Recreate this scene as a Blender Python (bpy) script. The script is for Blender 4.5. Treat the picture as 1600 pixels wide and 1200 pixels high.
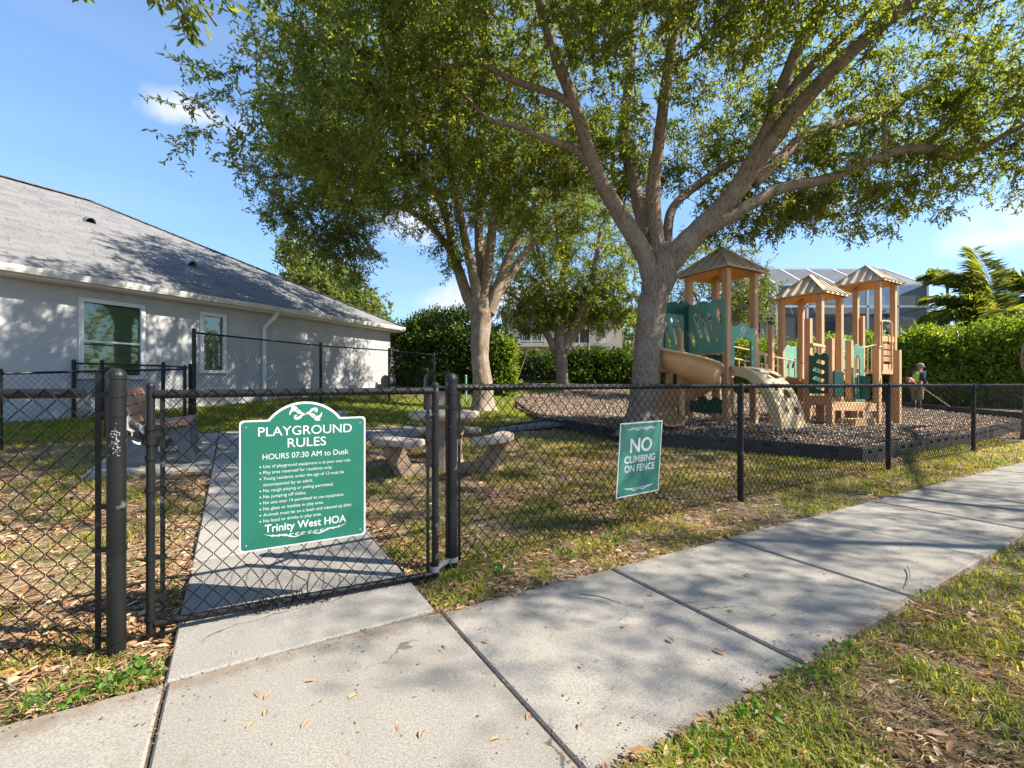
import bpy, math, random
import numpy as np
from mathutils import Vector, Matrix

for _o in list(bpy.data.objects):
    bpy.data.objects.remove(_o)
SC = bpy.context.scene
COL = SC.collection
RNG = np.random.default_rng(7)
random.seed(7)
rad = math.radians

# ------------------------------------------------------------------ camera
CAM_H, FPX = 1.12, 720.0
cam_d = bpy.data.cameras.new('camera')
cam = bpy.data.objects.new('camera', cam_d)
COL.objects.link(cam)
cam.location = (0, 0, CAM_H)
cam.rotation_euler = (rad(90), 0, 0)
cam_d.sensor_width = 36.0
cam_d.lens = 36.0 * FPX / 1600.0
cam_d.clip_start = 0.05
cam_d.clip_end = 1500
SC.camera = cam

# ------------------------------------------------------------------ light
SUN_AZ, SUN_EL = rad(-7), rad(43)          # azimuth measured from +X towards +Y
sdir = Vector((math.cos(SUN_AZ) * math.cos(SUN_EL), math.sin(SUN_AZ) * math.cos(SUN_EL), math.sin(SUN_EL)))
sun_d = bpy.data.lights.new('sun', 'SUN')
sun_d.energy = 3.7
sun_d.angle = rad(0.5)
sun_d.color = (1.0, 0.93, 0.80)
sun = bpy.data.objects.new('sun', sun_d)
COL.objects.link(sun)
sun.rotation_euler = (-sdir).to_track_quat('-Z', 'Y').to_euler()

world = bpy.data.worlds.new('World')
SC.world = world
world.use_nodes = True
SC.view_settings.view_transform = 'Standard'
SC.view_settings.look = 'None'
SC.view_settings.gamma = 1.0
SC.view_settings.use_curve_mapping = False
SC.view_settings.exposure = 1.85
SC.render.engine = 'CYCLES'
SC.cycles.max_bounces = 6
SC.cycles.transparent_max_bounces = 12
try:
    SC.cycles.use_denoising = True
except Exception:
    pass


def pix_dir(px, py):
    return Vector(((px - 800) / FPX, 1.0, -(py - 600) / FPX)).normalized()


def build_world():
    nt = world.node_tree
    nt.nodes.clear()
    N, Lk = nt.nodes, nt.links
    out = N.new('ShaderNodeOutputWorld')
    bg = N.new('ShaderNodeBackground')
    bg.inputs['Strength'].default_value = 0.14
    sky = N.new('ShaderNodeTexSky')
    sky.sky_type = 'NISHITA'
    sky.sun_disc = False
    sky.sun_elevation = SUN_EL
    sky.sun_rotation = math.pi / 2 - SUN_AZ
    sky.air_density = 1.0
    sky.dust_density = 0.15
    sky.ozone_density = 1.2
    tc = N.new('ShaderNodeTexCoord')
    nz = N.new('ShaderNodeTexNoise')
    nz.inputs['Scale'].default_value = 9.0
    nz.inputs['Detail'].default_value = 9.0
    nz.inputs['Roughness'].default_value = 0.6
    Lk.new(tc.outputs['Generated'], nz.inputs['Vector'])
    clouds = [(312, 178, .10, .03), (1560, 372, .11, .035), (1250, 325, .10, .03), (660, 345, .14, .07),
              (430, 455, .12, .03), (820, 470, .3, .06), (1700, 330, .2, .07),
              (-500, 300, .3, .08), (2300, 250, .3, .08)]
    prev = None
    for px, py, ax, az in clouds:
        d = pix_dir(px, py)
        sub = N.new('ShaderNodeVectorMath'); sub.operation = 'SUBTRACT'
        sub.inputs[1].default_value = d
        Lk.new(tc.outputs['Generated'], sub.inputs[0])
        mul = N.new('ShaderNodeVectorMath'); mul.operation = 'MULTIPLY'
        mul.inputs[1].default_value = (1 / ax, 1 / ax, 1 / az)
        Lk.new(sub.outputs[0], mul.inputs[0])
        ln = N.new('ShaderNodeVectorMath'); ln.operation = 'LENGTH'
        Lk.new(mul.outputs[0], ln.inputs[0])
        mr = N.new('ShaderNodeMapRange')
        mr.inputs['From Min'].default_value = 1.25
        mr.inputs['From Max'].default_value = 0.0
        Lk.new(ln.outputs['Value'], mr.inputs['Value'])
        if prev is None:
            prev = mr.outputs[0]
        else:
            mx = N.new('ShaderNodeMath'); mx.operation = 'MAXIMUM'
            Lk.new(prev, mx.inputs[0]); Lk.new(mr.outputs[0], mx.inputs[1])
            prev = mx.outputs[0]
    ad = N.new('ShaderNodeMath'); ad.operation = 'MULTIPLY_ADD'
    ad.inputs[1].default_value = 1.0
    n2 = N.new('ShaderNodeMath'); n2.operation = 'MULTIPLY_ADD'
    n2.inputs[1].default_value = 1.5; n2.inputs[2].default_value = -0.95
    Lk.new(nz.outputs[0], n2.inputs[0])
    Lk.new(prev, ad.inputs[0]); Lk.new(n2.outputs[0], ad.inputs[2])
    rm = N.new('ShaderNodeMapRange')
    rm.interpolation_type = 'SMOOTHSTEP'
    rm.inputs['From Min'].default_value = 0.05
    rm.inputs['From Max'].default_value = 0.75
    rm.inputs['To Max'].default_value = 0.85
    Lk.new(ad.outputs[0], rm.inputs['Value'])
    # thin veil streaks
    mp = N.new('ShaderNodeMapping'); mp.inputs['Scale'].default_value = (2.2, 2.2, 11)
    Lk.new(tc.outputs['Generated'], mp.inputs['Vector'])
    nv = N.new('ShaderNodeTexNoise'); nv.inputs['Scale'].default_value = 1.4; nv.inputs['Detail'].default_value = 7
    Lk.new(mp.outputs[0], nv.inputs['Vector'])
    rv = N.new('ShaderNodeMapRange')
    rv.inputs['From Min'].default_value = 0.45; rv.inputs['From Max'].default_value = 0.85
    rv.inputs['To Max'].default_value = 0.12
    Lk.new(nv.outputs[0], rv.inputs['Value'])
    mxx = N.new('ShaderNodeMath'); mxx.operation = 'MAXIMUM'
    Lk.new(rm.outputs[0], mxx.inputs[0]); Lk.new(rv.outputs[0], mxx.inputs[1])
    mix = N.new('ShaderNodeMix'); mix.data_type = 'RGBA'
    mix.inputs['B'].default_value = (2.1, 2.15, 2.3, 1)
    Lk.new(mxx.outputs[0], mix.inputs['Factor'])
    # clear dry air: less glare low over the horizon, the same all round
    sp = N.new('ShaderNodeSeparateXYZ'); Lk.new(tc.outputs['Generated'], sp.inputs[0])
    gr = N.new('ShaderNodeMapRange'); gr.interpolation_type = 'SMOOTHSTEP'; gr.inputs['From Min'].default_value = -.05; gr.inputs['From Max'].default_value = .55
    Lk.new(sp.outputs['Z'], gr.inputs['Value'])
    tn = N.new('ShaderNodeMix'); tn.data_type = 'RGBA'; tn.inputs['A'].default_value = (.29, .34, .415, 1); tn.inputs['B'].default_value = (.47, .545, .60, 1)
    Lk.new(gr.outputs[0], tn.inputs['Factor'])
    sm = N.new('ShaderNodeMix'); sm.data_type = 'RGBA'; sm.blend_type = 'MULTIPLY'; sm.inputs['Factor'].default_value = 1
    Lk.new(sky.outputs[0], sm.inputs['A']); Lk.new(tn.outputs['Result'], sm.inputs['B'])
    Lk.new(sm.outputs['Result'], mix.inputs['A'])
    Lk.new(mix.outputs['Result'], bg.inputs['Color'])
    Lk.new(bg.outputs[0], out.inputs['Surface'])


build_world()

# ------------------------------------------------------------------ place geometry
# the street frame: S runs along the fence, D away from the street
SU = np.array((.857, .515)); SN = np.array((-.515, .857)); SO = np.array((-.367, 2.78))


def sd_of(x, y):
    dx, dy = x - SO[0], y - SO[1]
    return dx * SU[0] + dy * SU[1], dx * SN[0] + dy * SN[1]


def xy_of(s, d):
    return SO[0] + s * SU[0] + d * SN[0], SO[1] + s * SU[1] + d * SN[1]


def terr(x, y):
    _, d = sd_of(np.asarray(x, float), np.asarray(y, float))
    dp = np.clip(d, 0, 14.0)
    return .02 * dp + .0042 * dp * dp


def hsh(i, j, k):
    n = (i * 374761393 + j * 668265263 + k * 974634777) & 0x7fffffff
    n = ((n ^ (n >> 13)) * 1274126177) & 0x7fffffff
    return ((n ^ (n >> 16)) & 0xffff) / 65535.0


def vnoise(x, y, sc, seed=0):
    x = np.asarray(x, float) * sc; y = np.asarray(y, float) * sc
    i = np.floor(x).astype(np.int64); j = np.floor(y).astype(np.int64)
    u = x - i; v = y - j
    u = u * u * (3 - 2 * u); v = v * v * (3 - 2 * v)
    a = hsh(i, j, seed); b = hsh(i + 1, j, seed); c = hsh(i, j + 1, seed); e = hsh(i + 1, j + 1, seed)
    return (a * (1 - u) + b * u) * (1 - v) + (c * (1 - u) + e * u) * v


def fnoise(x, y, sc, seed=0):
    return (vnoise(x, y, sc, seed) * .55 + vnoise(x, y, sc * 2.1, seed + 1) * .28 + vnoise(x, y, sc * 4.3, seed + 2) * .17)


def W(px, py, Y):
    return np.array(((px - 800) / FPX * Y, Y, CAM_H - (py - 600) / FPX * Y))


def G(px, py):
    """ground point seen at a pixel"""
    lo, hi = 0.8, 60.0
    for _ in range(60):
        m = (lo + hi) / 2
        p = W(px, py, m)
        if p[2] > float(terr(p[0], p[1])):
            lo = m
        else:
            hi = m
    p = W(px, py, lo)
    return np.array((p[0], p[1], float(terr(p[0], p[1]))))


# ------------------------------------------------------------------ objects
ORG = {}


def thing(name, label, cat, loc, group=None, kind=None):
    o = bpy.data.objects.new(name, None)
    o.empty_display_size = .2
    COL.objects.link(o)
    o.location = tuple(float(v) for v in loc)
    tag(o, label, cat, group, kind)
    ORG[o.name] = np.array([float(v) for v in loc])
    return o


def tag(o, label=None, cat=None, group=None, kind=None):
    if label: o['label'] = label
    if cat: o['category'] = cat
    if group: o['group'] = group
    if kind: o['kind'] = kind
    return o


def link(name, mesh, mat, parent=None, smooth=False, bevel=0, kind=None):
    if mat is not None and len(mesh.materials) == 0:
        mesh.materials.append(mat)
    if smooth:
        mesh.polygons.foreach_set('use_smooth', [True] * len(mesh.polygons))
    o = bpy.data.objects.new(name, mesh)
    COL.objects.link(o)
    if parent is not None:
        o.parent = parent
        ORG[o.name] = ORG[parent.name]
    else:
        ORG[o.name] = np.zeros(3)
    if bevel:
        b = o.modifiers.new('bevel', 'BEVEL')
        b.width = bevel; b.segments = 2; b.limit_method = 'ANGLE'; b.angle_limit = rad(35)
    if kind: o['kind'] = kind
    return o


def np_obj(name, V, F, mat, parent=None, smooth=False, kind=None):
    """V (n,3) world coordinates, F (m,k) faces all of one size"""
    V = np.asarray(V, np.float32).reshape(-1, 3)
    if parent is not None:
        V = V - ORG[parent.name].astype(np.float32)
    F = np.asarray(F, np.int32)
    m, k = F.shape
    me = bpy.data.meshes.new(name)
    me.vertices.add(len(V)); me.vertices.foreach_set('co', V.ravel())
    me.loops.add(m * k); me.loops.foreach_set('vertex_index', F.ravel())
    me.polygons.add(m)
    me.polygons.foreach_set('loop_start', np.arange(0, m * k, k, dtype=np.int32))
    me.polygons.foreach_set('loop_total', np.full(m, k, np.int32))
    me.update(calc_edges=True)
    return link(name, me, mat, parent, smooth, 0, kind)


def unit(v):
    v = np.asarray(v, float)
    return v / (np.linalg.norm(v) + 1e-12)


class MB:
    def __init__(s):
        s.v = []; s.f = []

    def add(s, V, F):
        n = len(s.v)
        s.v.extend([tuple(float(c) for c in p) for p in V])
        s.f.extend([tuple(i + n for i in f) for f in F])
        return s

    def box(s, c, size, ux=(1, 0, 0), uy=(0, 1, 0)):
        c = np.asarray(c, float); ux = unit(ux); uy = unit(uy); uz = np.cross(ux, uy)
        h = np.asarray(size, float) / 2
        V = [c + ux * h[0] * a + uy * h[1] * b + uz * h[2] * e for e in (-1, 1) for a, b in ((-1, -1), (1, -1), (1, 1), (-1, 1))]
        return s.add(V, [(3, 2, 1, 0), (4, 5, 6, 7), (0, 1, 5, 4), (1, 2, 6, 5), (2, 3, 7, 6), (3, 0, 4, 7)])

    def beam(s, a, b, w, h, up=(0, 0, 1)):
        """box along a-b, w across, h along up"""
        a = np.asarray(a, float); b = np.asarray(b, float)
        t = unit(b - a); side = unit(np.cross(up, t))
        return s.box((a + b) / 2, (np.linalg.norm(b - a), w, h), t, side)

    def tube(s, path, r, n=8, caps=True, squash=1.0):
        P = np.asarray(path, float); m = len(P)
        R = np.full(m, r, float) if np.isscalar(r) else np.asarray(r, float)
        T = np.gradient(P, axis=0)
        T /= (np.linalg.norm(T, axis=1)[:, None] + 1e-12)
        ref = np.array((0, 0, 1.0)) if abs(T[0][2]) < .9 else np.array((1.0, 0, 0))
        u = unit(np.cross(ref, T[0])); base = len(s.v)
        V = []
        for i in range(m):
            u = unit(u - T[i] * np.dot(u, T[i])); w = np.cross(T[i], u)
            for k in range(n):
                a = 2 * math.pi * k / n
                V.append(P[i] + R[i] * (math.cos(a) * u + squash * math.sin(a) * w))
        F = []
        for i in range(m - 1):
            for k in range(n):
                k2 = (k + 1) % n
                F.append((i * n + k, i * n + k2, (i + 1) * n + k2, (i + 1) * n + k))
        if caps:
            F.append(tuple(range(n))[::-1]); F.append(tuple((m - 1) * n + k for k in range(n)))
        return s.add(V, F)

    def lathe(s, c, prof, n=20):
        """prof: list of (r, z) bottom to top"""
        c = np.asarray(c, float); V = []; F = []
        for r, z in prof:
            for k in range(n):
                a = 2 * math.pi * k / n
                V.append(c + np.array((r * math.cos(a), r * math.sin(a), z)))
        for i in range(len(prof) - 1):
            for k in range(n):
                k2 = (k + 1) % n
                F.append((i * n + k, i * n + k2, (i + 1) * n + k2, (i + 1) * n + k))
        F.append(tuple(range(n))[::-1]); F.append(tuple((len(prof) - 1) * n + k for k in range(n)))
        return s.add(V, F)

    def prism(s, poly, o, ux, uy, depth):
        """polygon (list of 2d) in plane o,ux,uy extruded by depth along ux x uy"""
        o = np.asarray(o, float); ux = unit(ux); uy = unit(uy); uz = np.cross(ux, uy); n = len(poly)
        V = [o + ux * p[0] + uy * p[1] for p in poly] + [o + ux * p[0] + uy * p[1] + uz * depth for p in poly]
        F = [tuple(range(n))[::-1], tuple(range(n, 2 * n))]
        for k in range(n):
            k2 = (k + 1) % n
            F.append((k, k2, n + k2, n + k))
        return s.add(V, F)

    def grid(s, P, thick=None):
        """P[i][j] points; a sheet, with a lower sheet 'thick' (vector) away when given"""
        P = np.asarray(P, float); a, b = P.shape[:2]
        V = P.reshape(-1, 3); F = []
        for i in range(a - 1):
            for j in range(b - 1):
                F.append((i * b + j, i * b + j + 1, (i + 1) * b + j + 1, (i + 1) * b + j))
        if thick is None:
            return s.add(V, F)
        n = a * b
        V2 = np.concatenate([V, V + np.asarray(thick, float).reshape(-1, 3)])
        F2 = list(F) + [tuple(n + i for i in f[::-1]) for f in F]
        ring = [(0, j) for j in range(b)] + [(i, b - 1) for i in range(1, a)] + [(a - 1, j) for j in range(b - 2, -1, -1)] + [(i, 0) for i in range(a - 2, 0, -1)]
        ids = [i * b + j for i, j in ring]
        for k in range(len(ids)):
            p, q = ids[k], ids[(k + 1) % len(ids)]
            F2.append((q, p, n + p, n + q))
        return s.add(V2, F2)

    def build(s, name, mat, parent=None, smooth=False, bevel=0, kind=None):
        V = np.array(s.v)
        if parent is not None:
            V = V - ORG[parent.name]
        me = bpy.data.meshes.new(name)
        me.from_pydata([tuple(p) for p in V], [], s.f)
        me.update()
        return link(name, me, mat, parent, smooth, bevel, kind)


def catmull(P, k=5):
    P = np.asarray(P, float)
    Q = np.vstack([2 * P[0] - P[1], P, 2 * P[-1] - P[-2]])
    out = []
    for i in range(1, len(Q) - 2):
        for t in np.linspace(0, 1, k, endpoint=False):
            a, b, c, d = Q[i - 1], Q[i], Q[i + 1], Q[i + 2]
            out.append(.5 * ((2 * b) + (-a + c) * t + (2 * a - 5 * b + 4 * c - d) * t * t + (-a + 3 * b - 3 * c + d) * t ** 3))
    out.append(P[-1])
    return np.array(out)


def curve_panel(name, loops, o, ux, uy, thick, mat, parent, bevel=.003):
    """flat panel with holes: loops of 2d points, first the outline; thickness along ux x uy, centred on the plane"""
    cu = bpy.data.curves.new(name, 'CURVE')
    cu.dimensions = '2D'; cu.fill_mode = 'BOTH'; cu.extrude = max(thick / 2 - bevel, .0004); cu.bevel_depth = bevel
    cu.bevel_resolution = 1; cu.offset = -bevel
    for lp in loops:
        sp = cu.splines.new('POLY'); sp.points.add(len(lp) - 1); sp.use_cyclic_u = True
        for q, p in zip(sp.points, lp):
            q.co = (p[0], p[1], 0, 1)
    return _curve_mesh(name, cu, o, ux, uy, mat, parent)


def _curve_mesh(name, cu, o, ux, uy, mat, parent):
    tmp = bpy.data.objects.new('tmp', cu); COL.objects.link(tmp)
    dg = bpy.context.evaluated_depsgraph_get(); dg.update()
    me = bpy.data.meshes.new_from_object(tmp.evaluated_get(dg))
    bpy.data.objects.remove(tmp); bpy.data.curves.remove(cu)
    ux = unit(ux); uy = unit(uy); uz = np.cross(ux, uy); o = np.asarray(o, float)
    n = len(me.vertices); co = np.zeros(n * 3); me.vertices.foreach_get('co', co); co = co.reshape(-1, 3)
    Vw = o + co[:, :1] * ux + co[:, 1:2] * uy + co[:, 2:] * uz
    if parent is not None: Vw = Vw - ORG[parent.name]
    me.vertices.foreach_set('co', Vw.ravel()); me.update()
    me.materials.clear(); me.name = name
    return link(name, me, mat, parent)


def text_obj(body, size, o, ux, uy, mat, parent, align='CENTER', width=None, bold=0.0, name='lettering', xs=1.0):
    cu = bpy.data.curves.new(name, 'FONT')
    cu.body = body; cu.size = size; cu.align_x = align; cu.align_y = 'BOTTOM_BASELINE'
    cu.extrude = .0006; cu.offset = bold; cu.resolution_u = 4
    tmp = bpy.data.objects.new('tmp', cu); COL.objects.link(tmp)
    dg = bpy.context.evaluated_depsgraph_get(); dg.update()
    me = bpy.data.meshes.new_from_object(tmp.evaluated_get(dg))
    bpy.data.objects.remove(tmp); bpy.data.curves.remove(cu)
    n = len(me.vertices); co = np.zeros(n * 3); me.vertices.foreach_get('co', co); co = co.reshape(-1, 3)
    if width:
        w = co[:, 0].max() - co[:, 0].min(); co[:, 0] *= width / w
    else:
        co[:, 0] *= xs
    if align == 'LEFT': co[:, 0] -= co[:, 0].min()
    ux = unit(ux); uy = unit(uy); uz = np.cross(ux, uy)
    Vw = np.asarray(o, float) + co[:, :1] * ux + co[:, 1:2] * uy + co[:, 2:] * uz - ORG[parent.name]
    me.vertices.foreach_set('co', Vw.ravel()); me.update(); me.materials.clear(); me.name = name
    return link(name, me, mat, parent)


# ------------------------------------------------------------------ materials
def new_mat(name):
    m = bpy.data.materials.new(name); m.use_nodes = True
    nt = m.node_tree; nt.nodes.clear()
    out = nt.nodes.new('ShaderNodeOutputMaterial')
    b = nt.nodes.new('ShaderNodeBsdfPrincipled')
    nt.links.new(b.outputs[0], out.inputs['Surface'])
    return m, nt, b, out


def noise_fac(nt, scale, detail=6, rough=.6, stretch=None, lo=.35, hi=.65):
    tc = nt.nodes.new('ShaderNodeTexCoord')
    src = tc.outputs['Object']
    if stretch:
        mp = nt.nodes.new('ShaderNodeMapping'); mp.inputs['Scale'].default_value = stretch
        nt.links.new(src, mp.inputs['Vector']); src = mp.outputs[0]
    nz = nt.nodes.new('ShaderNodeTexNoise')
    nz.inputs['Scale'].default_value = scale; nz.inputs['Detail'].default_value = detail; nz.inputs['Roughness'].default_value = rough
    nt.links.new(src, nz.inputs['Vector'])
    mr = nt.nodes.new('ShaderNodeMapRange')
    mr.inputs['From Min'].default_value = lo; mr.inputs['From Max'].default_value = hi
    nt.links.new(nz.outputs[0], mr.inputs['Value'])
    return mr.outputs[0], nz.outputs[0]


def mixc(nt, fac, a, b):
    mx = nt.nodes.new('ShaderNodeMix'); mx.data_type = 'RGBA'
    for key, v in (('A', a), ('B', b)):
        if isinstance(v, tuple): mx.inputs[key].default_value = (v[0], v[1], v[2], 1)
        else: nt.links.new(v, mx.inputs[key])
    if isinstance(fac, float): mx.inputs['Factor'].default_value = fac
    else: nt.links.new(fac, mx.inputs['Factor'])
    return mx.outputs['Result']


def bumpn(nt, b, height, strength, dist=.01):
    bp = nt.nodes.new('ShaderNodeBump'); bp.inputs['Strength'].default_value = strength; bp.inputs['Distance'].default_value = dist
    nt.links.new(height, bp.inputs['Height']); nt.links.new(bp.outputs[0], b.inputs['Normal'])


def M(name, c, c2=None, scale=6, rough=.6, bump=0, bscale=None, metal=0, stretch=None, spec=.4, c3=None, scale3=1.3, lo3=.5, hi3=.75):
    m, nt, b, _ = new_mat(name)
    b.inputs['Roughness'].default_value = rough; b.inputs['Metallic'].default_value = metal
    b.inputs['Specular IOR Level'].default_value = spec
    c2 = c2 or tuple(v * .82 for v in c)
    f, raw = noise_fac(nt, scale, stretch=stretch)
    col = mixc(nt, f, c, c2)
    if c3:
        f3, _r = noise_fac(nt, scale3, detail=8, lo=lo3, hi=hi3)
        col = mixc(nt, f3, col, c3)
    nt.links.new(col, b.inputs['Base Color'])
    if bump:
        h = raw if bscale is None else noise_fac(nt, bscale, stretch=stretch)[1]
        bumpn(nt, b, h, bump)
    return m


def leaf_mat(name, cols, trans=.35, rough=.5, tcol=None, patch=.9):
    """per leaf colour from the island, with light passing through"""
    m, nt, b, out = new_mat(name)
    geo = nt.nodes.new('ShaderNodeNewGeometry')
    rp = nt.nodes.new('ShaderNodeValToRGB')
    els = rp.color_ramp.elements
    while len(els) < len(cols): els.new(.5)
    for i, c in enumerate(cols):
        els[i].position = i / (len(cols) - 1); els[i].color = (*c, 1)
    nt.links.new(geo.outputs['Random Per Island'], rp.inputs['Fac'])
    # clumps of newer, yellower growth
    fz, _r = noise_fac(nt, patch, detail=4, lo=.42, hi=.68)
    fm = nt.nodes.new('ShaderNodeMath'); fm.operation = 'MULTIPLY'; fm.inputs[1].default_value = .6; nt.links.new(fz, fm.inputs[0])
    gy = nt.nodes.new('ShaderNodeMix'); gy.data_type = 'RGBA'; gy.blend_type = 'MULTIPLY'; gy.inputs['Factor'].default_value = 1
    nt.links.new(rp.outputs['Color'], gy.inputs['A']); gy.inputs['B'].default_value = (1.75, 1.5, 1.25, 1)
    colr = mixc(nt, fm.outputs[0], rp.outputs['Color'], gy.outputs['Result'])
    nt.links.new(colr, b.inputs['Base Color'])
    b.inputs['Roughness'].default_value = rough
    b.inputs['Specular IOR Level'].default_value = .35
    if trans > 0:
        tr = nt.nodes.new('ShaderNodeBsdfTranslucent')
        g = nt.nodes.new('ShaderNodeMix'); g.data_type = 'RGBA'; g.blend_type = 'MULTIPLY'; g.inputs['Factor'].default_value = 1
        nt.links.new(colr, g.inputs['A'])
        g.inputs['B'].default_value = (*(tcol or (1.9, 1.75, .7)), 1)
        nt.links.new(g.outputs['Result'], tr.inputs['Color'])
        mx = nt.nodes.new('ShaderNodeMixShader'); mx.inputs[0].default_value = trans
        nt.links.new(b.outputs[0], mx.inputs[1]); nt.links.new(tr.outputs[0], mx.inputs[2])
        nt.links.new(mx.outputs[0], out.inputs['Surface'])
    return m


def concrete_mat(name, base, dark, edge=None):
    m, nt, b, _ = new_mat(name)
    b.inputs['Roughness'].default_value = .9; b.inputs['Specular IOR Level'].default_value = .2
    f, _ = noise_fac(nt, 2.2, detail=9, rough=.65, lo=.3, hi=.7)
    col = mixc(nt, f, base, dark)
    f2, n2 = noise_fac(nt, 140, detail=3, lo=.42, hi=.62)
    col = mixc(nt, f2, col, tuple(v * .62 for v in base))
    vo = nt.nodes.new('ShaderNodeTexVoronoi'); vo.inputs['Scale'].default_value = 75
    tc = nt.nodes.new('ShaderNodeTexCoord'); nt.links.new(tc.outputs['Object'], vo.inputs['Vector'])
    mr = nt.nodes.new('ShaderNodeMapRange'); mr.inputs['From Min'].default_value = .28; mr.inputs['From Max'].default_value = .1
    nt.links.new(vo.outputs['Distance'], mr.inputs['Value'])
    mm = nt.nodes.new('ShaderNodeMath'); mm.operation = 'MULTIPLY'; mm.inputs[1].default_value = .45
    nt.links.new(mr.outputs[0], mm.inputs[0])
    col = mixc(nt, mm.outputs[0], col, tuple(min(1, v * 1.2) for v in base))
    f3, _ = noise_fac(nt, 5.0, detail=10, rough=.75, lo=.58, hi=.82)
    col = mixc(nt, f3, col, (.17, .13, .10))
    # hairline cracks, only here and there
    nd = nt.nodes.new('ShaderNodeTexNoise'); nd.inputs['Scale'].default_value = 3.5; nd.inputs['Detail'].default_value = 5; nt.links.new(tc.outputs['Object'], nd.inputs['Vector'])
    dv = nt.nodes.new('ShaderNodeVectorMath'); dv.operation = 'MULTIPLY_ADD'; dv.inputs[1].default_value = (.35, .35, .35)
    nt.links.new(nd.outputs['Color'], dv.inputs[0]); nt.links.new(tc.outputs['Object'], dv.inputs[2])
    vc = nt.nodes.new('ShaderNodeTexVoronoi'); vc.feature = 'DISTANCE_TO_EDGE'; vc.inputs['Scale'].default_value = .75; nt.links.new(dv.outputs[0], vc.inputs['Vector'])
    cr = nt.nodes.new('ShaderNodeMapRange'); cr.inputs['From Min'].default_value = .0045; cr.inputs['From Max'].default_value = .0015; nt.links.new(vc.outputs['Distance'], cr.inputs['Value'])
    ck, _ = noise_fac(nt, 1.1, detail=3, lo=.52, hi=.60)
    cm = nt.nodes.new('ShaderNodeMath'); cm.operation = 'MULTIPLY'; nt.links.new(cr.outputs[0], cm.inputs[0]); nt.links.new(ck, cm.inputs[1])
    col = mixc(nt, cm.outputs[0], col, (.10, .085, .07))
    oi = nt.nodes.new('ShaderNodeObjectInfo'); vr = nt.nodes.new('ShaderNodeMapRange'); vr.inputs['To Min'].default_value = .86; vr.inputs['To Max'].default_value = 1.08
    nt.links.new(oi.outputs['Random'], vr.inputs['Value'])
    vm = nt.nodes.new('ShaderNodeVectorMath'); vm.operation = 'SCALE'; nt.links.new(col, vm.inputs[0]); nt.links.new(vr.outputs[0], vm.inputs['Scale']); col = vm.outputs[0]
    if edge is not None:
        # earth washed over the long edges of the walk: distance across the walk, broken up by noise
        dp = nt.nodes.new('ShaderNodeVectorMath'); dp.operation = 'DOT_PRODUCT'; dp.inputs[1].default_value = (edge[0], edge[1], 0)
        nt.links.new(tc.outputs['Object'], dp.inputs[0])
        sh = nt.nodes.new('ShaderNodeMath'); sh.operation = 'ADD'; sh.inputs[1].default_value = edge[2]; nt.links.new(dp.outputs['Value'], sh.inputs[0])
        ab = nt.nodes.new('ShaderNodeMath'); ab.operation = 'ABSOLUTE'; nt.links.new(sh.outputs[0], ab.inputs[0])
        er = nt.nodes.new('ShaderNodeMapRange'); er.inputs['From Min'].default_value = edge[3] - .20; er.inputs['From Max'].default_value = edge[3]; er.inputs['To Max'].default_value = .56
        nt.links.new(ab.outputs[0], er.inputs['Value'])
        _, en = noise_fac(nt, 4.5, detail=10, rough=.78)
        es = nt.nodes.new('ShaderNodeMath'); es.operation = 'ADD'; nt.links.new(er.outputs[0], es.inputs[0]); nt.links.new(en, es.inputs[1])
        e2 = nt.nodes.new('ShaderNodeMapRange'); e2.inputs['From Min'].default_value = .90; e2.inputs['From Max'].default_value = 1.16; e2.inputs['To Max'].default_value = .8
        nt.links.new(es.outputs[0], e2.inputs['Value'])
        col = mixc(nt, e2.outputs[0], col, (.15, .105, .072))
    nt.links.new(col, b.inputs['Base Color'])
    ad = nt.nodes.new('ShaderNodeMath'); ad.operation = 'ADD'
    nt.links.new(n2, ad.inputs[0]); nt.links.new(mr.outputs[0], ad.inputs[1])
    bumpn(nt, b, ad.outputs[0], .2, .002)
    return m


def vinyl_mat(name):
    m, nt, b, _ = new_mat(name)
    b.inputs['Roughness'].default_value = .42; b.inputs['Specular IOR Level'].default_value = .32
    f, _ = noise_fac(nt, 14, detail=8, lo=.62, hi=.72)
    g, _ = noise_fac(nt, 3, detail=5, lo=.3, hi=.8)
    col = mixc(nt, g, (.005, .0053, .006), (.015, .0155, .017))
    mm = nt.nodes.new('ShaderNodeMath'); mm.operation = 'MULTIPLY'; mm.inputs[1].default_value = .45
    nt.links.new(f, mm.inputs[0])
    col = mixc(nt, mm.outputs[0], col, (.22, .22, .22))
    nt.links.new(col, b.inputs['Base Color'])
    return m


def bark_mat(name, a, bcol, c):
    m, nt, b, _ = new_mat(name)
    b.inputs['Roughness'].default_value = .95; b.inputs['Specular IOR Level'].default_value = .1
    f, raw = noise_fac(nt, 9, detail=9, rough=.7, stretch=(2.2, 2.2, .45), lo=.36, hi=.64)
    col = mixc(nt, f, a, bcol)
    f2, r2 = noise_fac(nt, 30, detail=7, rough=.75, stretch=(1.5, 1.5, .38), lo=.50, hi=.60)
    col = mixc(nt, f2, col, tuple(v * .30 for v in a))
    f3, _ = noise_fac(nt, 1.7, detail=6, lo=.5, hi=.72)
    col = mixc(nt, f3, col, c)
    nt.links.new(col, b.inputs['Base Color'])
    ad = nt.nodes.new('ShaderNodeMath'); ad.operation = 'ADD'
    nt.links.new(raw, ad.inputs[0]); nt.links.new(r2, ad.inputs[1])
    bumpn(nt, b, ad.outputs[0], 1.0, .05)
    return m


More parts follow.
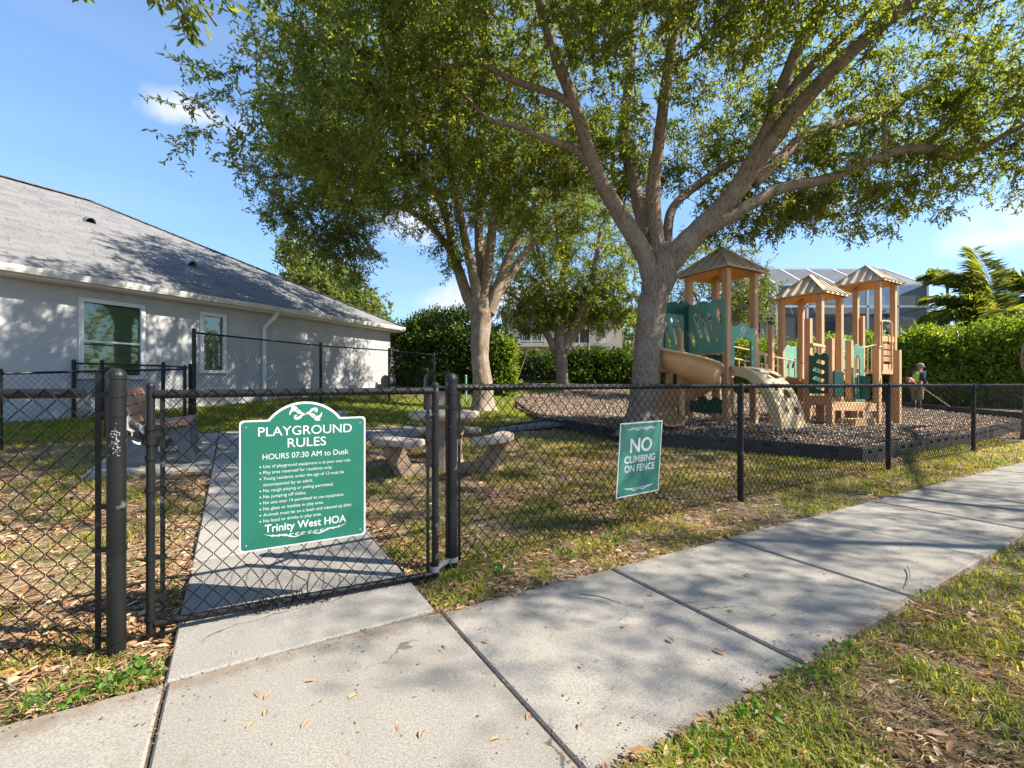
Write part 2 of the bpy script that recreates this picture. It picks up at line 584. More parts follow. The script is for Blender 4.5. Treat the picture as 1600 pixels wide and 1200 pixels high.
def ground_mat():
    m, nt, b, _ = new_mat('ground_soil')
    b.inputs['Roughness'].default_value = 1.0; b.inputs['Specular IOR Level'].default_value = .05
    f, n1 = noise_fac(nt, 1.1, detail=8, lo=.36, hi=.64)
    col = mixc(nt, f, (.27, .185, .115), (.40, .30, .20))
    f2, n2 = noise_fac(nt, 26, detail=7, rough=.7, lo=.4, hi=.62)
    col = mixc(nt, f2, col, (.13, .088, .055))
    f3, _ = noise_fac(nt, .55, detail=6, lo=.54, hi=.68)
    col = mixc(nt, f3, col, (.30, .265, .225))
    f4, _ = noise_fac(nt, 2.3, detail=9, rough=.7, lo=.50, hi=.62)
    col = mixc(nt, f4, col, (.085, .10, .03))
    nt.links.new(col, b.inputs['Base Color'])
    bumpn(nt, b, n2, .8, .02)
    return m


def screen_mat():
    m, nt, b, out = new_mat('pool_screen')
    b.inputs['Base Color'].default_value = (.07, .07, .072, 1); b.inputs['Roughness'].default_value = .8
    t = nt.nodes.new('ShaderNodeBsdfTransparent')
    mx = nt.nodes.new('ShaderNodeMixShader')
    f, _ = noise_fac(nt, .6, lo=.2, hi=.9)
    mr = nt.nodes.new('ShaderNodeMapRange'); mr.inputs['To Min'].default_value = .74; mr.inputs['To Max'].default_value = .86
    nt.links.new(f, mr.inputs['Value']); nt.links.new(mr.outputs[0], mx.inputs[0])
    nt.links.new(t.outputs[0], mx.inputs[1]); nt.links.new(b.outputs[0], mx.inputs[2])
    nt.links.new(mx.outputs[0], out.inputs['Surface'])
    return m


def glass_mat():
    m, nt, b, out = new_mat('window_glass')
    nt.nodes.remove(b)
    t = nt.nodes.new('ShaderNodeBsdfTransparent'); t.inputs[0].default_value = (.80, .86, .80, 1)
    g = nt.nodes.new('ShaderNodeBsdfGlossy'); g.inputs['Roughness'].default_value = .03
    g.inputs['Color'].default_value = (.9, .95, .92, 1)
    fr = nt.nodes.new('ShaderNodeFresnel'); fr.inputs['IOR'].default_value = 1.5
    mm = nt.nodes.new('ShaderNodeMath'); mm.operation = 'MULTIPLY_ADD'; mm.inputs[1].default_value = 1.0; mm.inputs[2].default_value = .03
    nt.links.new(fr.outputs[0], mm.inputs[0])
    mx = nt.nodes.new('ShaderNodeMixShader')
    nt.links.new(mm.outputs[0], mx.inputs[0]); nt.links.new(t.outputs[0], mx.inputs[1]); nt.links.new(g.outputs[0], mx.inputs[2])
    nt.links.new(mx.outputs[0], out.inputs['Surface'])
    return m


# the walk runs from d=-1.6 to about -.52; object coordinates start at (0, 1.6, 0)
_c0 = (0 - SO[0]) * SN[0] + (1.6 - SO[1]) * SN[1]
m_conc = concrete_mat('sidewalk_concrete', (.33, .302, .262), (.25, .228, .20), edge=(SN[0], SN[1], _c0 + 1.05, .55))
m_conc2 = concrete_mat('path_concrete', (.34, .315, .28), (.26, .242, .217))
m_soil = ground_mat()
m_vinyl = vinyl_mat('black_vinyl')
m_wire = M('black_wire', (.004, .004, .0042), (.007, .007, .007), rough=.55, spec=.15)
m_galv = M('galvanised', (.42, .43, .44), (.28, .28, .29), rough=.5, metal=.6)
m_stucco = M('stucco_grey', (.44, .435, .44), (.385, .382, .387), scale=3, rough=.95, bump=.5, bscale=70, spec=.1)
m_stucco2 = M('stucco_beige', (.50, .43, .36), (.45, .38, .32), scale=2, rough=.95, bump=.3, bscale=60, spec=.1)
m_white = M('white_trim', (.68, .68, .67), (.60, .60, .59), rough=.5)
m_cream = M('gutter_white', (.58, .57, .55), (.50, .49, .47), scale=3, rough=.5)
m_shing = [M('shingle_grey_%s' % n, c, tuple(v * .7 for v in c), scale=60, rough=.95, bump=.4, spec=.1)
           for n, c in (('pale', (.205, .20, .20)), ('mid', (.185, .181, .181)), ('dark', (.162, .159, .16)))]
m_signg = M('sign_green', (.012, .125, .082), (.016, .145, .098), scale=3, rough=.4)
m_signg2 = M('sign_green_faded', (.035, .165, .12), (.05, .20, .15), scale=5, rough=.5)
m_paint = M('sign_white', (.60, .61, .60), (.56, .57, .56), rough=.45)
m_tan = M('tan_plastic', (.62, .365, .175), (.56, .32, .15), scale=3, rough=.45, bump=.05, c3=(.70, .50, .32), scale3=2.5, lo3=.54, hi3=.85)
m_tan2 = M('pale_tan_plastic', (.76, .54, .30), (.68, .47, .25), scale=4, rough=.6, bump=.1, bscale=40, c3=(.50, .36, .22), scale3=3.5, lo3=.55, hi3=.8)
m_brown = M('brown_recycled_plastic', (.55, .32, .168), (.48, .27, .138), scale=5, rough=.6, stretch=(1, 1, .15), c3=(.62, .40, .27), scale3=2.2, lo3=.52, hi3=.8)
m_roofp = M('roof_tan_plastic', (.55, .45, .33), (.46, .37, .265), scale=4, rough=.65)
m_under = M('roof_soffit_bounce', (.62, .33, .10), (.56, .29, .085), scale=4, rough=.6)  # bright orange stands for light bounced up under the tower roofs
m_gdark = M('dark_green_plastic', (.012, .085, .06), (.018, .10, .07), scale=5, rough=.45)
m_glite = M('light_green_plastic', (.16, .36, .27), (.13, .31, .23), scale=4, rough=.5, c3=(.27, .45, .37), scale3=2.6, lo3=.52, hi3=.8)
m_pipe = M('tan_pipe', (.58, .43, .27), (.50, .36, .22), rough=.4)
m_bord = M('black_border_plastic', (.022, .023, .026), (.045, .046, .05), scale=8, rough=.42)
m_grey = M('grey_plastic', (.13, .14, .15), (.10, .105, .115), scale=5, rough=.55)
m_slat = M('brown_slat', (.38, .20, .125), (.30, .155, .095), scale=6, rough=.55, stretch=(1, .1, 1))
m_aggr = M('exposed_aggregate', (.34, .25, .175), (.16, .115, .085), scale=65, rough=.95, bump=.8)
m_tabl = M('smooth_concrete_table', (.38, .31, .25), (.29, .235, .19), scale=7, rough=.7)
m_lid = M('dark_grey_plastic', (.035, .038, .04), (.05, .052, .055), rough=.45)
m_bark1 = bark_mat('oak_bark', (.43, .345, .275), (.31, .24, .185), (.46, .41, .355))
m_bark2 = bark_mat('crape_bark', (.48, .38, .285), (.34, .25, .175), (.52, .45, .37))
m_leaf1 = leaf_mat('oak_leaf', [(.065, .105, .020), (.105, .152, .028), (.142, .190, .038), (.20, .225, .052)], trans=.62, tcol=(2.0, 1.8, .75))
m_leaf2 = leaf_mat('oak_leaf_dark', [(.058, .095, .019), (.092, .138, .027), (.13, .172, .036), (.185, .205, .048)], trans=.6, tcol=(2.0, 1.8, .75))
m_leaf3 = leaf_mat('maple_leaf', [(.06, .10, .02), (.10, .15, .03), (.15, .19, .04), (.19, .22, .05)], trans=.4)
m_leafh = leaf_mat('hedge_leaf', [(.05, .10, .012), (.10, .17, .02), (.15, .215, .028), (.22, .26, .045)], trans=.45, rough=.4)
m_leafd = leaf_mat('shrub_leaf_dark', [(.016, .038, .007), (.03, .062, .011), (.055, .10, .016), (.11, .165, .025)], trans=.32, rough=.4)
m_palm = leaf_mat('palm_leaf', [(.075, .13, .025), (.12, .175, .035), (.19, .22, .045), (.28, .25, .06)], trans=.45)
m_grass = leaf_mat('grass_blade', [(.10, .16, .018), (.16, .215, .028), (.24, .26, .04), (.33, .28, .09)], trans=.45, rough=.6)
m_lawn = leaf_mat('lawn_blade', [(.08, .15, .015), (.13, .205, .02), (.19, .25, .03), (.25, .26, .055)], trans=.45, rough=.6)
m_weed = leaf_mat('weed_leaf', [(.05, .13, .012), (.075, .17, .018), (.11, .20, .03)], trans=.35, rough=.5)
m_dead = leaf_mat('dead_leaf', [(.13, .065, .032), (.26, .14, .07), (.40, .25, .14), (.55, .41, .27)], trans=.2, rough=.7, tcol=(1.2, .9, .6))
m_thatch = leaf_mat('dry_thatch', [(.26, .18, .10), (.40, .30, .17), (.52, .43, .26)], trans=.2, rough=.8, tcol=(1.2, 1., .6))
m_dust = leaf_mat('debris_bit', [(.06, .035, .022), (.12, .07, .04), (.22, .15, .09)], trans=0, rough=.9)
m_chip = leaf_mat('mulch_chip', [(.14, .10, .075), (.33, .25, .19), (.50, .41, .33), (.64, .56, .48)], trans=0, rough=.95)
m_mulch = M('mulch_bed', (.12, .085, .065), (.07, .05, .04), scale=25, rough=1, bump=1, spec=.05)
m_twig = M('dry_twig', (.20, .15, .11), (.13, .095, .07), rough=.9)
m_glass = glass_mat()
m_screen = screen_mat()
m_blind = M('blind_slat', (.38, .47, .33), (.32, .41, .28), rough=.6)  # green of trees mirrored in the glass is put into the slat colour
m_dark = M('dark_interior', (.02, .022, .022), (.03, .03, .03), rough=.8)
m_alum = M('aluminium_white', (.62, .64, .65), (.55, .57, .58), rough=.4)
m_terra = M('terracotta_roof', (.36, .15, .09), (.28, .11, .07), scale=20, rough=.9)
m_farroof = M('far_roof_grey', (.24, .23, .225), (.18, .175, .17), scale=14, rough=.95)

# ================================================================== ground, walks
BED = []          # mulch polygon filled in below


def in_poly(x, y, poly):
    x = np.asarray(x, float); y = np.asarray(y, float); ins = np.zeros(x.shape, bool); n = len(poly)
    for i in range(n):
        x1, y1 = poly[i]; x2, y2 = poly[(i + 1) % n]
        c = ((y1 > y) != (y2 > y)) & (x < (x2 - x1) * (y - y1) / (y2 - y1 + 1e-12) + x1)
        ins ^= c
    return ins


bed_poly = [G(880, 671)[:2], np.array((2.15, 7.72)), G(1163, 706)[:2], G(1346, 724)[:2], G(1520, 693)[:2], np.array((12.3, 11.2)),
            np.array((15.3, 13.0)), np.array((15.2, 18.6)), np.array((10.0, 20.5)), np.array((3.6, 19.2)), np.array((.2, 15.6)), np.array((.08, 12.6)), G(848, 662)[:2]]
bed_poly = [tuple(float(c) for c in p) for p in bed_poly]


def bed_z(x, y):
    s, d = sd_of(x, y)
    pl = .335 - .026 * (s - 6.84)
    x = np.asarray(x, float); y = np.asarray(y, float); e = np.full(x.shape, 9.0)
    for (ax, ay), (bx_, by_) in zip(bed_poly[0:8], bed_poly[1:9]):          # falls away to the boards
        ux_, uy_ = bx_ - ax, by_ - ay; t_ = np.clip(((x - ax) * ux_ + (y - ay) * uy_) / (ux_ * ux_ + uy_ * uy_), 0, 1)
        e = np.minimum(e, np.hypot(x - ax - t_ * ux_, y - ay - t_ * uy_))
    return np.maximum(np.minimum(np.minimum(pl, .345), terr(x, y) + .19 + .22 * e), terr(x, y) + .05)


PATHS = [(-1.34, -.28, -.46, 6.5), (-2.5, -1.33, 3.8, 6.5), (-.29, 2.0, 5.1, 6.15)]     # s0, s1, d0, d1


def on_slab(x, y, m=0.0):
    s, d = sd_of(x, y)
    r = (d < (-.475 - .025 * (s + .2)) + m) & (d > -1.6 - m)
    for a, b, c, e in PATHS:
        r |= (s > a - m) & (s < b + m) & (d > c - m) & (d < e + m)
    return r


def axis(lo, hi, step, far, grow=1.22):
    a = list(np.arange(lo, hi + 1e-6, step))
    st = step
    while a[-1] < far: st *= grow; a.append(a[-1] + st)
    st = step
    while a[0] > -far: st *= grow; a.insert(0, a[0] - st)
    return np.array(a)


gx = axis(-8.5, 10, .085, 260); gy = axis(.6, 13, .085, 260)
XX, YY = np.meshgrid(gx, gy)
ZZ = terr(XX, YY)
near = np.clip(1 - np.hypot(XX, YY) / 40, 0, 1)
bmp = (fnoise(XX, YY, 2.3, 3) - .5) * .05 + (fnoise(XX, YY, 9, 5) - .5) * .022
ZZ = ZZ + bmp * near - .004
ZZ = np.where(on_slab(XX, YY, .0), ZZ - .05, ZZ)
ZZ = np.where(in_poly(XX, YY, bed_poly), ZZ - .05, ZZ)
nx, ny = len(gx), len(gy)
idx = np.arange(nx * ny).reshape(ny, nx)
F = np.stack([idx[:-1, :-1], idx[:-1, 1:], idx[1:, 1:], idx[1:, :-1]], -1).reshape(-1, 4)
np_obj('ground', np.stack([XX, YY, ZZ], -1).reshape(-1, 3), F, m_soil, smooth=True, kind='structure')


def slab(mb, c, zt=.012, th=.09, ch=.008):
    """c: 4 (s,d) corners ccw; top follows the ground"""
    c = np.asarray(c, float); cen = c.mean(0)
    V = []
    for k, (ins, dz) in enumerate(((0, -th), (0, -ch), (ch, 0))):
        for s, d in c:
            q = np.array((s, d)); q = q + np.sign(cen - q) * ins
            x, y = xy_of(q[0], q[1]); V.append((x, y, float(terr(x, y)) + zt + dz))
    F = [(8, 9, 10, 11), (3, 2, 1, 0)]
    for r in (0, 4):
        for k in range(4): F.append((r + k, r + (k + 1) % 4, r + 4 + (k + 1) % 4, r + 4 + k))
    mb.add(V, F)


walk = thing('sidewalk', None, None, (0, 1.6, 0), kind='structure')
for k in range(-5, 14):
    s0 = -.26 + 1.08 * k + .008; s1 = s0 + 1.08 - .014
    e0 = -.475 - .025 * (s0 + .2); e1 = -.475 - .025 * (s1 + .2)
    mb = MB(); slab(mb, [(s0, -1.6), (s1, -1.6), (s1, e1), (s0, e0)], zt=.012 + .003 * ((k * 7) % 3 - 1))
    mb.build('slab', m_conc, walk)
mb = MB()      # earth washed into the joints
for k in range(-5, 15):
    sj = -.26 + 1.08 * k; ej = -.475 - .025 * (sj + .2)
    a = np.array((*xy_of(sj + .001, -1.6), -.012)); b = np.array((*xy_of(sj + .001, ej), -.012)); mb.beam(a, b, .03, .02)
a = np.array((*xy_of(-1.36, -.4475), -.008)); b = np.array((*xy_of(-.26, -.465), -.008)); mb.beam(a, b, .05, .02)
mb.build('joint_earth', m_mulch, walk, kind='stuff')
pth = thing('garden_path', None, None, (-2.2, 4.5, 0), kind='structure')
js = [-.455, .84, 1.95, 3.05, 4.15, 5.25, 6.5]
for a, b in zip(js[:-1], js[1:]):
    mb = MB(); slab(mb, [(-1.34, a + .006), (-.28, a + .006), (-.28, b - .006), (-1.34, b - .006)], zt=.02)
    mb.build('slab', m_conc2, pth)
for a, b in ((3.85, 5.15), (5.15, 6.45)):
    mb = MB(); slab(mb, [(-2.5, a), (-1.352, a), (-1.352, b - .008), (-2.5, b - .008)], zt=.016)
    mb.build('slab', m_conc2, pth)
for a, b in ((-.268, .85), (.858, 2.0)):
    mb = MB(); slab(mb, [(a, 5.1), (b, 5.1), (b, 6.15), (a, 6.15)], zt=.018)
    mb.build('slab', m_conc2, pth)

# mulch bed: a sheet inside the border
bx = np.arange(-.2, 16, .07); by = np.arange(6, 21, .07)
BX, BY = np.meshgrid(bx, by)
BZ = bed_z(BX, BY) + (fnoise(BX, BY, 3, 9) - .5) * .05
ins = in_poly(BX, BY, bed_poly)
# pull the outer row onto the ground so that the sheet has no open rim
ii = np.arange(BX.size).reshape(BX.shape)
keep = ins[:-1, :-1] & ins[:-1, 1:] & ins[1:, 1:] & ins[1:, :-1]
F = np.stack([ii[:-1, :-1], ii[:-1, 1:], ii[1:, 1:], ii[1:, :-1]], -1)[keep]
rim = ins & (terr(BX, BY) + .2 > BZ)
np_obj('mulch_bed', np.stack([BX, BY, BZ], -1).reshape(-1, 3), F, m_mulch, smooth=True, kind='structure')

# black plastic border round the bed
bt = thing('playground_border', 'black plastic border boards with slots edging the mulch play area', 'border', (*G(1346, 724)[:2], 0))


def border_run(P, seg=1.15, h=.2, w=.055, lift=0.0):
    P = [np.asarray(p, float) for p in P]
    for a, b in zip(P[:-1], P[1:]):
        L = np.linalg.norm(b - a); n = max(1, int(round(L / seg)))
        for i in range(n):
            p = a + (b - a) * (i / n); q = a + (b - a) * ((i + 1) / n)
            u = unit(q - p); nn = np.array((-u[1], u[0]))
            zp = float(terr(*p)) + lift + random.uniform(-.012, .012); zq = float(terr(*q)) + lift + random.uniform(-.012, .012)
            A = np.array((*p, zp - .05)); B = np.array((*q, zq - .05)); up = np.array((0, 0, 1.0))
            Lq = np.linalg.norm(q - p); hh = h + .05
            loops = [[(.004, 0), (Lq - .004, 0), (Lq - .004, hh - .012), (Lq - .02, hh), (.02, hh), (.004, hh - .012)]]
            ns = 3
            for k in range(ns):
                c = Lq * (k + .75) / (ns + .5)
                loops.append([(c - .055, hh - .095), (c + .055, hh - .095), (c + .055, hh - .05), (c - .055, hh - .05)])
            ux = unit(B - A)
            o = curve_panel('border_board', loops, A + np.array((*nn, 0)) * .0, ux, up, .022, m_bord, bt, bevel=.003)
            mb = MB()
            off = np.array((*nn, 0)) * w / 2
            mb.beam(A + off + up * (hh - .012) + ux * .004, B + off + up * (hh - .012) - ux * .004, max(w - .026, .02), .024)
            mb.beam(A + off * 2 + up * (hh / 2) + ux * .006, B + off * 2 + up * (hh / 2) - ux * .006, .02, hh - .03)
            for k in range(ns + 1):
                c = min(max(Lq * (k + .25) / (ns + .5), .03), Lq - .03)
                mb.beam(A + ux * c + off * .3, A + ux * c + off * .3 + up * (hh - .03), .03, .03, up=ux)
            mb.build('board_cap', m_bord, o)
            # stake
            mb = MB(); mb.tube([B + off + up * (hh - .02), B + off + up * (hh + .012)], .022, 8); mb.build('stake_cap', m_bord, o)


border_run(bed_poly[0:7], lift=.02)
border_run([bed_poly[6], bed_poly[7]], lift=.03, seg=1.4)
border_run([G(805, 633)[:2], G(848, 662)[:2]], h=.12)
# the rubber ramp that closes the gap
ra = [G(766, 676), G(880, 670), G(880, 662), G(770, 671)]
rp = thing('rubber_ramp', 'low grey rubber ramp with black edge leading to the mulch bed', 'ramp', ra[0])
mb = MB()
top = [np.array((p[0], p[1], p[2] + .03 + .08 * k)) for p, k in zip(ra, (0, 1, 1, 0))]
mb.add(top + [np.array((p[0], p[1], p[2] - .05)) for p in top], [(0, 1, 2, 3), (7, 6, 5, 4), (0, 4, 5, 1), (1, 5, 6, 2), (2, 6, 7, 3), (3, 7, 4, 0)])
mb.build('ramp_top', m_grey, rp)
mb = MB(); mb.beam(top[3] + (0, .05, .0), top[2] + (0, .05, .01), .07, .06); mb.build('edge_board', m_bord, rp)

# ================================================================== chain link
def strands(a, b, zb, zt, w=.073, h=.083, r=.0017, detail=True, jitter=.0018, damage=None, n_off=0.0):
    """woven wire between ground points a and b; zb, zt functions of u in metres along the run"""
    a = np.asarray(a, float); b = np.asarray(b, float)
    L = np.linalg.norm(b - a); t = (b - a) / L; nrm = np.array((t[1], -t[0]))
    nc = int(L / (w / 2)); H = zt(0) - zb(0); nr = int(round(H / (h / 2)))
    i = np.arange(nc)[:, None]; j = np.arange(nr + 1)[None, :]
    u = (i + ((i + j) % 2)) * (w / 2) * (L / (nc * w / 2))
    ub = u
    fr = j / nr
    z = np.vectorize(zb)(ub) * (1 - fr) + np.vectorize(zt)(ub) * fr
    # neighbouring strands share their crossings, so the jitter belongs to the crossing
    ci = i + ((i + j) % 2)
    ju = (hsh(ci, j + 0 * i, 11) - .5) * 2 * jitter; jz = (hsh(ci, j + 0 * i, 12) - .5) * 2 * jitter
    if damage is not None:
        dm = damage(u, z)
        ju = ju + dm * (hsh(ci, j + 0 * i, 13) - .5) * .07; jz = jz + dm * (hsh(ci, j + 0 * i, 14) - .5) * .07
    u = u + ju; z = z + jz
    off = np.where((i + j) % 2 == 1, .0016, -.0016) + n_off
    P = np.stack([a[0] + t[0] * u + nrm[0] * off, a[1] + t[1] * u + nrm[1] * off, z], -1)
    if detail:
        k = .07
        Q = [P[:, :1]]
        for q in range(nr):
            A_, B_ = P[:, q:q + 1], P[:, q + 1:q + 2]
            Q += [A_ + (B_ - A_) * k, A_ + (B_ - A_) * (1 - k)]
        Q.append(P[:, -1:])
        P = np.concatenate(Q, 1)
        # pull the corner pairs together sideways so that the wire bends round its neighbour
    S, m = P.shape[:2]
    T = np.gradient(P, axis=1); T /= np.linalg.norm(T, axis=2)[..., None] + 1e-9
    n3 = np.array((nrm[0], nrm[1], 0.0))
    p3 = np.cross(np.broadcast_to(n3, T.shape), T); p3 /= np.linalg.norm(p3, axis=2)[..., None] + 1e-9
    ring = [P + r * (math.cos(q) * p3 + math.sin(q) * n3) for q in (0.0, 2.0944, 4.18879)]
    V = np.stack(ring, 2).reshape(-1, 3)
    base = (np.arange(S)[:, None] * m + np.arange(m - 1)[None, :]) * 3
    F = []
    for q in range(3):
        q2 = (q + 1) % 3
        F.append(np.stack([base + q, base + q2, base + 3 + q2, base + 3 + q], -1))
    return V, np.stack(F, 2).reshape(-1, 4)


def ring(mb, c, r, z0, z1, n=14):
    mb.lathe((c[0], c[1], 0), [(r, z0), (r, z1)], n)


def post_mb(c, r, z0, z1, dome=True, n=16):
    mb = MB()
    pr = [(r, z0), (r, z1)]
    if dome: pr += [(r * 1.08, z1), (r * 1.08, z1 + r * .5), (r * .98, z1 + r * .85), (r * .7, z1 + r * 1.2), (r * .3, z1 + r * 1.38), (.001, z1 + r * 1.4)]
    mb.lathe((c[0], c[1], 0), pr, n)
    return mb


gpL = W(182, 1022, 1.91); gpR = G(705, 891)
fp = [gpR, G(1157, 783), G(1388, 736), G(1521, 708)]
fp = [np.array(p[:2]) for p in fp]
fp += [fp[-1] + np.array((2.75, 1.62)), fp[-1] + np.array((5.5, 3.24)), fp[-1] + np.array((8.3, 4.86))]
RZ = 1.10

fence = thing('chain_link_fence', 'long black chain link fence running beside the sidewalk right of the gate', 'fence', (*fp[0], 0))
for k, p in enumerate(fp):
    if k == 0:
        post_mb(p, .036, -.1, 1.135).build('post', m_vinyl, fence, smooth=False, bevel=0)
    else:
        post_mb(p, .029, -.1, RZ - .03, dome=False).build('post', m_vinyl, fence)
        mb = MB(); d = unit(fp[k] - fp[k - 1])
        mb.tube([(*(p - d * .022), RZ), (*(p + d * .022), RZ)], .031, 12)
        mb.lathe((p[0], p[1], 0), [(.032, RZ - .07), (.032, RZ - .01)], 12)
        mb.build('rail_cap', m_vinyl, fence)
for p, q in zip(fp[:-1], fp[1:]):
    mb = MB(); mb.tube([(*p, RZ), (*q, RZ)], .0205, 12); mb.build('top_rail', m_vinyl, fence)
    mb = MB(); mb.tube([(*p, .055), (*q, .055)], .002, 5); mb.build('bottom_wire', m_wire, fence)
Vs, Fs, n0 = [], [], 0
for k, (p, q) in enumerate(zip(fp[:-1], fp[1:])):
    if k > 3: continue
    st = unit(q - p)
    pp = p + st * (.055 if k == 0 else 0)
    V, Fq = strands(pp, q, lambda u: .045, lambda u: RZ + .028, r=.0026 if k < 1 else .0030, detail=k < 2, n_off=.024)
    Vs.append(V); Fs.append(Fq + n0); n0 += len(V)
np_obj('wire_mesh', np.concatenate(Vs), np.concatenate(Fs), m_wire, fence, kind='stuff')
d0 = unit(fp[1] - fp[0])
mb = MB(); tb = fp[0] + d0 * .053; mb.beam((*tb, .05), (*tb, 1.10), .005, .018, up=(*d0, 0)); mb.build('tension_bar', m_vinyl, fence)
for z in (.09, .47, .80, .98, 1.07):
    mb = MB(); ring(mb, fp[0], .0395, z - .011, z + .011); mb.beam((*(fp[0] + d0 * .03), z), (*(fp[0] + d0 * .068), z), .012, .02); mb.build('tension_band', m_vinyl, fence)

# left hand run
lp = [gpL[:2], np.array((-3.35, 1.37))]
fl = thing('chain_link_fence', 'short black chain link run ending at the thick gate post with scuffed paint', 'fence', (*lp[0], 0))
post_mb(lp[0], .0325, -.1, 1.14, n=20).build('post', m_vinyl, fl)
post_mb(lp[1], .03, -.1, 1.06).build('post', m_vinyl, fl)
dl = unit(lp[1] - lp[0])
mb = MB(); mb.tube([(*(lp[0] + dl * .11), 1.082), (*lp[1], 1.082)], .0205, 14); mb.build('top_rail', m_vinyl, fl)
V, Fq = strands(lp[0] + dl * .065, lp[1], lambda u: .04, lambda u: 1.10, w=.078, h=.083, r=.0025, n_off=-.024)
np_obj('wire_mesh', V, Fq, m_wire, fl, kind='stuff')
tb = lp[0] + dl * .062
mb = MB(); mb.beam((*tb, .03), (*tb, 1.165), .005, .02, up=(*dl, 0)); mb.build('tension_bar', m_vinyl, fl)
for z in (.07, .438, .615, .995, 1.077):
    mb = MB(); ring(mb, lp[0], .0355, z - .011, z + .011, 18); mb.beam((*(lp[0] + dl * .03), z), (*(lp[0] + dl * .08), z), .012, .02); mb.build('tension_band', m_vinyl, fl)
mb = MB()
for q in range(60):
    z = random.gauss(.885, .03); aa = random.gauss(-1.0, .28)
    mb.box((lp[0][0] + .0328 * math.cos(aa), lp[0][1] + .0328 * math.sin(aa), z), (.0012, random.uniform(.0015, .005), random.uniform(.0015, .006)), (math.cos(aa), math.sin(aa), 0), (-math.sin(aa), math.cos(aa), 0))
mb.build('peeled_paint', m_galv, fl)

# the gate
ga = np.array((-1.577, 2.01)); gb = np.array((-.437, 2.62)); gd = unit(gb - ga); gn = np.array((gd[1], -gd[0])); GL = np.linalg.norm(gb - ga)
gate = thing('gate', 'black chain link gate with bent bottom wire closed across the path', 'gate', (*ga, 0))
post_mb(ga, .0170, .03, 1.105, n=14).build('upright', m_vinyl, gate)
post_mb(gb, .0195, .025, 1.105, n=14).build('upright', m_vinyl, gate)
gz = lambda u: .072 - .03 * u / GL
mb = MB(); mb.tube([(*(ga + gd * .015), 1.075), (*(gb - gd * .015), 1.082)], .0195, 14); mb.build('top_rail', m_vinyl, gate)
mb = MB(); mb.tube([(*(ga + gd * .015), gz(0)), (*(gb - gd * .015), gz(GL))], .0175, 14); mb.build('bottom_rail', m_vinyl, gate)


def dmg(u, z):
    return np.clip(1 - np.hypot((u - .50) / .28, (z - .10) / .16), 0, 1) * 1.2


V, Fq = strands(ga + gd * .045, gb - gd * .045, lambda u: gz(u) - .03 + .02 * math.sin(u * 9), lambda u: 1.098, r=.0025, damage=dmg, n_off=.022)
np_obj('wire_mesh', V, Fq, m_wire, gate, kind='stuff')
mb = MB()
for q in range(9):       # tangled loose ends on the bottom rail
    u0 = .42 + .035 * q + random.uniform(-.02, .02); c = ga + gd * u0 + gn * .02
    P = [np.array((*(c + gd * random.uniform(-.03, .03) + gn * random.uniform(-.015, .02)), gz(u0) + random.uniform(-.04, .06))) for _ in range(6)]
    mb.tube(catmull(P, 4), .0016, 5)
mb.build('loose_wire', m_wire, gate)
for e, sg in ((ga, 1), (gb, -1)):
    tb = e + gd * .043 * sg
    mb = MB(); mb.beam((*tb, .0), (*tb, 1.085), .005, .018, up=(*gd, 0)); mb.build('tension_bar', m_vinyl, gate)
    for z in (.10, .36, .66, .80, .93):
        mb = MB(); ring(mb, e, .0225, z - .01, z + .01); mb.beam((*e, z), (*(e + gd * .058 * sg), z), .012, .018); mb.build('tension_band', m_vinyl, gate)
for z, mm in ((.07, m_galv), (.985, m_vinyl)):
    mb = MB(); ring(mb, gb, .024, z - .016, z + .016); ring(mb, fp[0], .041, z - .014, z + .014); mb.beam((*gb, z), (*fp[0], z), .016, .022); mb.build('hinge', mm, gate)
# fork latch wrapped with a strip of grey film
mb = MB(); zl = .885
ring(mb, ga, .024, zl - .03, zl + .015)
mb.beam((*ga, zl), (*(ga - gd * .075), zl + .025), .012, .02)
mb.beam((*(ga - gd * .03 + gn * .03), zl - .01), (*(ga - gd * .10 + gn * .045), zl + .03), .006, .014)
mb.beam((*(ga - gd * .03 - gn * .03), zl - .01), (*(ga - gd * .10 - gn * .045), zl + .03), .006, .014)
mb.build('latch', m_vinyl, gate)
mb = MB(); PP = []
for i in range(7):
    row = []
    for j in range(4):
        c = ga - gd * (.022 + .014 * i) + gn * (.02 * math.sin(j * 2 + i))
        row.append((c[0], c[1], zl + .05 - .03 * j + .012 * i + random.uniform(-.008, .008)))
    PP.append(row)
mb.grid(PP); mb.build('film_strip', m_galv, gate)

# ------------------------------------------------------------------ the rules sign on the gate
def arc(cx, cy, rx, ry, a0, a1, n=12):
    return [(cx + rx * math.cos(rad(a0 + (a1 - a0) * k / n)), cy + ry * math.sin(rad(a0 + (a1 - a0) * k / n))) for k in range(n + 1)]


def rules_outline(ins):
    w, h = .565, .612; r = .018 - ins * .3; i = ins
    p = arc(w - i - r, i + r, r, r, -90, 0, 4) + arc(w - i - r, h - i - r, r, r, 0, 90, 4)
    cx, hw, ah = w * .495, .163 - i * 1.0, .083 - i * .35
    R = (hw * hw + ah * ah) / (2 * ah); th = math.degrees(math.asin(min(1, hw / R)))
    p += arc(cx, h - i + ah - R, R, R, 90 - th, 90 + th, 18)
    p += arc(i + r, h - i - r, r, r, 90, 180, 4) + arc(i + r, i + r, r, r, 180, 270, 4)
    return p


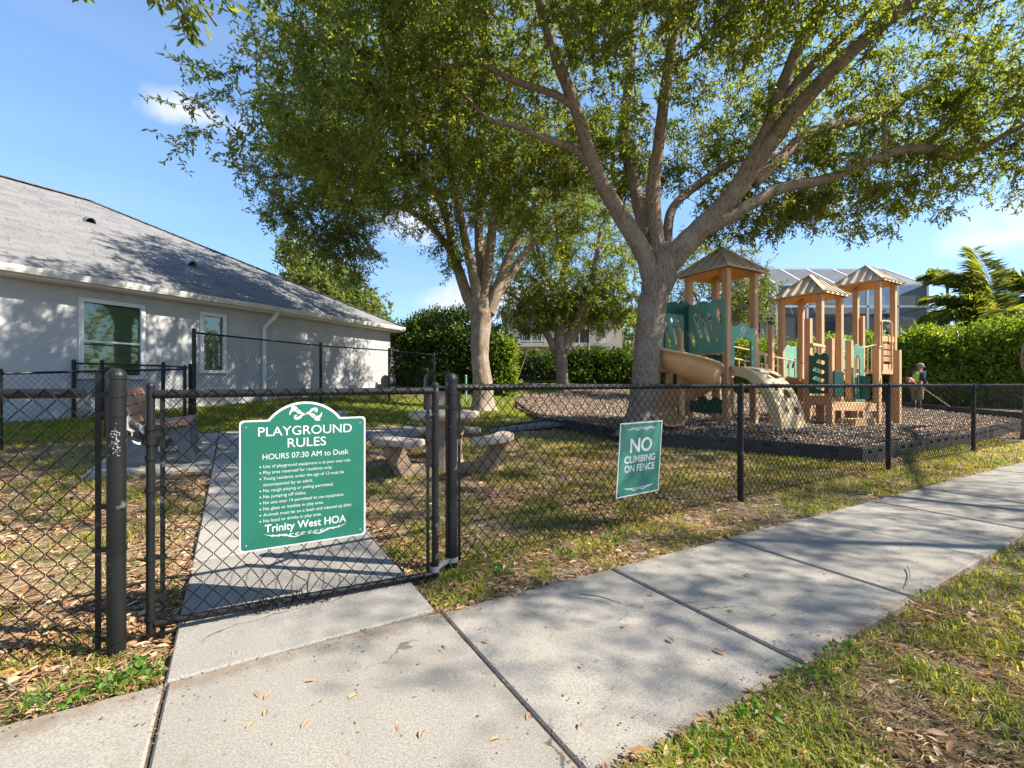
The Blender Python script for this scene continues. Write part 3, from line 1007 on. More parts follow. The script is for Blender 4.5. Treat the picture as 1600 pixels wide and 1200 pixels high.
s_o = np.array((*(ga + gd * .335 + gn * .047), .338)); sx = np.array((*gd, 0.004)); up = np.array((0, 0, 1.0))
sn3 = np.cross(unit(sx), up)                     # points to the street
sign = thing('sign', 'green arched sign with white playground rules hanging on the gate', 'sign', s_o)
if np.dot(sn3[:2], gn) < 0: sn3 = -sn3
curve_panel('panel', [rules_outline(0)], s_o, sx, up, .003, m_paint, sign, bevel=.0006)
curve_panel('green_field', [rules_outline(.008)], s_o + sn3 * .0022, sx, up, .001, m_signg, sign, bevel=.0002)
to = s_o + sn3 * .0032


def sline(txt, size, cx, cy, w=None, bold=0.0, align='CENTER', par=sign, o=to, ux=sx, xs=1.0):
    text_obj(txt, size, o + unit(ux) * cx + up * cy, ux, up, m_paint, par, align=align, width=w, bold=bold, xs=xs)


sline('PLAYGROUND', .062, .286, .535, w=.42, bold=.0002)
sline('RULES', .062, .286, .476, w=.172, bold=.0002)
sline('HOURS 07:30 AM to Dusk', .038, .286, .424, w=.385, bold=.0)
rules = ['Use of playground equipment is at your own risk.', 'Play area reserved for residents only.', 'Young residents under the age of 12 must be',
         'accompanied by an adult.', 'No rough playing or yelling permitted.', 'No jumping off slides.', 'No one over 14 permitted to use equipment.',
         'No glass or bottles in play area.', 'Animals must be on a leash and cleaned up after.', 'No food or drinks in play area.']
rw = [.395, .305, .36, .215, .31, .185, .36, .265, .40, .255]
for k, (t, w) in enumerate(zip(rules, rw)):
    y = .385 - .0285 * k
    sline(t, .0215, .098, y, w=w, align='LEFT', bold=-.0001)
    if k != 3:
        mb = MB(); c = to + unit(sx) * .086 + up * (y + .006)
        mb.prism(arc(0, 0, .0034, .0034, 0, 330, 8), c, sx, up, .0006); mb.build('bullet', m_paint, sign)
sline('Trinity West HOA', .052, .286, .080, w=.365, bold=.0006)


def ribbon(mb, pts, w, o, ux, uy, un, th=.0007):
    P = catmull(pts, 6); n = len(P)
    T = np.gradient(P, axis=0); T /= np.linalg.norm(T, axis=1)[:, None] + 1e-9
    Nn = np.stack([-T[:, 1], T[:, 0]], 1); k = np.sin(np.linspace(.12, math.pi - .12, n)) * w / 2
    A = P + Nn * k[:, None]; B = P - Nn * k[:, None]
    to3 = lambda q: o + unit(ux) * q[0] + unit(uy) * q[1] + un * th
    V = [to3(q) for q in A] + [to3(q) for q in B]
    mb.add(V, [(i, i + 1, n + i + 1, n + i) for i in range(n - 1)])


def mir(p, cx): return [(2 * cx - x, y) for x, y in p]


mb = MB(); cx = .282
c1 = [(cx, .632), (cx - .02, .640), (cx - .035, .652), (cx - .058, .655), (cx - .068, .645), (cx - .072, .63)]
c2 = [(cx, .632), (cx - .018, .628), (cx - .028, .618), (cx - .045, .614), (cx - .048, .626), (cx - .038, .63)]
c3 = [(cx - .012, .634), (cx - .035, .643), (cx - .045, .664), (cx - .06, .668), (cx - .062, .659)]
for c in (c1, c2, c3):
    ribbon(mb, c, .013, to, sx, up, sn3); ribbon(mb, [(2 * cx - x, 2 * .634 - y + .004) for x, y in c], .013, to, sx, up, sn3)
mb.build('scroll_ornament', m_paint, sign)


def lace(mb, cx, cy, hw, o, ux, un, s=1.0, bow=.0):
    for sg in (-1, 1):
        ribbon(mb, [(cx + sg * .01, cy), (cx + sg * hw * .3, cy - .010 * s), (cx + sg * hw * .55, cy + .006 * s), (cx + sg * hw * .8, cy + .002 * s + bow * .5), (cx + sg * hw, cy + .010 * s + bow)], .006 * s, o, ux, up, un)
        for k in range(6):
            x0 = cx + sg * hw * (.08 + .145 * k); y0 = cy + (bow * (k / 6) ** 2); r = .0085 * s * (1 - .07 * k)
            ribbon(mb, [(x0 + r * 1.5 * math.cos(a) * (1 - a / 9), y0 + r * math.sin(a) * (1 - a / 9)) for a in np.linspace(0, 6.0, 8)], .0042 * s, o, ux, up, un)


mb = MB(); lace(mb, .286, .052, .185, to, sx, sn3, 1.0, .012); mb.build('scroll_ornament', m_paint, sign)
mb = MB()
for x, y, mm in ((.028, .58, 0), (.538, .58, 0), (.028, .03, 1), (.538, .03, 0), (.286, .632, 1)):
    c = s_o + sn3 * .003 + unit(sx) * x + up * y
    mb.prism(arc(0, 0, .0045, .0045, 0, 330, 8), c, sx, up, .0016)
mb.build('bolt', m_galv, sign)

# ------------------------------------------------------------------ the no climbing sign
fd = unit(fp[1] - fp[0]); fn = np.array((fd[1], -fd[0]))
tl = 1.377; tr = 1.86
A3 = np.array((*(fp[0] + fd * 1.375 + fn * .045), .823)); rl = rad(-5.0)
sx2 = unit(np.array((fd[0] * math.cos(rl * .15), fd[1] * math.cos(rl * .15), .010)))
ud = unit(np.array((fd[0] * .085, fd[1] * .085, 1.0)))
o2 = A3 - ud * .565
n2 = unit(np.cross(sx2, ud))
if np.dot(n2[:2], fn) < 0: n2 = -n2
sg2 = thing('sign', 'tilted green sign reading no climbing hung on the fence by the big oak', 'sign', o2)
curve_panel('panel', [[(0, 0), (.476, 0), (.476, .565), (0, .565)]], o2, sx2, ud, .003, m_paint, sg2, bevel=.0006)
curve_panel('green_field', [[(.011, .011), (.465, .011), (.465, .554), (.011, .554)]], o2 + n2 * .0022, sx2, ud, .001, m_signg2, sg2, bevel=.0002)
t2 = o2 + n2 * .0032
for txt, sz, cy, w, bd in (('NO', .15, .335, .245, .003), ('CLIMBING', .075, .255, .345, .0008), ('ON FENCE', .075, .185, .335, .0008)):
    text_obj(txt, sz, t2 + sx2 * .238 + ud * cy, sx2, ud, m_paint, sg2, width=w, bold=bd)
up_keep = up
mb = MB()
_up = up; up = ud
lace(mb, .238, .515, .17, t2, sx2, n2, 1.25, -.012); lace(mb, .238, .05, .17, t2, sx2, n2, 1.25, .012)
up = _up
mb.build('scroll_ornament', m_paint, sg2)
mb = MB()
for x, y in ((.02, .545), (.456, .545), (.02, .02), (.456, .02)):
    mb.tube([o2 + sx2 * x + ud * y + n2 * .004 + ud * .012, o2 + sx2 * x + ud * y + n2 * .006 - ud * .012], .0022, 6)
mb.build('wire_tie', m_wire, sg2)

# ================================================================== the grey house
HA = np.array((-8.44, 7.6)); ha = unit(np.array((.465, .885))); hn = np.array((ha[1], -ha[0]))
OV = .3; EZ = 3.07; PIT = .53; HT0, HT1 = -8.6, 9.2; HWID = 11.8
house = thing('house', 'grey stucco house with shingle hip roof and white windows', 'house', (*HA, .4))


def hp(t, n, z): q = HA + ha * t + hn * n; return np.array((q[0], q[1], z))


def wall_t(px, n=0.0):
    k = (px - 800) / FPX; b = HA + hn * n
    return (k * b[1] - b[0]) / (ha[0] - k * ha[1])


def wz(px, py):
    t = wall_t(px); return CAM_H - (py - 600) / FPX * (HA + ha * t)[1]


ha3 = np.array((*ha, 0)); hn3 = np.array((*hn, 0))
wins = []
for px0, px1, pt0, pb0 in ((122, 226, 464, 592), (312, 353, 487, 583)):
    t0, t1 = wall_t(px0), wall_t(px1); wins.append((t0, t1, wz(px0, pb0), wz(px0, pt0)))
# front wall with its window openings
oo = hp(HT0, 0, -.1)
loops = [[(0, 0), (HT1 - HT0, 0), (HT1 - HT0, 3.06), (0, 3.06)]]
for t0, t1, z0, z1 in wins:
    loops.append([(t0 - HT0 + .03, z0 + .1 + .03), (t1 - HT0 - .03, z0 + .13), (t1 - HT0 - .03, z1 + .07), (t0 - HT0 + .03, z1 + .07)])
curve_panel('wall', loops, oo - hn3 * .1, ha3, (0, 0, 1), .2, m_stucco, house, bevel=.002)
mb = MB(); mb.box(hp(HT1 - .1, -HWID / 2 - .1, 1.4), (.2, HWID - .202, 3.1), ha3, hn3); mb.build('wall', m_stucco, house)
mb = MB(); mb.box(hp(HT0 + .1, -HWID / 2 - .1, 1.4), (.2, HWID - .202, 3.1), ha3, hn3); mb.build('wall', m_stucco, house)
mb = MB(); mb.box(hp((HT0 + HT1) / 2, -HWID + .1, 1.4), (HT1 - HT0 - .402, .2, 3.1), ha3, hn3); mb.build('wall', m_stucco, house)
# roof: a hip with thickness
r0, r1 = HT0 - OV, HT1 + OV; half = (HWID + 2 * OV) / 2
E = [hp(r0, OV, EZ), hp(r1, OV, EZ), hp(r1, OV - 2 * half, EZ), hp(r0, OV - 2 * half, EZ)]
Rg = [hp(r0 + half, OV - half, EZ + PIT * half), hp(r1 - half, OV - half, EZ + PIT * half)]
mb = MB()
dn = np.array((0, 0, -.06))
mb.add(E + Rg + [e + dn for e in E], [(0, 1, 5, 4), (1, 2, 5), (2, 3, 4, 5), (3, 0, 4), (9, 8, 7, 6), (6, 7, 1, 0), (7, 8, 2, 1), (8, 9, 3, 2), (9, 6, 0, 3)])
roof = mb.build('roof', m_shing[2], house)
# shingles, course by course on the slope that is seen
ga_ = math.sqrt(1 + PIT * PIT); upv = unit(-hn3 + np.array((0, 0, PIT))); nv = unit(np.cross(ha3, upv))
if nv[2] < 0: nv = -nv
EXPO = .137
items = []
crs = 0; g = 0.0
while g < half - .05:
    tmax = r1 - g - .02; tmin = -1.6 + random.uniform(-.5, 0)
    t = tmin
    while t < tmax - .05:
        Ls = min(random.choice((.22, .27, .33, .38)), tmax - t)
        p = hp(t + Ls / 2, OV, EZ) + upv * (g * ga_ + EXPO * .5) + nv * .012
        items.append((np.linalg.norm(p - np.array((0, 0, CAM_H))), p, Ls, random.random()))
        t += Ls + .004
    g += EXPO / ga_; crs += 1
items.sort(key=lambda q: q[0])
rotm = Matrix((tuple(ha3), tuple(upv), tuple(nv))).transposed()
tilt = Matrix.Rotation(rad(2.6), 3, 'X')
smesh = {}
for k in range(3):
    for th in (.018, .028):
        b = MB(); b.box((0, 0, 0), (1, EXPO + .03, th)); me = bpy.data.meshes.new('shingle'); me.from_pydata(b.v, [], b.f); me.materials.append(m_shing[k]); smesh[(k, th)] = me
rest = [MB(), MB(), MB()]
hO = ORG[house.name]
for n, (dd, p, Ls, rv) in enumerate(items):
    k = 0 if rv < .45 else (1 if rv < .8 else 2); th = .028 if rv * 10 % 1 > .5 else .018
    if n < 300:
        o = bpy.data.objects.new('shingle', smesh[(k, th)]); COL.objects.link(o); o.parent = roof
        m4 = (rotm @ tilt).to_4x4() @ Matrix.Diagonal((Ls, 1, 1, 1)); m4.translation = Vector(p - hO); o.matrix_basis = m4
    else:
        rt = np.array(rotm @ tilt)
        rest[k].box(p, (Ls, EXPO + .03, th), rt[:, 0], rt[:, 1])
for k in range(3):
    rest[k].build('shingle_field', m_shing[k], roof, kind='stuff')
mb = MB()
for a, b in ((Rg[1], E[1]), (Rg[0], Rg[1])):
    n = int(np.linalg.norm(b - a) / .24)
    for k in range(n):
        p = a + (b - a) * (k / n); q = a + (b - a) * ((k + 1.15) / n)
        mb.beam(p + np.array((0, 0, .03)), q + np.array((0, 0, .018)), .26, .02)
mb.build('ridge_cap', m_shing[1], roof, kind='stuff')
# gutter, fascia, soffit
mb = MB()
prof = [(0, 0), (.085, 0), (.105, .05), (.115, .10), (.115, .115), (.10, .115), (.09, .06), (.07, .015), (.012, .015), (.012, .115), (0, .115)]
mb.prism(prof, hp(r0, OV + .012, EZ - .125), hn3, (0, 0, 1), -(r1 - r0) if np.dot(np.cross(hn3, (0, 0, 1)), ha3) < 0 else (r1 - r0))
mb.build('gutter', m_cream, house)
mb = MB(); mb.box(hp((r0 + r1) / 2, OV, EZ - .115), (r1 - r0 + .0, .02, .10), ha3, hn3); mb.build('fascia', m_cream, house)
mb = MB(); mb.box(hp((r0 + r1) / 2, OV / 2 + .002, EZ - .16), (r1 - r0 - .05, OV - .03, .02), ha3, hn3); mb.build('soffit', m_white, house)
mb = MB(); mb.box(hp(r1 - .01, OV - half, EZ - .1), (.02, 2 * half - .06, .13), ha3, hn3); mb.build('fascia', m_cream, house)
mb = MB(); mb.box(hp(r1 - OV / 2 - .02, OV - half, EZ - .175), (OV - .04, 2 * half - .1, .02), ha3, hn3); mb.build('soffit', m_white, house)
# downspout
td = wall_t(411)
mb = MB()
mb.box(hp(td, .05, (EZ - .5 + .4) / 2), (.085, .06, EZ - .5 - .4), ha3, hn3)
mb.beam(hp(td, .05, EZ - .53), hp(td + .12, .2, EZ - .30), .085, .06, up=hn3)
mb.beam(hp(td + .12, .2, EZ - .33), hp(td + .18, OV + .05, EZ - .115), .085, .06, up=hn3)
mb.build('downspout', m_white, house, bevel=.008)
# windows
for wi, (t0, t1, z0, z1) in enumerate(wins):
    fw = .075
    mb = MB(); tc = (t0 + t1) / 2; zc = (z0 + z1) / 2
    mb.box(hp(tc, .012, z1 - fw / 2), (t1 - t0, .06, fw), ha3, hn3); mb.box(hp(tc, .016, z0 + fw / 2), (t1 - t0 + .04, .08, fw), ha3, hn3)
    for t in (t0 + fw / 2, t1 - fw / 2): mb.box(hp(t, .010, zc), (fw, .056, z1 - z0 - 2 * fw), ha3, hn3)
    win = mb.build('window', m_white, house, bevel=.004)
    mb = MB(); mb.box(hp(tc, -.03, zc), (t1 - t0 - 2 * fw, .006, z1 - z0 - 2 * fw), ha3, hn3); mb.build('pane', m_glass, win)
    if wi == 0:
        mb = MB(); mb.box(hp(tc, -.018, z0 + (z1 - z0) * .47), (t1 - t0 - 2 * fw, .03, .035), ha3, hn3); mb.build('sash_bar', m_white, win)
        mb = MB(); z = z0 + fw + .02; tl_ = np.array((0, 0, 1.0))
        while z < z1 - fw - .02:
            mb.box(hp(tc, -.085, z), (t1 - t0 - 2 * fw - .02, .036, .003), ha3, unit(hn3 * .5 + np.array((0, 0, 1.0)))); z += .042
        mb.build('blind', m_blind, win, kind='stuff')
    else:
        mb = MB(); z = z0 + fw + .02
        mb.box(hp(tc, -.09, zc), (t1 - t0 - 2 * fw - .02, .01, z1 - z0 - 2 * fw - .02), ha3, hn3)
        mb.build('blind', m_galv, win)
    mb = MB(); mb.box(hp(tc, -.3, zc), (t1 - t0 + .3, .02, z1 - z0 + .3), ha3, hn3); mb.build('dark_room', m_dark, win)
# roof vents
for px, py in ((137, 347), (295, 414)):
    k = (px - 800) / FPX
    lo, hi = 5.0, 30.0
    for _ in range(50):
        m_ = (lo + hi) / 2; p = W(px, py, m_); rel = p[:2] - HA; gg = OV - np.dot(rel, hn)
        if p[2] > EZ + PIT * gg: lo = m_
        else: hi = m_
    p = W(px, py, lo); mb = MB()
    for q in range(4):
        pass
    base = p; dnv = -upv
    P = [[base + ha3 * (.11 * math.cos(a)) * s + nv * (.17 * math.sin(a) * s) + upv * (.18 - .34 * i / 3) for a in np.linspace(0, math.pi, 9)] for i, s in enumerate((.35, .8, 1.0, 1.0))]
    mb.grid(P, thick=-.012 * nv); mb.box(base, (.36, .46, .012), ha3, upv)
    v = mb.build('roof_vent', m_galv, roof)
# soffit lamp
p = hp(wall_t(560), .05, wz(560, 510)); mb = MB(); mb.lathe(p, [(.045, -.02), (.05, .02), (.02, .05)], 12); mb.tube([p, p + hn3 * .09 + np.array((.02, 0, -.05))], [.03, .05], 10)
mb.build('flood_lamp', m_white, house)
# hose reel by the far corner
p = W(606, 603, 15.2); p[2] = float(terr(p[0], p[1]))
hr = thing('hose_reel', 'dark hose reel standing at the far corner of the grey house', 'hose reel', p)
mb = MB()
for s in (-.12, .12): mb.lathe((0, 0, 0), [], 3) if False else mb.tube([p + ha3 * s + np.array((0, 0, .3)), p + ha3 * (s + .02) + np.array((0, 0, .3))], .2, 16)
mb.build('reel_side', m_lid, hr)
mb = MB(); mb.tube([p + ha3 * -.11 + np.array((0, 0, .3)), p + ha3 * .12 + np.array((0, 0, .3))], .15, 16); mb.build('hose', m_lid, hr)
mb = MB(); mb.box(p + np.array((0, 0, .06)), (.34, .3, .12), ha3, hn3); mb.build('base', m_lid, hr)

# ================================================================== rear fences
def small_fence(name, label, cat, posts, zt, rp=.03, rr=.017, w=.073, h=.083, r=.0022, group=None, hmesh=None):
    t = thing(name, label, cat, (*posts[0], float(terr(*posts[0]))), group)
    for p, z, in zip(posts, zt):
        post_mb(p, rp, float(terr(*p)) - .1, z, n=12).build('post', m_vinyl, t)
    for k in range(len(posts) - 1):
        p, q = np.asarray(posts[k], float), np.asarray(posts[k + 1], float)
        mb = MB(); mb.tube([(*p, zt[k] - .03), (*q, zt[k + 1] - .03)], rr, 8); mb.build('top_rail', m_vinyl, t)
        L = np.linalg.norm(q - p)
        V, Fq = strands(p, q, lambda u: float(terr(*(p + (q - p) * min(1, u / L)))) + .04, lambda u: zt[k] + (zt[k + 1] - zt[k]) * u / L - .02, w=w, h=h, r=r, detail=False)
        np_obj('wire_mesh', V, Fq, m_wire, t, kind='stuff')
    return t


c1 = G(303, 667)[:2]
c3 = W(608, 546, 12.8)[:2]
dd = c3 - c1
tallp = [c1, c1 + dd * .54, c3, c3 + dd * .42]
tallz = [W(303, 517, c1[1])[2], W(501, 538, tallp[1][1])[2], W(608, 546, 12.8)[2], W(700, 553, tallp[3][1])[2]]
tf = small_fence('chain_link_fence', 'tall black chain link fence running along the side of the grey house', 'fence', tallp, tallz, rp=.033, r=.0025)
lowp = [np.array(G(158, 697)[:2]), c1 + np.array((-.09, -.1))]
pl = G(0, 705)[:2]
lowp = [np.array((pl[0] - 1.2, pl[1] - 2.9 + .0)), np.array(pl), (np.array(pl) * .5 + lowp[1] * .5), lowp[1]]
lowz = [1.28, W(0, 580, lowp[1][1])[2], 1.345, W(300, 574, lowp[3][1])[2]]
small_fence('chain_link_fence', 'low black chain link fence on the lawn left of the bench', 'fence', lowp, lowz, rp=.027, r=.0022)
wpt = np.array(hp(wall_t(113), .06, 0)[:2])
gp = [wpt, wpt + (c1 - wpt) * .24, wpt + (c1 - wpt) * .75, c1 + np.array((-.1, .05))]
gz_ = [W(113, 565, gp[0][1])[2], W(158, 566, gp[1][1])[2], W(252, 569, gp[2][1])[2], W(296, 572, gp[3][1])[2]]
small_fence('gate_fence', 'narrow black chain link gate run from house wall to the tall fence post', 'fence', gp, gz_, rp=.03, r=.0022)

# small boxes on the lawn
p = G(535, 655); ub = thing('utility_box', 'small pale grey utility box on the lawn behind the rules sign', 'utility box', p)
mb = MB(); mb.box(p + np.array((0, 0, .06)), (.2, .14, .17)); mb.build('case', m_galv, ub, bevel=.01)
mb = MB(); mb.box(p + np.array((0, 0, .152)), (.215, .155, .015)); mb.build('lid', m_alum, ub, bevel=.004)
p = W(728, 610, 13.5); p[2] = float(terr(p[0], p[1]))
mk = thing('marker_post', 'thin pale green marker post left of the pale middle tree', 'post', p)
mb = MB(); mb.tube([p + np.array((0, 0, -.1)), p + np.array((0, 0, .75))], .03, 8); mb.build('pole', m_glite, mk)
mb = MB(); mb.lathe(p + np.array((0, 0, .751)), [(.034, 0), (.034, .03), (.01, .05)], 8); mb.build('cap', m_glite, mk)

# ================================================================== bench
s0_, d0_ = -2.13, 4.12
e_s = np.array((*SU, 0)); e_d = np.array((*SN, 0)); zg = float(terr(*xy_of(-1.9, 4.8))) + .016


def bp(s, d, z):
    x, y = xy_of(s, d); return np.array((x, y, zg + z))


bench = thing('bench', 'brown slatted bench with grey moulded legs beside the path', 'bench', bp(-1.9, 4.8, 0))
for k in range(5):
    s = -1.64 - .098 * k
    mb = MB(); mb.beam(bp(s, 4.0, .445 - .012 * k), bp(s, 5.55, .445 - .012 * k), .09, .038); mb.build('seat_slat', m_slat, bench, bevel=.006)
for k in range(4):
    z = .50 + .105 * k; s = -2.11 - .035 * k
    mb = MB(); mb.beam(bp(s, 4.0, z), bp(s, 5.55, z), .096, .036, up=unit(e_s + np.array((0, 0, .33)))); mb.build('back_slat', m_slat, bench, bevel=.006)
leg2d = [(-.02, 0), (.13, 0), (.16, .05), (.185, .22), (.25, .30), (.36, .30), (.43, .22), (.47, .05), (.46, 0), (.62, 0), (.62, .06), (.57, .20), (.57, .40), (.54, .425),
         (.10, .365), (.05, .42), (-.03, .80), (-.075, .80), (-.02, .36), (.0, .06)]
for d in (4.12, 4.78, 5.42):
    mb = MB(); mb.prism([(x, z) for x, z in leg2d], bp(-2.15, d, 0), e_s, (0, 0, 1), -.09); mb.build('leg_frame', m_grey, bench, bevel=.012)
    if d == 4.12: pass
mb = MB(); mb.beam(bp(-1.85, 4.05, .16), bp(-1.85, 5.43, .16), .06, .06); mb.build('stretcher', m_grey, bench, bevel=.01)

# ================================================================== concrete picnic table
tx, ty = -.825, 5.62; tz = float(terr(tx, ty))
pt = thing('picnic_table', 'round concrete picnic table with curved seats behind the gate hinge post', 'picnic table', (tx, ty, tz))
mb = MB(); mb.lathe((tx, ty, tz), [(.34, .60), (.40, .615), (.425, .645), (.43, .67), (.415, .695), (.37, .705), (.02, .712)], 40); mb.build('tabletop', m_tabl, pt, smooth=True)
for k in range(3):
    a = rad(30 + 120 * k); u = np.array((math.cos(a), math.sin(a), 0)); v = np.array((-u[1], u[0], 0))
    mb = MB(); mb.prism([(.03, -.08), (.26, -.08), (.21, .3), (.28, .615), (.03, .615)], np.array((tx, ty, tz)) - v * .045, u, (0, 0, 1), -.09); mb.build('pedestal', m_aggr, pt, bevel=.012)
for aseat in (225, 338, 95):
    P = []
    r0s, r1s = .60, .86
    for i in range(13):
        a = rad(aseat - 36 + 72 * i / 12); en = min(1, 1.0 - abs(i - 6) ** 4 / 6 ** 4 * .55); mid = (r0s + r1s) / 2; hw = (r1s - r0s) / 2 * en
        P.append([(tx + (mid + hw * q) * math.cos(a), ty + (mid + hw * q) * math.sin(a), tz + .44 + (0.012 * (1 - q * q))) for q in (-1, -.6, 0, .6, 1)])
    mb = MB(); mb.grid(P, thick=(0, 0, -.075)); mb.build('seat', m_tabl, pt, smooth=False, bevel=.02)
    a = rad(aseat); u = np.array((math.cos(a), math.sin(a), 0)); v = np.array((-u[1], u[0], 0)); c = np.array((tx, ty, tz))
    mb = MB(); mb.prism([(.10, -.08), (.62, -.08), (.66, .05), (.84, .37), (.64, .37), (.50, .12), (.25, .10), (.10, .16)], c - v * .08, u, (0, 0, 1), -.16); mb.build('seat_leg', m_aggr, pt, bevel=.015)

# ================================================================== trash can
p = W(689, 700, 7.7); p[2] = float(terr(p[0], p[1]))
tcn = thing('trash_can', 'square aggregate litter bin with black hood behind the picnic table', 'trash can', p)
ux = np.array((math.cos(.25), math.sin(.25), 0)); uy = np.array((-ux[1], ux[0], 0)); Z = np.array((0, 0, 1.0))
mb = MB()
for a in (-1, 1):
    for b in (-1, 1): mb.beam(p + ux * .235 * a + uy * .235 * b + Z * .02, p + ux * .235 * a + uy * .235 * b + Z * .86, .07, .07, up=ux)
mb.build('corner_frame', m_lid, tcn, bevel=.01)
for k, (u, v) in enumerate(((ux, uy), (uy, -ux), (-ux, -uy), (-uy, ux))):
    mb = MB(); mb.box(p + u * .245 + Z * .44, (.02, .40, .76), u, v); mb.build('panel', m_aggr, tcn)
mb = MB(); mb.box(p + Z * .88, (.56, .56, .05), ux, uy); mb.build('lid', m_lid, tcn, bevel=.02)
hood = []
for k in range(15):
    a = math.pi * k / 14
    hood.append(p + ux * (.27 * math.copysign(abs(math.cos(a)) ** .35, math.cos(a))) + Z * (.90 + .23 * abs(math.sin(a)) ** .5))
mb = MB(); P = [[q - uy * .24, q - uy * .12, q + uy * .12, q + uy * .24] for q in hood]; ctr = p + Z * .9
thk = [[(ctr - q) * .16 for q in row] for row in P]
mb.grid(P, thick=np.array(thk)); mb.build('hood', m_lid, tcn, smooth=False, bevel=.006)

# ================================================================== playground
pe1 = np.array((.866, .5, 0)); pe2 = np.array((-.5, .866, 0)); UP = np.array((0, 0, 1.0)); PS = .86
N1 = np.array((4.05, 8.7, 0)); N2 = N1 + pe1 * 3.32; N3 = N1 + pe1 * 6.05 - pe2 * .02
pg = thing('playground_set', 'brown post playground set with tan slide, green panels and three roofed towers', 'playground', (*N1[:2], .3))
PB = m_brown


def pz(p): return float(bed_z(p[0], p[1]))


def ppost(p, z1, w=.125, z0=None):
    c = np.asarray(p, float); z0 = pz(c) - .12 if z0 is None else z0
    k = w / 2; ch = .012
    poly = [(-k, -k + ch), (-k + ch, -k), (k - ch, -k), (k, -k + ch), (k, k - ch), (k - ch, k), (-k + ch, k), (-k, k - ch)]
    mb = MB(); mb.prism(poly, (c[0], c[1], z0), pe1, pe2, z1 - z0); return mb.build('post', PB, pg)


def proof(N, ze, rise=.50, q=.60):
    c = N + (pe1 + pe2) * PS / 2
    cor = [c + (-pe1 - pe2) * q, c + (pe1 - pe2) * q, c + (pe1 + pe2) * q, c + (-pe1 + pe2) * q]
    E = [np.array((p[0], p[1], ze)) for p in cor]; A = np.array((c[0], c[1], ze + rise))
    mb = MB(); mb.add(E + [A] + [e + UP * .035 for e in E] + [A + UP * .05],
                      [(1, 0, 4), (2, 1, 4), (3, 2, 4), (0, 3, 4), (5, 6, 9), (6, 7, 9), (7, 8, 9), (8, 5, 9)] + [(k, (k + 1) % 4, 5 + (k + 1) % 4, 5 + k) for k in range(4)])
    r = mb.build('roof', m_roofp, pg)
    mb = MB(); ci = [c + (e - np.array((c[0], c[1], ze))) * .9 for e in E]
    ci = [np.array((p[0], p[1], ze - .004)) for p in ci]; mb.add(ci + [A - UP * .06], [(1, 0, 4), (2, 1, 4), (3, 2, 4), (0, 3, 4)]); mb.build('soffit', m_under, r)
    for k in range(4):
        a, b = E[k] + UP * .035, E[(k + 1) % 4] + UP * .035; top = A + UP * .05
        nrm = unit(np.cross(b - a, top - a))
        for f in (.07, .24, .41, .59, .76, .93):
            foot = a + (b - a) * f
            g_ = 1 - abs(f - .5) * 2
            hd = foot + (((a + b) / 2 - foot) * 0 + (top - (a + b) / 2)) * (g_ * .97)
            if np.linalg.norm(hd - foot) < .06: hd = foot + (top - (a + b) / 2) * .12
            mb = MB(); mb.beam(foot - unit(hd - foot) * .015 + nrm * .012, hd + nrm * .012, .055, .034, up=nrm); mb.build('roof_batten', m_roofp, r)
        mb = MB(); mb.beam(a + UP * .01 - unit(top - a) * .02, top + UP * .012, .075, .045); mb.build('hip_cap', m_roofp, r)
    return r


def slotpanel(w, h, slots, wave=.05, n=14, edge=.0):
    """outline with a wavy top and slanted slots (cx, cy, len, angle, r)"""
    pts = [(0, 0), (w, 0)] + [(w * (1 - k / n), h + wave * (abs(math.sin(2.5 * math.pi * (k / n) + .5 * math.pi * 0)) * (.6 + .8 * math.sin(math.pi * k / n)) - .3)) for k in range(n + 1)]
    loops = [pts]
    for cx, cy, ln, an, r in slots:
        u = np.array((math.cos(rad(an)), math.sin(rad(an)))); v = np.array((-u[1], u[0])); L = []
        for k in range(7): a = -math.pi / 2 + math.pi * k / 6; L.append(np.array((cx, cy)) + u * (ln / 2 + r * math.cos(a)) + v * r * math.sin(a))
        for k in range(7): a = math.pi / 2 + math.pi * k / 6; L.append(np.array((cx, cy)) + u * (-ln / 2 + r * math.cos(a)) + v * r * math.sin(a))
        loops.append([tuple(q) for q in L][::-1])
    return loops


def tower(N, ze, zd, roof=True):
    P = [N, N + pe1 * PS, N + (pe1 + pe2) * PS, N + pe2 * PS]
    for p in P: ppost(p, ze + .06)
    c = N + (pe1 + pe2) * PS / 2
    mb = MB(); mb.box((c[0], c[1], zd - .035), (PS + .02, PS + .02, .05), pe1, pe2); dk = mb.build('deck', PB, pg)
    mb = MB(); mb.beam((*(P[0] - pe2 * .075)[:2], zd - .06), (*(P[1] - pe2 * .075)[:2], zd - .06), .03, .13)
    mb.beam((*(P[0] - pe1 * .075)[:2], zd - .06), (*(P[3] - pe1 * .075)[:2], zd - .06), .03, .13); mb.build('deck_rim', PB, pg)
    if roof: proof(N, ze)
    return P


T1 = tower(N1, 3.30, 1.42); T2 = tower(N2, 3.14, 1.20); T3 = tower(N3, 3.72, 1.50)

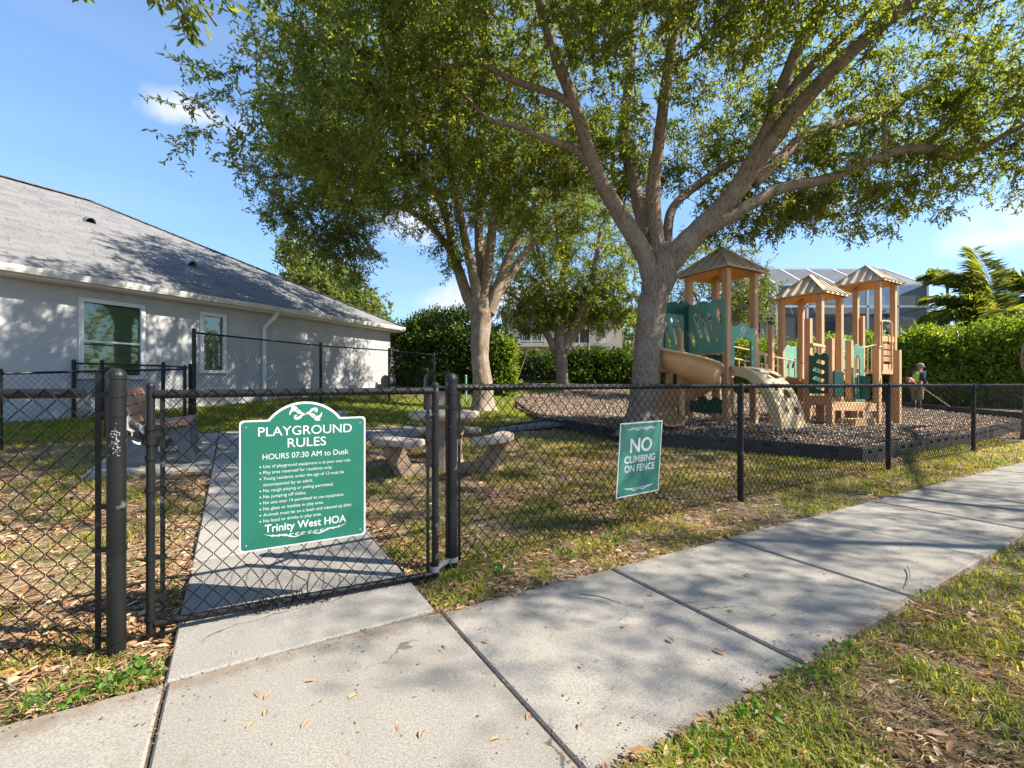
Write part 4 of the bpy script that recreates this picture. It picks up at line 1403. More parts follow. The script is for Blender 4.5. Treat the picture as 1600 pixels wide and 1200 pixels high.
# tower 1, left front face: big slotted panel, dark panel under it, low wavy panel
f_o = T1[3] - pe1 * .07 + pe2 * -.05; fx = -pe2
curve_panel('slotted_panel', slotpanel(PS - .02, .98, [(.11, .30, .24, -72, .042), (.24, .56, .46, -72, .036), (.40, .50, .54, -72, .036), (.56, .50, .54, -72, .036), (.70, .70, .24, -72, .042)]),
            (*f_o[:2], 1.72), fx, UP, .03, m_glite, pg, bevel=.005)
curve_panel('ladder_panel', slotpanel(.46, .40, [(.2, .12, .2, 0, .028), (.2, .26, .2, 0, .028)], wave=.01), (*(T1[3] - pe1 * .03 - pe2 * .44)[:2], 1.27), fx, UP, .025, m_gdark, pg, bevel=.004)
curve_panel('low_panel', slotpanel(PS - .06, .24, [], wave=.10), (*(T1[3] - pe1 * .03 - pe2 * .03)[:2], pz(N1) + .22), fx, UP, .03, m_gdark, pg, bevel=.005)
mb = MB(); mb.beam((*(T1[3] - pe1 * .09)[:2], 1.70), (*(T1[0] - pe1 * .09)[:2], 1.70), .05, .04); mb.build('panel_rail', PB, pg)
# slide entry guard, out along -e1 from the left post
g_o = T1[3] - pe1 * .78
curve_panel('slotted_panel', slotpanel(.74, .90, [(.14, .4, .5, -72, .04), (.33, .42, .52, -72, .04), (.52, .42, .5, -72, .04)]), (*(g_o - pe2 * .02)[:2], 1.74), pe1, UP, .03, m_glite, pg, bevel=.005)
curve_panel('panel_frame', [[(-.03, .0), (.76, .0), (.76, 1.0), (.60, 1.05), (.45, .98), (.2, 1.0), (-.03, .95)], [(.03, .06), (.03, .78), (.6, .78), (.6, .06)]], (*(g_o - pe2 * .055)[:2], 1.74), pe1, UP, .03, m_gdark, pg, bevel=.004)
mb = MB(); c = T1[3] - pe1 * .42 + pe2 * .30; mb.box((c[0], c[1], 1.40), (.78, .6, .05), pe1, pe2); mb.build('deck', PB, pg)
ppost(np.array((*W(1063, 600, 8.75)[:2], 0)), 2.12, w=.10)
ppost(np.array((*W(1046, 600, 9.3)[:2], 0)), 1.40, w=.11)

# spiral slide
sc = np.array((3.10, 8.42)); Rm = .36; n = 46; P = []
for i in range(n + 1):
    f = i / n; an = rad(165 + 372 * f); zb = 1.52 - 1.06 * f
    ri, ro = Rm - .24, Rm + .25
    row = []
    co = np.array((math.cos(an), math.sin(an)))
    oh = .36 * (1 - max(0, f - .75) * 2.2); ih = .16
    for rr, zz in ((ri - .02, ih), (ri, ih * .55), (ri + .05, .05), (Rm - .08, 0), (Rm + .08, 0), (ro - .08, .05), (ro, oh * .4), (ro + .045, oh * .75), (ro + .055, oh), (ro + .085, oh + .005)):
        q = sc + co * rr; row.append((q[0], q[1], zb + zz))
    P.append(row)
an = rad(165 + 372); tg = np.array((-math.sin(an), math.cos(an)));
for k in range(1, 5):       # run out
    row = []
    for (x, y, z) in P[n]: row.append((x + tg[0] * .17 * k, y + tg[1] * .17 * k, z - .055 * k + .012 * k * k))
    P.append(row)
mb = MB(); mb.grid(P, thick=(0, 0, -.028)); mb.build('spiral_slide', m_tan, pg, smooth=True)
mb = MB(); mb.tube([(sc[0], sc[1], pz((*sc, 0)) - .1), (sc[0], sc[1], 1.75)], .055, 12); mb.build('slide_pole', m_tan, pg)
mb = MB(); rim = [np.array(P[i][9]) for i in range(0, n + 1)]; mb.tube(rim, .026, 8); mb.build('slide_rim', m_tan, pg)

# tower 1, right front face: arched light green panel and the hole-pocked arch climber
w_ = PS - .13
arch = [(0, 0), (.10, 0), (.10, .50)] + arc(w_ / 2, .50, w_ / 2 - .10, .12, 180, 0, 10)[1:-1] + [(w_ - .10, .50), (w_ - .10, 0), (w_, 0), (w_, .84), (w_ * .86, .80), (w_ * .72, .86), (w_ * .5, .91), (w_ * .28, .86), (w_ * .14, .80), (0, .84)]
pa = curve_panel('arch_panel', [arch], (*(T1[0] + pe1 * .065 - pe2 * .04)[:2], 1.40), pe1, UP, .03, m_glite, pg, bevel=.004)
mb = MB()
for k in range(6):
    a = k * math.pi / 3; c = T1[0] + pe1 * (PS / 2 + .045 * math.cos(a)) - pe2 * .056 + UP * (2.17 + .045 * math.sin(a)); mb.prism(arc(0, 0, .022, .022, 0, 330, 8), c, pe1, UP, .004)
mb.build('flower_emblem', m_paint, pa)
fc = T1[0] + pe1 * PS / 2 - pe2 * .06
prof = [(0, 1.40), (.18, 1.39), (.40, 1.30), (.60, 1.12), (.75, .88), (.86, .60), (.92, .27 - .03)]
pr = catmull(prof, 6)
hw = .34; L = len(pr)
cum = np.concatenate([[0], np.cumsum(np.linalg.norm(np.diff(pr, axis=0), axis=1))]); tot = cum[-1]
holes = [(-.13, .30, .09), (.10, .22, .05), (.16, .50, .09), (-.06, .55, .04), (-.14, .78, .075), (.12, .92, .085), (-.02, 1.02, .04), (.2, 1.24, .07), (-.12, 1.22, .05)]
lp = [[(-hw, 0), (hw, 0), (hw, tot), (-hw, tot)]]
cu_l = []
nst = 40
outl = [(-hw, tot * k / nst) for k in range(nst + 1)] + [(hw, tot * (1 - k / nst)) for k in range(nst + 1)]
# strips of the sheet with holes cut by skipping small cells keep the bend true
cell = .02; nu = int(2 * hw / cell); nw = int(tot / cell); V = []; Fc = []; vid = {}


def ap(u, w, th):
    q = np.array((np.interp(w, cum, pr[:, 0]), np.interp(w, cum, pr[:, 1])))
    q2 = np.array((np.interp(min(w + .02, tot), cum, pr[:, 0]), np.interp(min(w + .02, tot), cum, pr[:, 1]))); q1 = np.array((np.interp(max(w - .02, 0), cum, pr[:, 0]), np.interp(max(w - .02, 0), cum, pr[:, 1])))
    t = unit(q2 - q1); nr_ = np.array((-t[1], t[0])); q = q + nr_ * th
    return fc + pe1 * u - pe2 * q[0] + UP * q[1]


inh = np.zeros((nu, nw), bool)
for i in range(nu):
    for j in range(nw):
        u = -hw + (i + .5) * 2 * hw / nu; w = (j + .5) * tot / nw
        for hu, hw_, hr_ in holes:
            if ((u - hu) / 1.25) ** 2 + (w - hw_) ** 2 < hr_ ** 2: inh[i, j] = True


def vv(i, j, l):
    if (i, j, l) not in vid: vid[(i, j, l)] = len(V); V.append(ap(-hw + i * 2 * hw / nu, j * tot / nw, .04 * l))
    return vid[(i, j, l)]


for i in range(nu):
    for j in range(nw):
        if inh[i, j]: continue
        Fc.append((vv(i, j, 1), vv(i + 1, j, 1), vv(i + 1, j + 1, 1), vv(i, j + 1, 1))); Fc.append((vv(i, j + 1, 0), vv(i + 1, j + 1, 0), vv(i + 1, j, 0), vv(i, j, 0)))
        for (di, dj, e) in ((-1, 0, ((0, 1), (0, 0))), (1, 0, ((1, 0), (1, 1))), (0, -1, ((0, 0), (1, 0))), (0, 1, ((1, 1), (0, 1)))):
            a, b = i + di, j + dj
            if a < 0 or b < 0 or a >= nu or b >= nw or inh[a, b]:
                (x1, y1), (x2, y2) = e
                Fc.append((vv(i + x1, j + y1, 0), vv(i + x2, j + y2, 0), vv(i + x2, j + y2, 1), vv(i + x1, j + y1, 1)))
np_obj('arch_climber', np.array(V), np.array(Fc), m_tan2, pg)
mb = MB()
for sgn in (-1, 1):
    PP = [[ap(sgn * hw + sgn * .0, w, .045), ap(sgn * hw, w, -.13)] for w in np.linspace(0, tot, 24)]
    mb.grid(PP, thick=pe1 * sgn * .03)
mb.build('climber_side', m_tan2, pg)
mb = MB(); mb.beam((*(T1[0] - pe2 * .10)[:2], 1.40), (*(T1[1] - pe2 * .10)[:2], 1.40), .07, .10); mb.build('deck_rim', PB, pg)

# bridge from tower 1 to tower 2 with tan pipe rails
A_, B_ = T1[1] + pe2 * .12, T2[0] + pe2 * .12
mb = MB()
nb = 12
for k in range(nb):
    f0, f1 = (k + .05) / nb, (k + .95) / nb
    a = T1[1] + (T2[0] - T1[1]) * f0 + pe2 * PS / 2; b = T1[1] + (T2[0] - T1[1]) * f1 + pe2 * PS / 2
    mb.beam((*a[:2], 1.38 - .22 * f0), (*b[:2], 1.38 - .22 * f1), PS - .16, .045)
mb.build('bridge_deck', PB, pg)
for off in (.0, PS):
    a = T1[1] + pe2 * off; b = T2[0] + pe2 * off
    for zz in ((.36,) if off == 0 else (.36, .62)):
        mb = MB(); P = [np.array((*(a + (b - a) * f)[:2], 1.38 - .22 * f + zz)) for f in np.linspace(0, 1, 9)]; mb.tube(P, .016, 8); mb.build('pipe_rail', m_pipe, pg)
    for f in np.linspace(.07, .93, 11):
        c = a + (b - a) * f; mb = MB(); mb.tube([(*c[:2], 1.36 - .22 * f), (*c[:2], 1.38 - .22 * f + .36)], .012, 6); mb.build('baluster', m_pipe, pg)
    c = a + (b - a) * .22; ppost(c - pe2 * .02 * (1 if off == 0 else -1), 2.32 if off == 0 else 2.2, w=.10)
    c = a + (b - a) * .97
mb = MB()
c = T2[0] - pe1 * .12 + pe2 * .1
for dz in (0,):
    P = [c + UP * 1.2, c + UP * 1.58] + [c + pe2 * (.06 - .06 * math.cos(a)) + UP * (1.58 + .06 * math.sin(a)) for a in np.linspace(.3, math.pi - .3, 6)] + [c + pe2 * .12 + UP * 1.58, c + pe2 * .12 + UP * 1.2]
    mb.tube(P, .014, 8)
mb.build('grab_loop', m_pipe, pg)
mb = MB(); P = [T2[0] - pe1 * .3 + UP * 1.2, T2[0] - pe1 * .3 + UP * 1.75] + [T2[0] - pe1 * (.3 - .12 + .12 * math.cos(a)) + UP * (1.75 + .12 * math.sin(a)) for a in np.linspace(.2, math.pi / 2, 5)]
mb.tube(P, .013, 8); mb.build('grab_loop', m_pipe, pg)

# front of tower 2: stepped entry with slotted panels
pa_ = np.array((*W(1263, 600, 9.9)[:2], 0)); pb_ = pa_ - pe2 * .44
d_ = np.array((*W(1370, 600, 10.35)[:2], 0)); e_ = np.array((*W(1402, 600, 10.7)[:2], 0)); c_ = np.array((*W(1327, 600, 10.5)[:2], 0)); b2 = np.array((*W(1297, 600, 9.5)[:2], 0))
for p, py, w in ((pa_, 498, .12), (b2, 529, .125), (c_, 532, .125), (d_, 546, .125), (e_, 547, .125)):
    ppost(p, W(0, py, p[1])[2], w=w)
q5 = np.array((*W(1346, 600, 12.9)[:2], 0)); ppost(q5, W(0, 494, 12.9)[2], w=.13)
du = unit(b2 - pa_); lw = np.linalg.norm(b2 - pa_)
curve_panel('slotted_panel', slotpanel(lw - .05, .80, [(lw * .5, .13, .17, -22, .04), (lw * .45, .30, .17, -22, .04), (lw * .45, .48, .17, -22, .04), (lw * .55, .66, .1, -22, .04)], wave=.06), (*(pa_ + du * .05)[:2] - pe1[:2] * .06, .92), du, UP, .03, m_gdark, pg, bevel=.004)
mb = MB(); mb.beam((*pa_[:2], .78), (*b2[:2], .78), .1, .2); mb.build('deck_rim', PB, pg)
du = unit(c_ - b2)
curve_panel('slotted_panel', slotpanel(.40, .78, [(.2, .14, .2, 20, .035), (.2, .32, .2, 12, .035), (.2, .50, .2, 28, .035), (.17, .66, .12, 20, .03)], wave=.05), (*(b2 + du * .12 + pe2 * .45)[:2], .80), pe1, UP, .03, m_gdark, pg, bevel=.004)
curve_panel('wing_panel', [[(0, 0), (.22, 0), (.22, .46), (.19, .52), (0, .54)]], (*(b2 - pe1 * .02 - pe2 * .08)[:2], .86), unit(pe1 - pe2 * .4), UP, .03, m_gdark, pg, bevel=.004)
mb = MB()
for k in range(6):
    c = b2 + (c_ - b2) * (.15 + .14 * k) + pe2 * .35; mb.tube([(*c[:2], 1.45), (*c[:2], 1.95)], .012, 6)
mb.build('baluster', m_pipe, pg)
mb = MB(); a = b2 + pe2 * .35; b = c_ + pe2 * .35; mb.beam((*a[:2], 1.97), (*b[:2], 1.97), .04, .05); mb.build('pipe_rail', m_pipe, pg)
# light green doorway panel beside post c
w2 = .34
dr = [(0, 0), (w2, 0), (w2, 1.42), (w2 * .86, 1.47), (w2 * .7, 1.44), (w2 * .5, 1.52), (w2 * .25, 1.50), (0, 1.40)]
o_ = c_ + pe1 * .08 - pe2 * .02
curve_panel('doorway_panel', [dr, [(.06, .55), (.06, 1.12)] + arc(.135, 1.12, .075, .14, 180, 0, 8)[1:] + [(.21, .55)]], (*o_[:2], .52), unit(pe1 * .9 - pe2 * .25), UP, .03, m_glite, pg, bevel=.004)
curve_panel('wing_panel', [[(0, 0), (.24, 0), (.24, .5), (0, .54)], [(.05, .1), (.05, .4), (.09, .4), (.09, .1)]], (*(o_ - pe2 * .1 - pe1 * .02)[:2], .78), unit(pe1 * .5 - pe2 * .8), UP, .03, m_gdark, pg, bevel=.004)
curve_panel('wing_panel', [[(0, 0), (.36, 0), (.36, .48), (0, .5)], [(.05, .08), (.05, .4), (.10, .4), (.10, .08)]], (*(d_ - pe1 * .42 + pe2 * .2)[:2], .82), pe1, UP, .03, m_gdark, pg, bevel=.004)
# low platform and step
mb = MB(); a = b2 + pe1 * .06; b = d_ - pe1 * .06; mb.beam((*a[:2], .66), (*b[:2], .60), .06, .17); mb.build('deck_rim', PB, pg)
mb = MB(); ctr = (b2 + d_) / 2 + pe2 * .42; mb.box((ctr[0], ctr[1], .69), (1.25, .82, .05), pe1, pe2); mb.build('deck', m_tan2, pg)
a = b2 - pe2 * .30 - pe1 * .02; b = a + pe1 * .86
mb = MB(); mb.beam((*a[:2], .40), (*b[:2], .37), .28, .05); mb.build('step', m_tan2, pg)
mb = MB(); mb.beam((*(a - pe2 * .15)[:2], .365), (*(b - pe2 * .15)[:2], .335), .03, .15); mb.build('step_face', PB, pg)
for q in (a, b): mb = MB(); mb.beam((*(q - pe2 * .1)[:2], .1), (*(q - pe2 * .1)[:2], .36), .09, .09, up=pe1); mb.build('step_foot', PB, pg)
# tower 3: arched grab pipe, game panel
o_ = T3[0] - pe1 * .06 - pe2 * .1
hwid = .56
P = [o_ + UP * 1.5, o_ + UP * 2.62] + [o_ + pe1 * (.1 - .1 * math.cos(a)) + UP * (2.62 + .1 * math.sin(a)) for a in np.linspace(.3, math.pi / 2, 4)] + \
    [o_ + pe1 * (hwid - .1 + .1 * math.sin(a)) + UP * (2.62 + .1 * math.cos(a)) for a in np.linspace(0, math.pi / 2 - .3, 4)] + [o_ + pe1 * hwid + UP * 2.62, o_ + pe1 * hwid + UP * 1.5]
mb = MB(); mb.tube(P, .02, 8); mb.build('arch_pipe', m_pipe, pg)
P = [o_ - pe1 * .12 + UP * z for z in (1.45, 1.98)] + [o_ - pe1 * .06 + UP * 2.05] + [o_ - pe1 * .0 - pe2 * .02 + UP * z for z in (1.98, 1.45)]
mb = MB(); mb.tube(catmull(P, 3), .02, 8); mb.build('grab_loop', m_pipe, pg)
o_ = T3[0] + pe1 * .10 - pe2 * .03
mb = MB(); mb.beam((*o_[:2], 2.28), (*(o_ + pe1 * .66)[:2], 2.28), .05, .14); mb.beam((*o_[:2], 1.50), (*(o_ + pe1 * .66)[:2], 1.50), .05, .26); gpn = mb.build('game_panel', m_tan, pg)
for i in range(3):
    mb = MB(); z = 1.75 + .16 * i; mb.tube([(*o_[:2], z), (*(o_ + pe1 * .66)[:2], z)], .012, 6); mb.build('panel_rod', m_pipe, gpn)
    for j in range(3):
        c = o_ + pe1 * (.13 + .2 * j); mb = MB(); mb.box((c[0], c[1], z), (.16, .09, .13), unit(pe1 + pe2 * random.uniform(-.3, .3)), pe2); mb.build('game_block', PB, gpn, bevel=.012)
# back panels and rails that close the far sides
for T, z in ((T2, 1.22), (T3, 1.52)):
    curve_panel('slotted_panel', slotpanel(PS - .14, .80, [(.3, .4, .2, 60, .04), (.5, .4, .2, 60, .04)], wave=.05), (*(T[3] + pe1 * .07 + pe2 * .04)[:2], z), pe1, UP, .03, m_glite, pg, bevel=.004)
A_, B_ = T2[1], T3[0]
mb = MB(); a = A_ + pe2 * PS / 2; b = B_ + pe2 * PS / 2; mb.beam((*a[:2], 1.17), (*b[:2], 1.45), PS - .16, .05); mb.build('bridge_deck', PB, pg)
for off in (0, PS):
    a = A_ + pe2 * off; b = B_ + pe2 * off
    mb = MB(); mb.tube([(*a[:2], 1.85), (*b[:2], 2.13)], .016, 8); mb.build('pipe_rail', m_pipe, pg)
    for f in np.linspace(.08, .92, 9):
        c = a + (b - a) * f; mb = MB(); mb.tube([(*c[:2], 1.17 + .28 * f), (*c[:2], 1.85 + .28 * f)], .012, 6); mb.build('baluster', m_pipe, pg)
# rungs under tower 1
c0 = T1[2]
mb = MB()
for k in range(4): a = T1[3] + pe2 * .02; b = T1[2] + pe2 * .02; mb.tube([(*(a)[:2], .55 + .22 * k), (*(b)[:2], .55 + .22 * k)], .014, 6)
mb.build('rung', m_pipe, pg)

# ================================================================== people
def skin_body(name, verts, edges, radii, mat, parent, root=0, sub=1):
    me = bpy.data.meshes.new(name)
    me.from_pydata([tuple(np.asarray(v, float) - ORG[parent.name]) for v in verts], edges, []); me.update()
    o = link(name, me, mat, parent)
    sk = o.modifiers.new('skin', 'SKIN'); sk.use_smooth_shade = True
    lay = me.skin_vertices[0].data
    for i, r in enumerate(radii):
        lay[i].radius = (r, r) if np.isscalar(r) else r
        lay[i].use_root = (i == root)
    s = o.modifiers.new('sub', 'SUBSURF'); s.levels = sub; s.render_levels = sub
    return o


mz = 17.0
mp = W(1433, 642, mz); mp[2] = float(terr(mp[0], mp[1]))
man = thing('person', 'person in yellow-green safety vest and cap bending over a string trimmer by the hedge', 'person', mp)
F_, S_ = np.array((.95, .31, 0)), np.array((-.31, .95, 0))       # facing right, left hand side away


def mpt(f, s, z): return mp + F_ * f + S_ * s + UP * z


m_skin = M('skin', (.36, .20, .13), rough=.6)
m_navy = M('navy_cloth', (.02, .035, .09), rough=.9)
m_khaki = M('khaki_cloth', (.33, .25, .14), rough=.9)
m_vest = M('safety_vest', (.42, .62, .06), rough=.7)
m_vgrey = M('vest_tape', (.55, .57, .55), rough=.4)
m_boot = M('boot', (.04, .035, .03), rough=.7)
m_cap = M('cap_grey', (.28, .25, .22), rough=.9)
m_orange = M('orange_plastic', (.62, .12, .03), rough=.45)
hd = mpt(.17, 0, 1.56)
V = [mpt(-.02, 0, .86), mpt(0, 0, 1.05), mpt(.06, 0, 1.30), mpt(.10, 0, 1.40), mpt(.14, 0, 1.47), hd, hd + UP * .10,
     mpt(.05, .17, 1.36), mpt(.0, .24, 1.12), mpt(.20, .22, .98), mpt(.27, .2, .95),
     mpt(.05, -.17, 1.36), mpt(-.12, -.25, 1.14), mpt(.02, -.28, .99), mpt(.09, -.27, .97),
     mpt(-.02, .10, .82), mpt(.06, .11, .46), mpt(.0, .11, .06), mpt(.14, .12, .03),
     mpt(-.02, -.10, .82), mpt(.0, -.11, .46), mpt(-.10, -.11, .06), mpt(.04, -.12, .03)]
E = [(0, 1), (1, 2), (2, 3), (3, 4), (4, 5), (5, 6), (2, 7), (7, 8), (8, 9), (9, 10), (2, 11), (11, 12), (12, 13), (13, 14), (0, 15), (15, 16), (16, 17), (17, 18), (0, 19), (19, 20), (20, 21), (21, 22)]
R = [.13, .13, .15, .09, .055, .095, .085, .07, .05, .04, .045, .07, .05, .04, .045, .09, .06, .045, .04, .09, .06, .045, .04]
skin_body('body', V, E, R, m_skin, man, 0, 1)
mb = MB(); mb.tube([hd + F_ * .085 - UP * .0, hd + F_ * .12 - UP * .02], [.022, .012], 6); mb.build('nose', m_skin, man)
skin_body('shirt', [V[0], V[1], V[2], V[3], V[7], V[8], V[9], V[11], V[12], V[13]], [(0, 1), (1, 2), (2, 3), (2, 4), (4, 5), (5, 6), (2, 7), (7, 8), (8, 9)], [.14, .15, .165, .09, .085, .066, .055, .085, .066, .055], m_navy, man)
skin_body('safety_vest', [mpt(-.02, 0, .98), V[1], V[2] + UP * .0, V[3]], [(0, 1), (1, 2), (2, 3)], [(.16, .19), (.165, .195), (.175, .205), (.10, .12)], m_vest, man)
skin_body('trousers', [V[0], V[15], V[16], mpt(.02, .11, .34), V[19], V[20], mpt(-.05, -.11, .34)], [(0, 1), (1, 2), (2, 3), (0, 4), (4, 5), (5, 6)], [.15, .12, .10, .095, .12, .10, .095], m_khaki, man)
for s in (.11, -.11):
    i = 17 if s > 0 else 21
    mb = MB(); c = V[i]; mb.tube([c + UP * .26, c + UP * .02], [.06, .055], 10); mb.box(c + F_ * .07 - UP * .02, (.27, .10, .09), F_, S_); mb.build('boot', m_boot, man, bevel=.02)
mb = MB(); mb.lathe(hd + UP * .075, [(.112, -.03), (.112, .03), (.09, .075), (.04, .095), (.002, .098)], 16); bl = [[hd + F_ * (.06 + .13 * i) * 1.0 + S_ * (w * (1 - .3 * i)) + UP * (.06 - .03 * i) for w in (-.09, -.03, .03, .09)] for i in (0, .5, 1.0)]
mb.grid(bl, thick=(0, 0, -.012)); mb.build('cap', m_cap, man)
# string trimmer held by the person
hA, hB = mpt(.09, -.29, .95), mpt(.29, -.05, .93)
eng = mpt(-.50, -.10, 1.10); tip = W(1492, 640, 16.4); tip[2] = float(terr(tip[0], tip[1])) + .08
hB2 = eng + (tip - eng) * .38
tr = thing('string_trimmer', 'orange string trimmer with long pale shaft held by the person in the vest', 'trimmer', tip)
mb = MB(); mb.tube([eng, tip], .016, 8); mb.build('shaft', m_pipe, tr)
mb = MB(); mb.box(eng - F_ * .05, (.2, .15, .17), unit(tip - eng), S_); mb.build('engine', m_orange, tr, bevel=.04)
mb = MB(); mb.box(eng - F_ * .16 - UP * .06, (.08, .13, .11), unit(tip - eng), S_); mb.build('fuel_tank', m_grey, tr, bevel=.03)
mb = MB(); mb.lathe(tip, [(.05, -.04), (.06, .0), (.05, .04)], 12); mb.build('trimmer_head', m_lid, tr)
mb = MB(); mb.box(tip - unit(tip - eng) * .08 + UP * .05, (.18, .26, .02), unit((tip - eng) * (1, 1, 0)), S_); mb.build('guard', m_lid, tr, bevel=.008)
q = eng + (tip - eng) * .30
mb = MB(); mb.tube([q + UP * (.0) + S_ * -.07, q + UP * .12 + S_ * -.07, q + UP * .16, q + UP * .12 + S_ * .07, q + S_ * .07], .014, 6); mb.build('handle', m_lid, tr)

# ================================================================== houses beyond
def hip(mb, x0, x1, y0, y1, z, rise, ov=.5):
    x0 -= ov; x1 += ov; y0 -= ov; y1 += ov; h = min(x1 - x0, y1 - y0) / 2
    a, b = ((x0 + h, (y0 + y1) / 2), (x1 - h, (y0 + y1) / 2)) if (x1 - x0) > (y1 - y0) else (((x0 + x1) / 2, y0 + h), ((x0 + x1) / 2, y1 - h))
    E = [(x0, y0, z), (x1, y0, z), (x1, y1, z), (x0, y1, z)]; Rr = [(a[0], a[1], z + rise), (b[0], b[1], z + rise)]
    lo = [(p[0], p[1], z - .2) for p in E]
    if (x1 - x0) > (y1 - y0): f = [(0, 1, 5, 4), (1, 2, 5), (2, 3, 4, 5), (3, 0, 4)]
    else: f = [(0, 1, 4), (1, 2, 5, 4), (2, 3, 5), (3, 0, 4, 5)]
    mb.add(E + Rr + lo, f + [(9, 8, 7, 6), (6, 7, 1, 0), (7, 8, 2, 1), (8, 9, 3, 2), (9, 6, 0, 3)])


bz = 1.0
yb = 33.0
bx0, bx1 = W(793, 0, yb)[0], W(972, 0, yb)[0]
bh = thing('house', 'beige two storey house with white balcony railing behind the garden trees', 'house', (bx0, yb, bz))
mb = MB(); mb.box(((bx0 + bx1) / 2, yb + 5, 3.2), (bx1 - bx0, 10, 6.0)); mb.build('wall', m_stucco2, bh)
mb = MB(); hip(mb, bx0, bx1, yb, yb + 10, 6.3, 1.5); mb.build('roof', m_farroof, bh)
zb1 = W(0, 539, yb)[2]
mb = MB(); mb.box(((bx0 + bx1) / 2 - .5, yb - .9, zb1 - .12), (bx1 - bx0 - 1.2, 1.8, .26)); bal = mb.build('balcony', m_stucco2, bh)
x0b, x1b = W(806, 0, yb - 1.7)[0], W(872, 0, yb - 1.7)[0]
mb = MB(); mb.beam((x0b, yb - 1.7, zb1 + 1.1), (x1b, yb - 1.7, zb1 + 1.1), .06, .06); mb.beam((x0b, yb - 1.7, zb1 + .12), (x1b, yb - 1.7, zb1 + .12), .05, .05); mb.build('railing', m_white, bal)
x = x0b
while x < x1b:
    mb = MB(); mb.beam((x, yb - 1.7, zb1 + .12), (x, yb - 1.7, zb1 + 1.08), .035, .035, up=(1, 0, 0)); mb.build('baluster', m_white, bal); x += .145
for px, py, w_, h_ in ((830, 525, 1.6, 1.9), (905, 528, 1.5, 1.3), (958, 568, 1.1, .7), (835, 565, 2.2, 1.4)):
    c = W(px, py, yb)
    mb = MB()
    for dx in (-w_ / 2, 0, w_ / 2): mb.box((c[0] + dx, yb - .03, c[2]), (.07, .08, h_))
    for dz in (-h_ / 2, h_ / 2): mb.box((c[0], yb - .035, c[2] + dz), (w_ + .1, .085, .08))
    wf = mb.build('window', m_white, bh); mb = MB(); mb.box((c[0], yb - .012, c[2]), (w_, .02, h_)); mb.build('pane', m_dark, wf)
# house with the pale roof peak
y2 = 36.0; xa, xb = W(640, 0, y2)[0], W(716, 0, y2)[0]
rh = thing('house', 'pale house with a grey roof peak showing above the tall dark shrub', 'house', (xa, y2, bz))
mb = MB(); mb.box(((xa + xb) / 2, y2 + 4, 2.9), (xb - xa, 8, 5.6)); mb.build('wall', m_stucco2, rh)
mb = MB(); hip(mb, xa, xb, y2, y2 + 8, 5.7, 1.9, .4); mb.build('roof', m_farroof, rh)
mb = MB(); mb.box((xa + 1.6, y2 - .03, 4.2), (1.3, .08, 1.3)); wf = mb.build('window', m_white, rh); mb = MB(); mb.box((xa + 1.6, y2 - .075, 4.2), (1.1, .02, 1.1)); mb.build('pane', m_dark, wf)
# terracotta roof glimpsed between the house and the shrub
y3 = 30.0; xa, xb = W(600, 0, y3)[0] - 3, W(634, 0, y3)[0]
th_ = thing('house', 'peach house with a terracotta roof glimpsed beyond the grey house corner', 'house', (xa, y3, bz))
mb = MB(); mb.box(((xa + xb) / 2, y3 + 4, 2.2), (xb - xa, 8, 4.2)); mb.build('wall', m_stucco2, th_)
mb = MB(); hip(mb, xa, xb, y3, y3 + 8, 4.3, 1.0, .3); mb.build('roof', m_terra, th_)
mb = MB(); mb.box((xb - .9, y3 - .03, 2.9), (.9, .08, 1.2)); mb.build('window', m_white, th_)

# pool cage house on the right
yc = 27.0
cx0, cx1 = W(1214, 0, yc)[0], W(1449, 0, yc)[0]; zt_ = W(0, 445, yc)[2]; zr_ = W(0, 421, yc + 2)[2]; zm = W(0, 479, yc)[2]
ph = thing('pool_house', 'two storey house wrapped in a dark mesh screen enclosure behind the hedge', 'house', ((cx0 + cx1) / 2, yc, .3))
mb = MB(); mb.box(((cx0 + cx1) / 2 - .5, yc + 8.4, 3.0), (cx1 - cx0 + 4, 7, 5.6)); mb.build('wall', m_stucco2, ph)
mb = MB(); hip(mb, cx0 - 2.5, cx1 + 1.5, yc + 5, yc + 12, 5.9, 1.9, .5); mb.build('roof', m_farroof, ph)
cg = 4.6
cs = MB(); vis = []
pts = lambda x, y, z: np.array((x, y, z))
c0 = pts(cx0, yc, 0.2); c1_ = pts(cx1, yc, .2)
mb = MB()
nbay = 5
for k in range(nbay + 1):
    x = cx0 + (cx1 - cx0) * k / nbay
    mb = MB(); mb.beam((x, yc, .2), (x, yc, zt_), .11, .11, up=(1, 0, 0)); mb.build('cage_post', m_alum, ph)
    xt = cx0 - .3 + (cx1 - .9 - cx0 + .3) * k / nbay
    mb = MB(); mb.beam((x, yc, zt_), (xt, yc + 2, zr_), .08, .09, up=(1, 0, 0)); mb.build('cage_rafter', m_alum, ph)
for z in (zt_, zm, 3.0):
    mb = MB(); mb.beam((cx0, yc - .005, z), (cx1, yc - .005, z), .1, .10); mb.build('cage_beam', m_alum, ph)
mb = MB(); mb.beam((cx0 - .3, yc + 2, zr_), (cx1 - .9, yc + 2, zr_), .1, .09); mb.build('cage_beam', m_alum, ph)
for x in (cx1, cx1 + 1.6):
    mb = MB(); mb.beam((x, yc + 4.5, .2), (x, yc + 4.5, zt_), .1, .1, up=(1, 0, 0)); mb.build('cage_post', m_alum, ph)
mb = MB(); mb.beam((cx1, yc, zt_), (cx1 + 1.6, yc + 4.5, zt_), .09, .09); mb.beam((cx1, yc, zm), (cx1 + 1.6, yc + 4.5, zm), .09, .09); mb.beam((cx1 - .9, yc + 2, zr_), (cx1 + 1.2, yc + 4.5, zr_ - .25), .09, .09); mb.build('cage_beam', m_alum, ph)
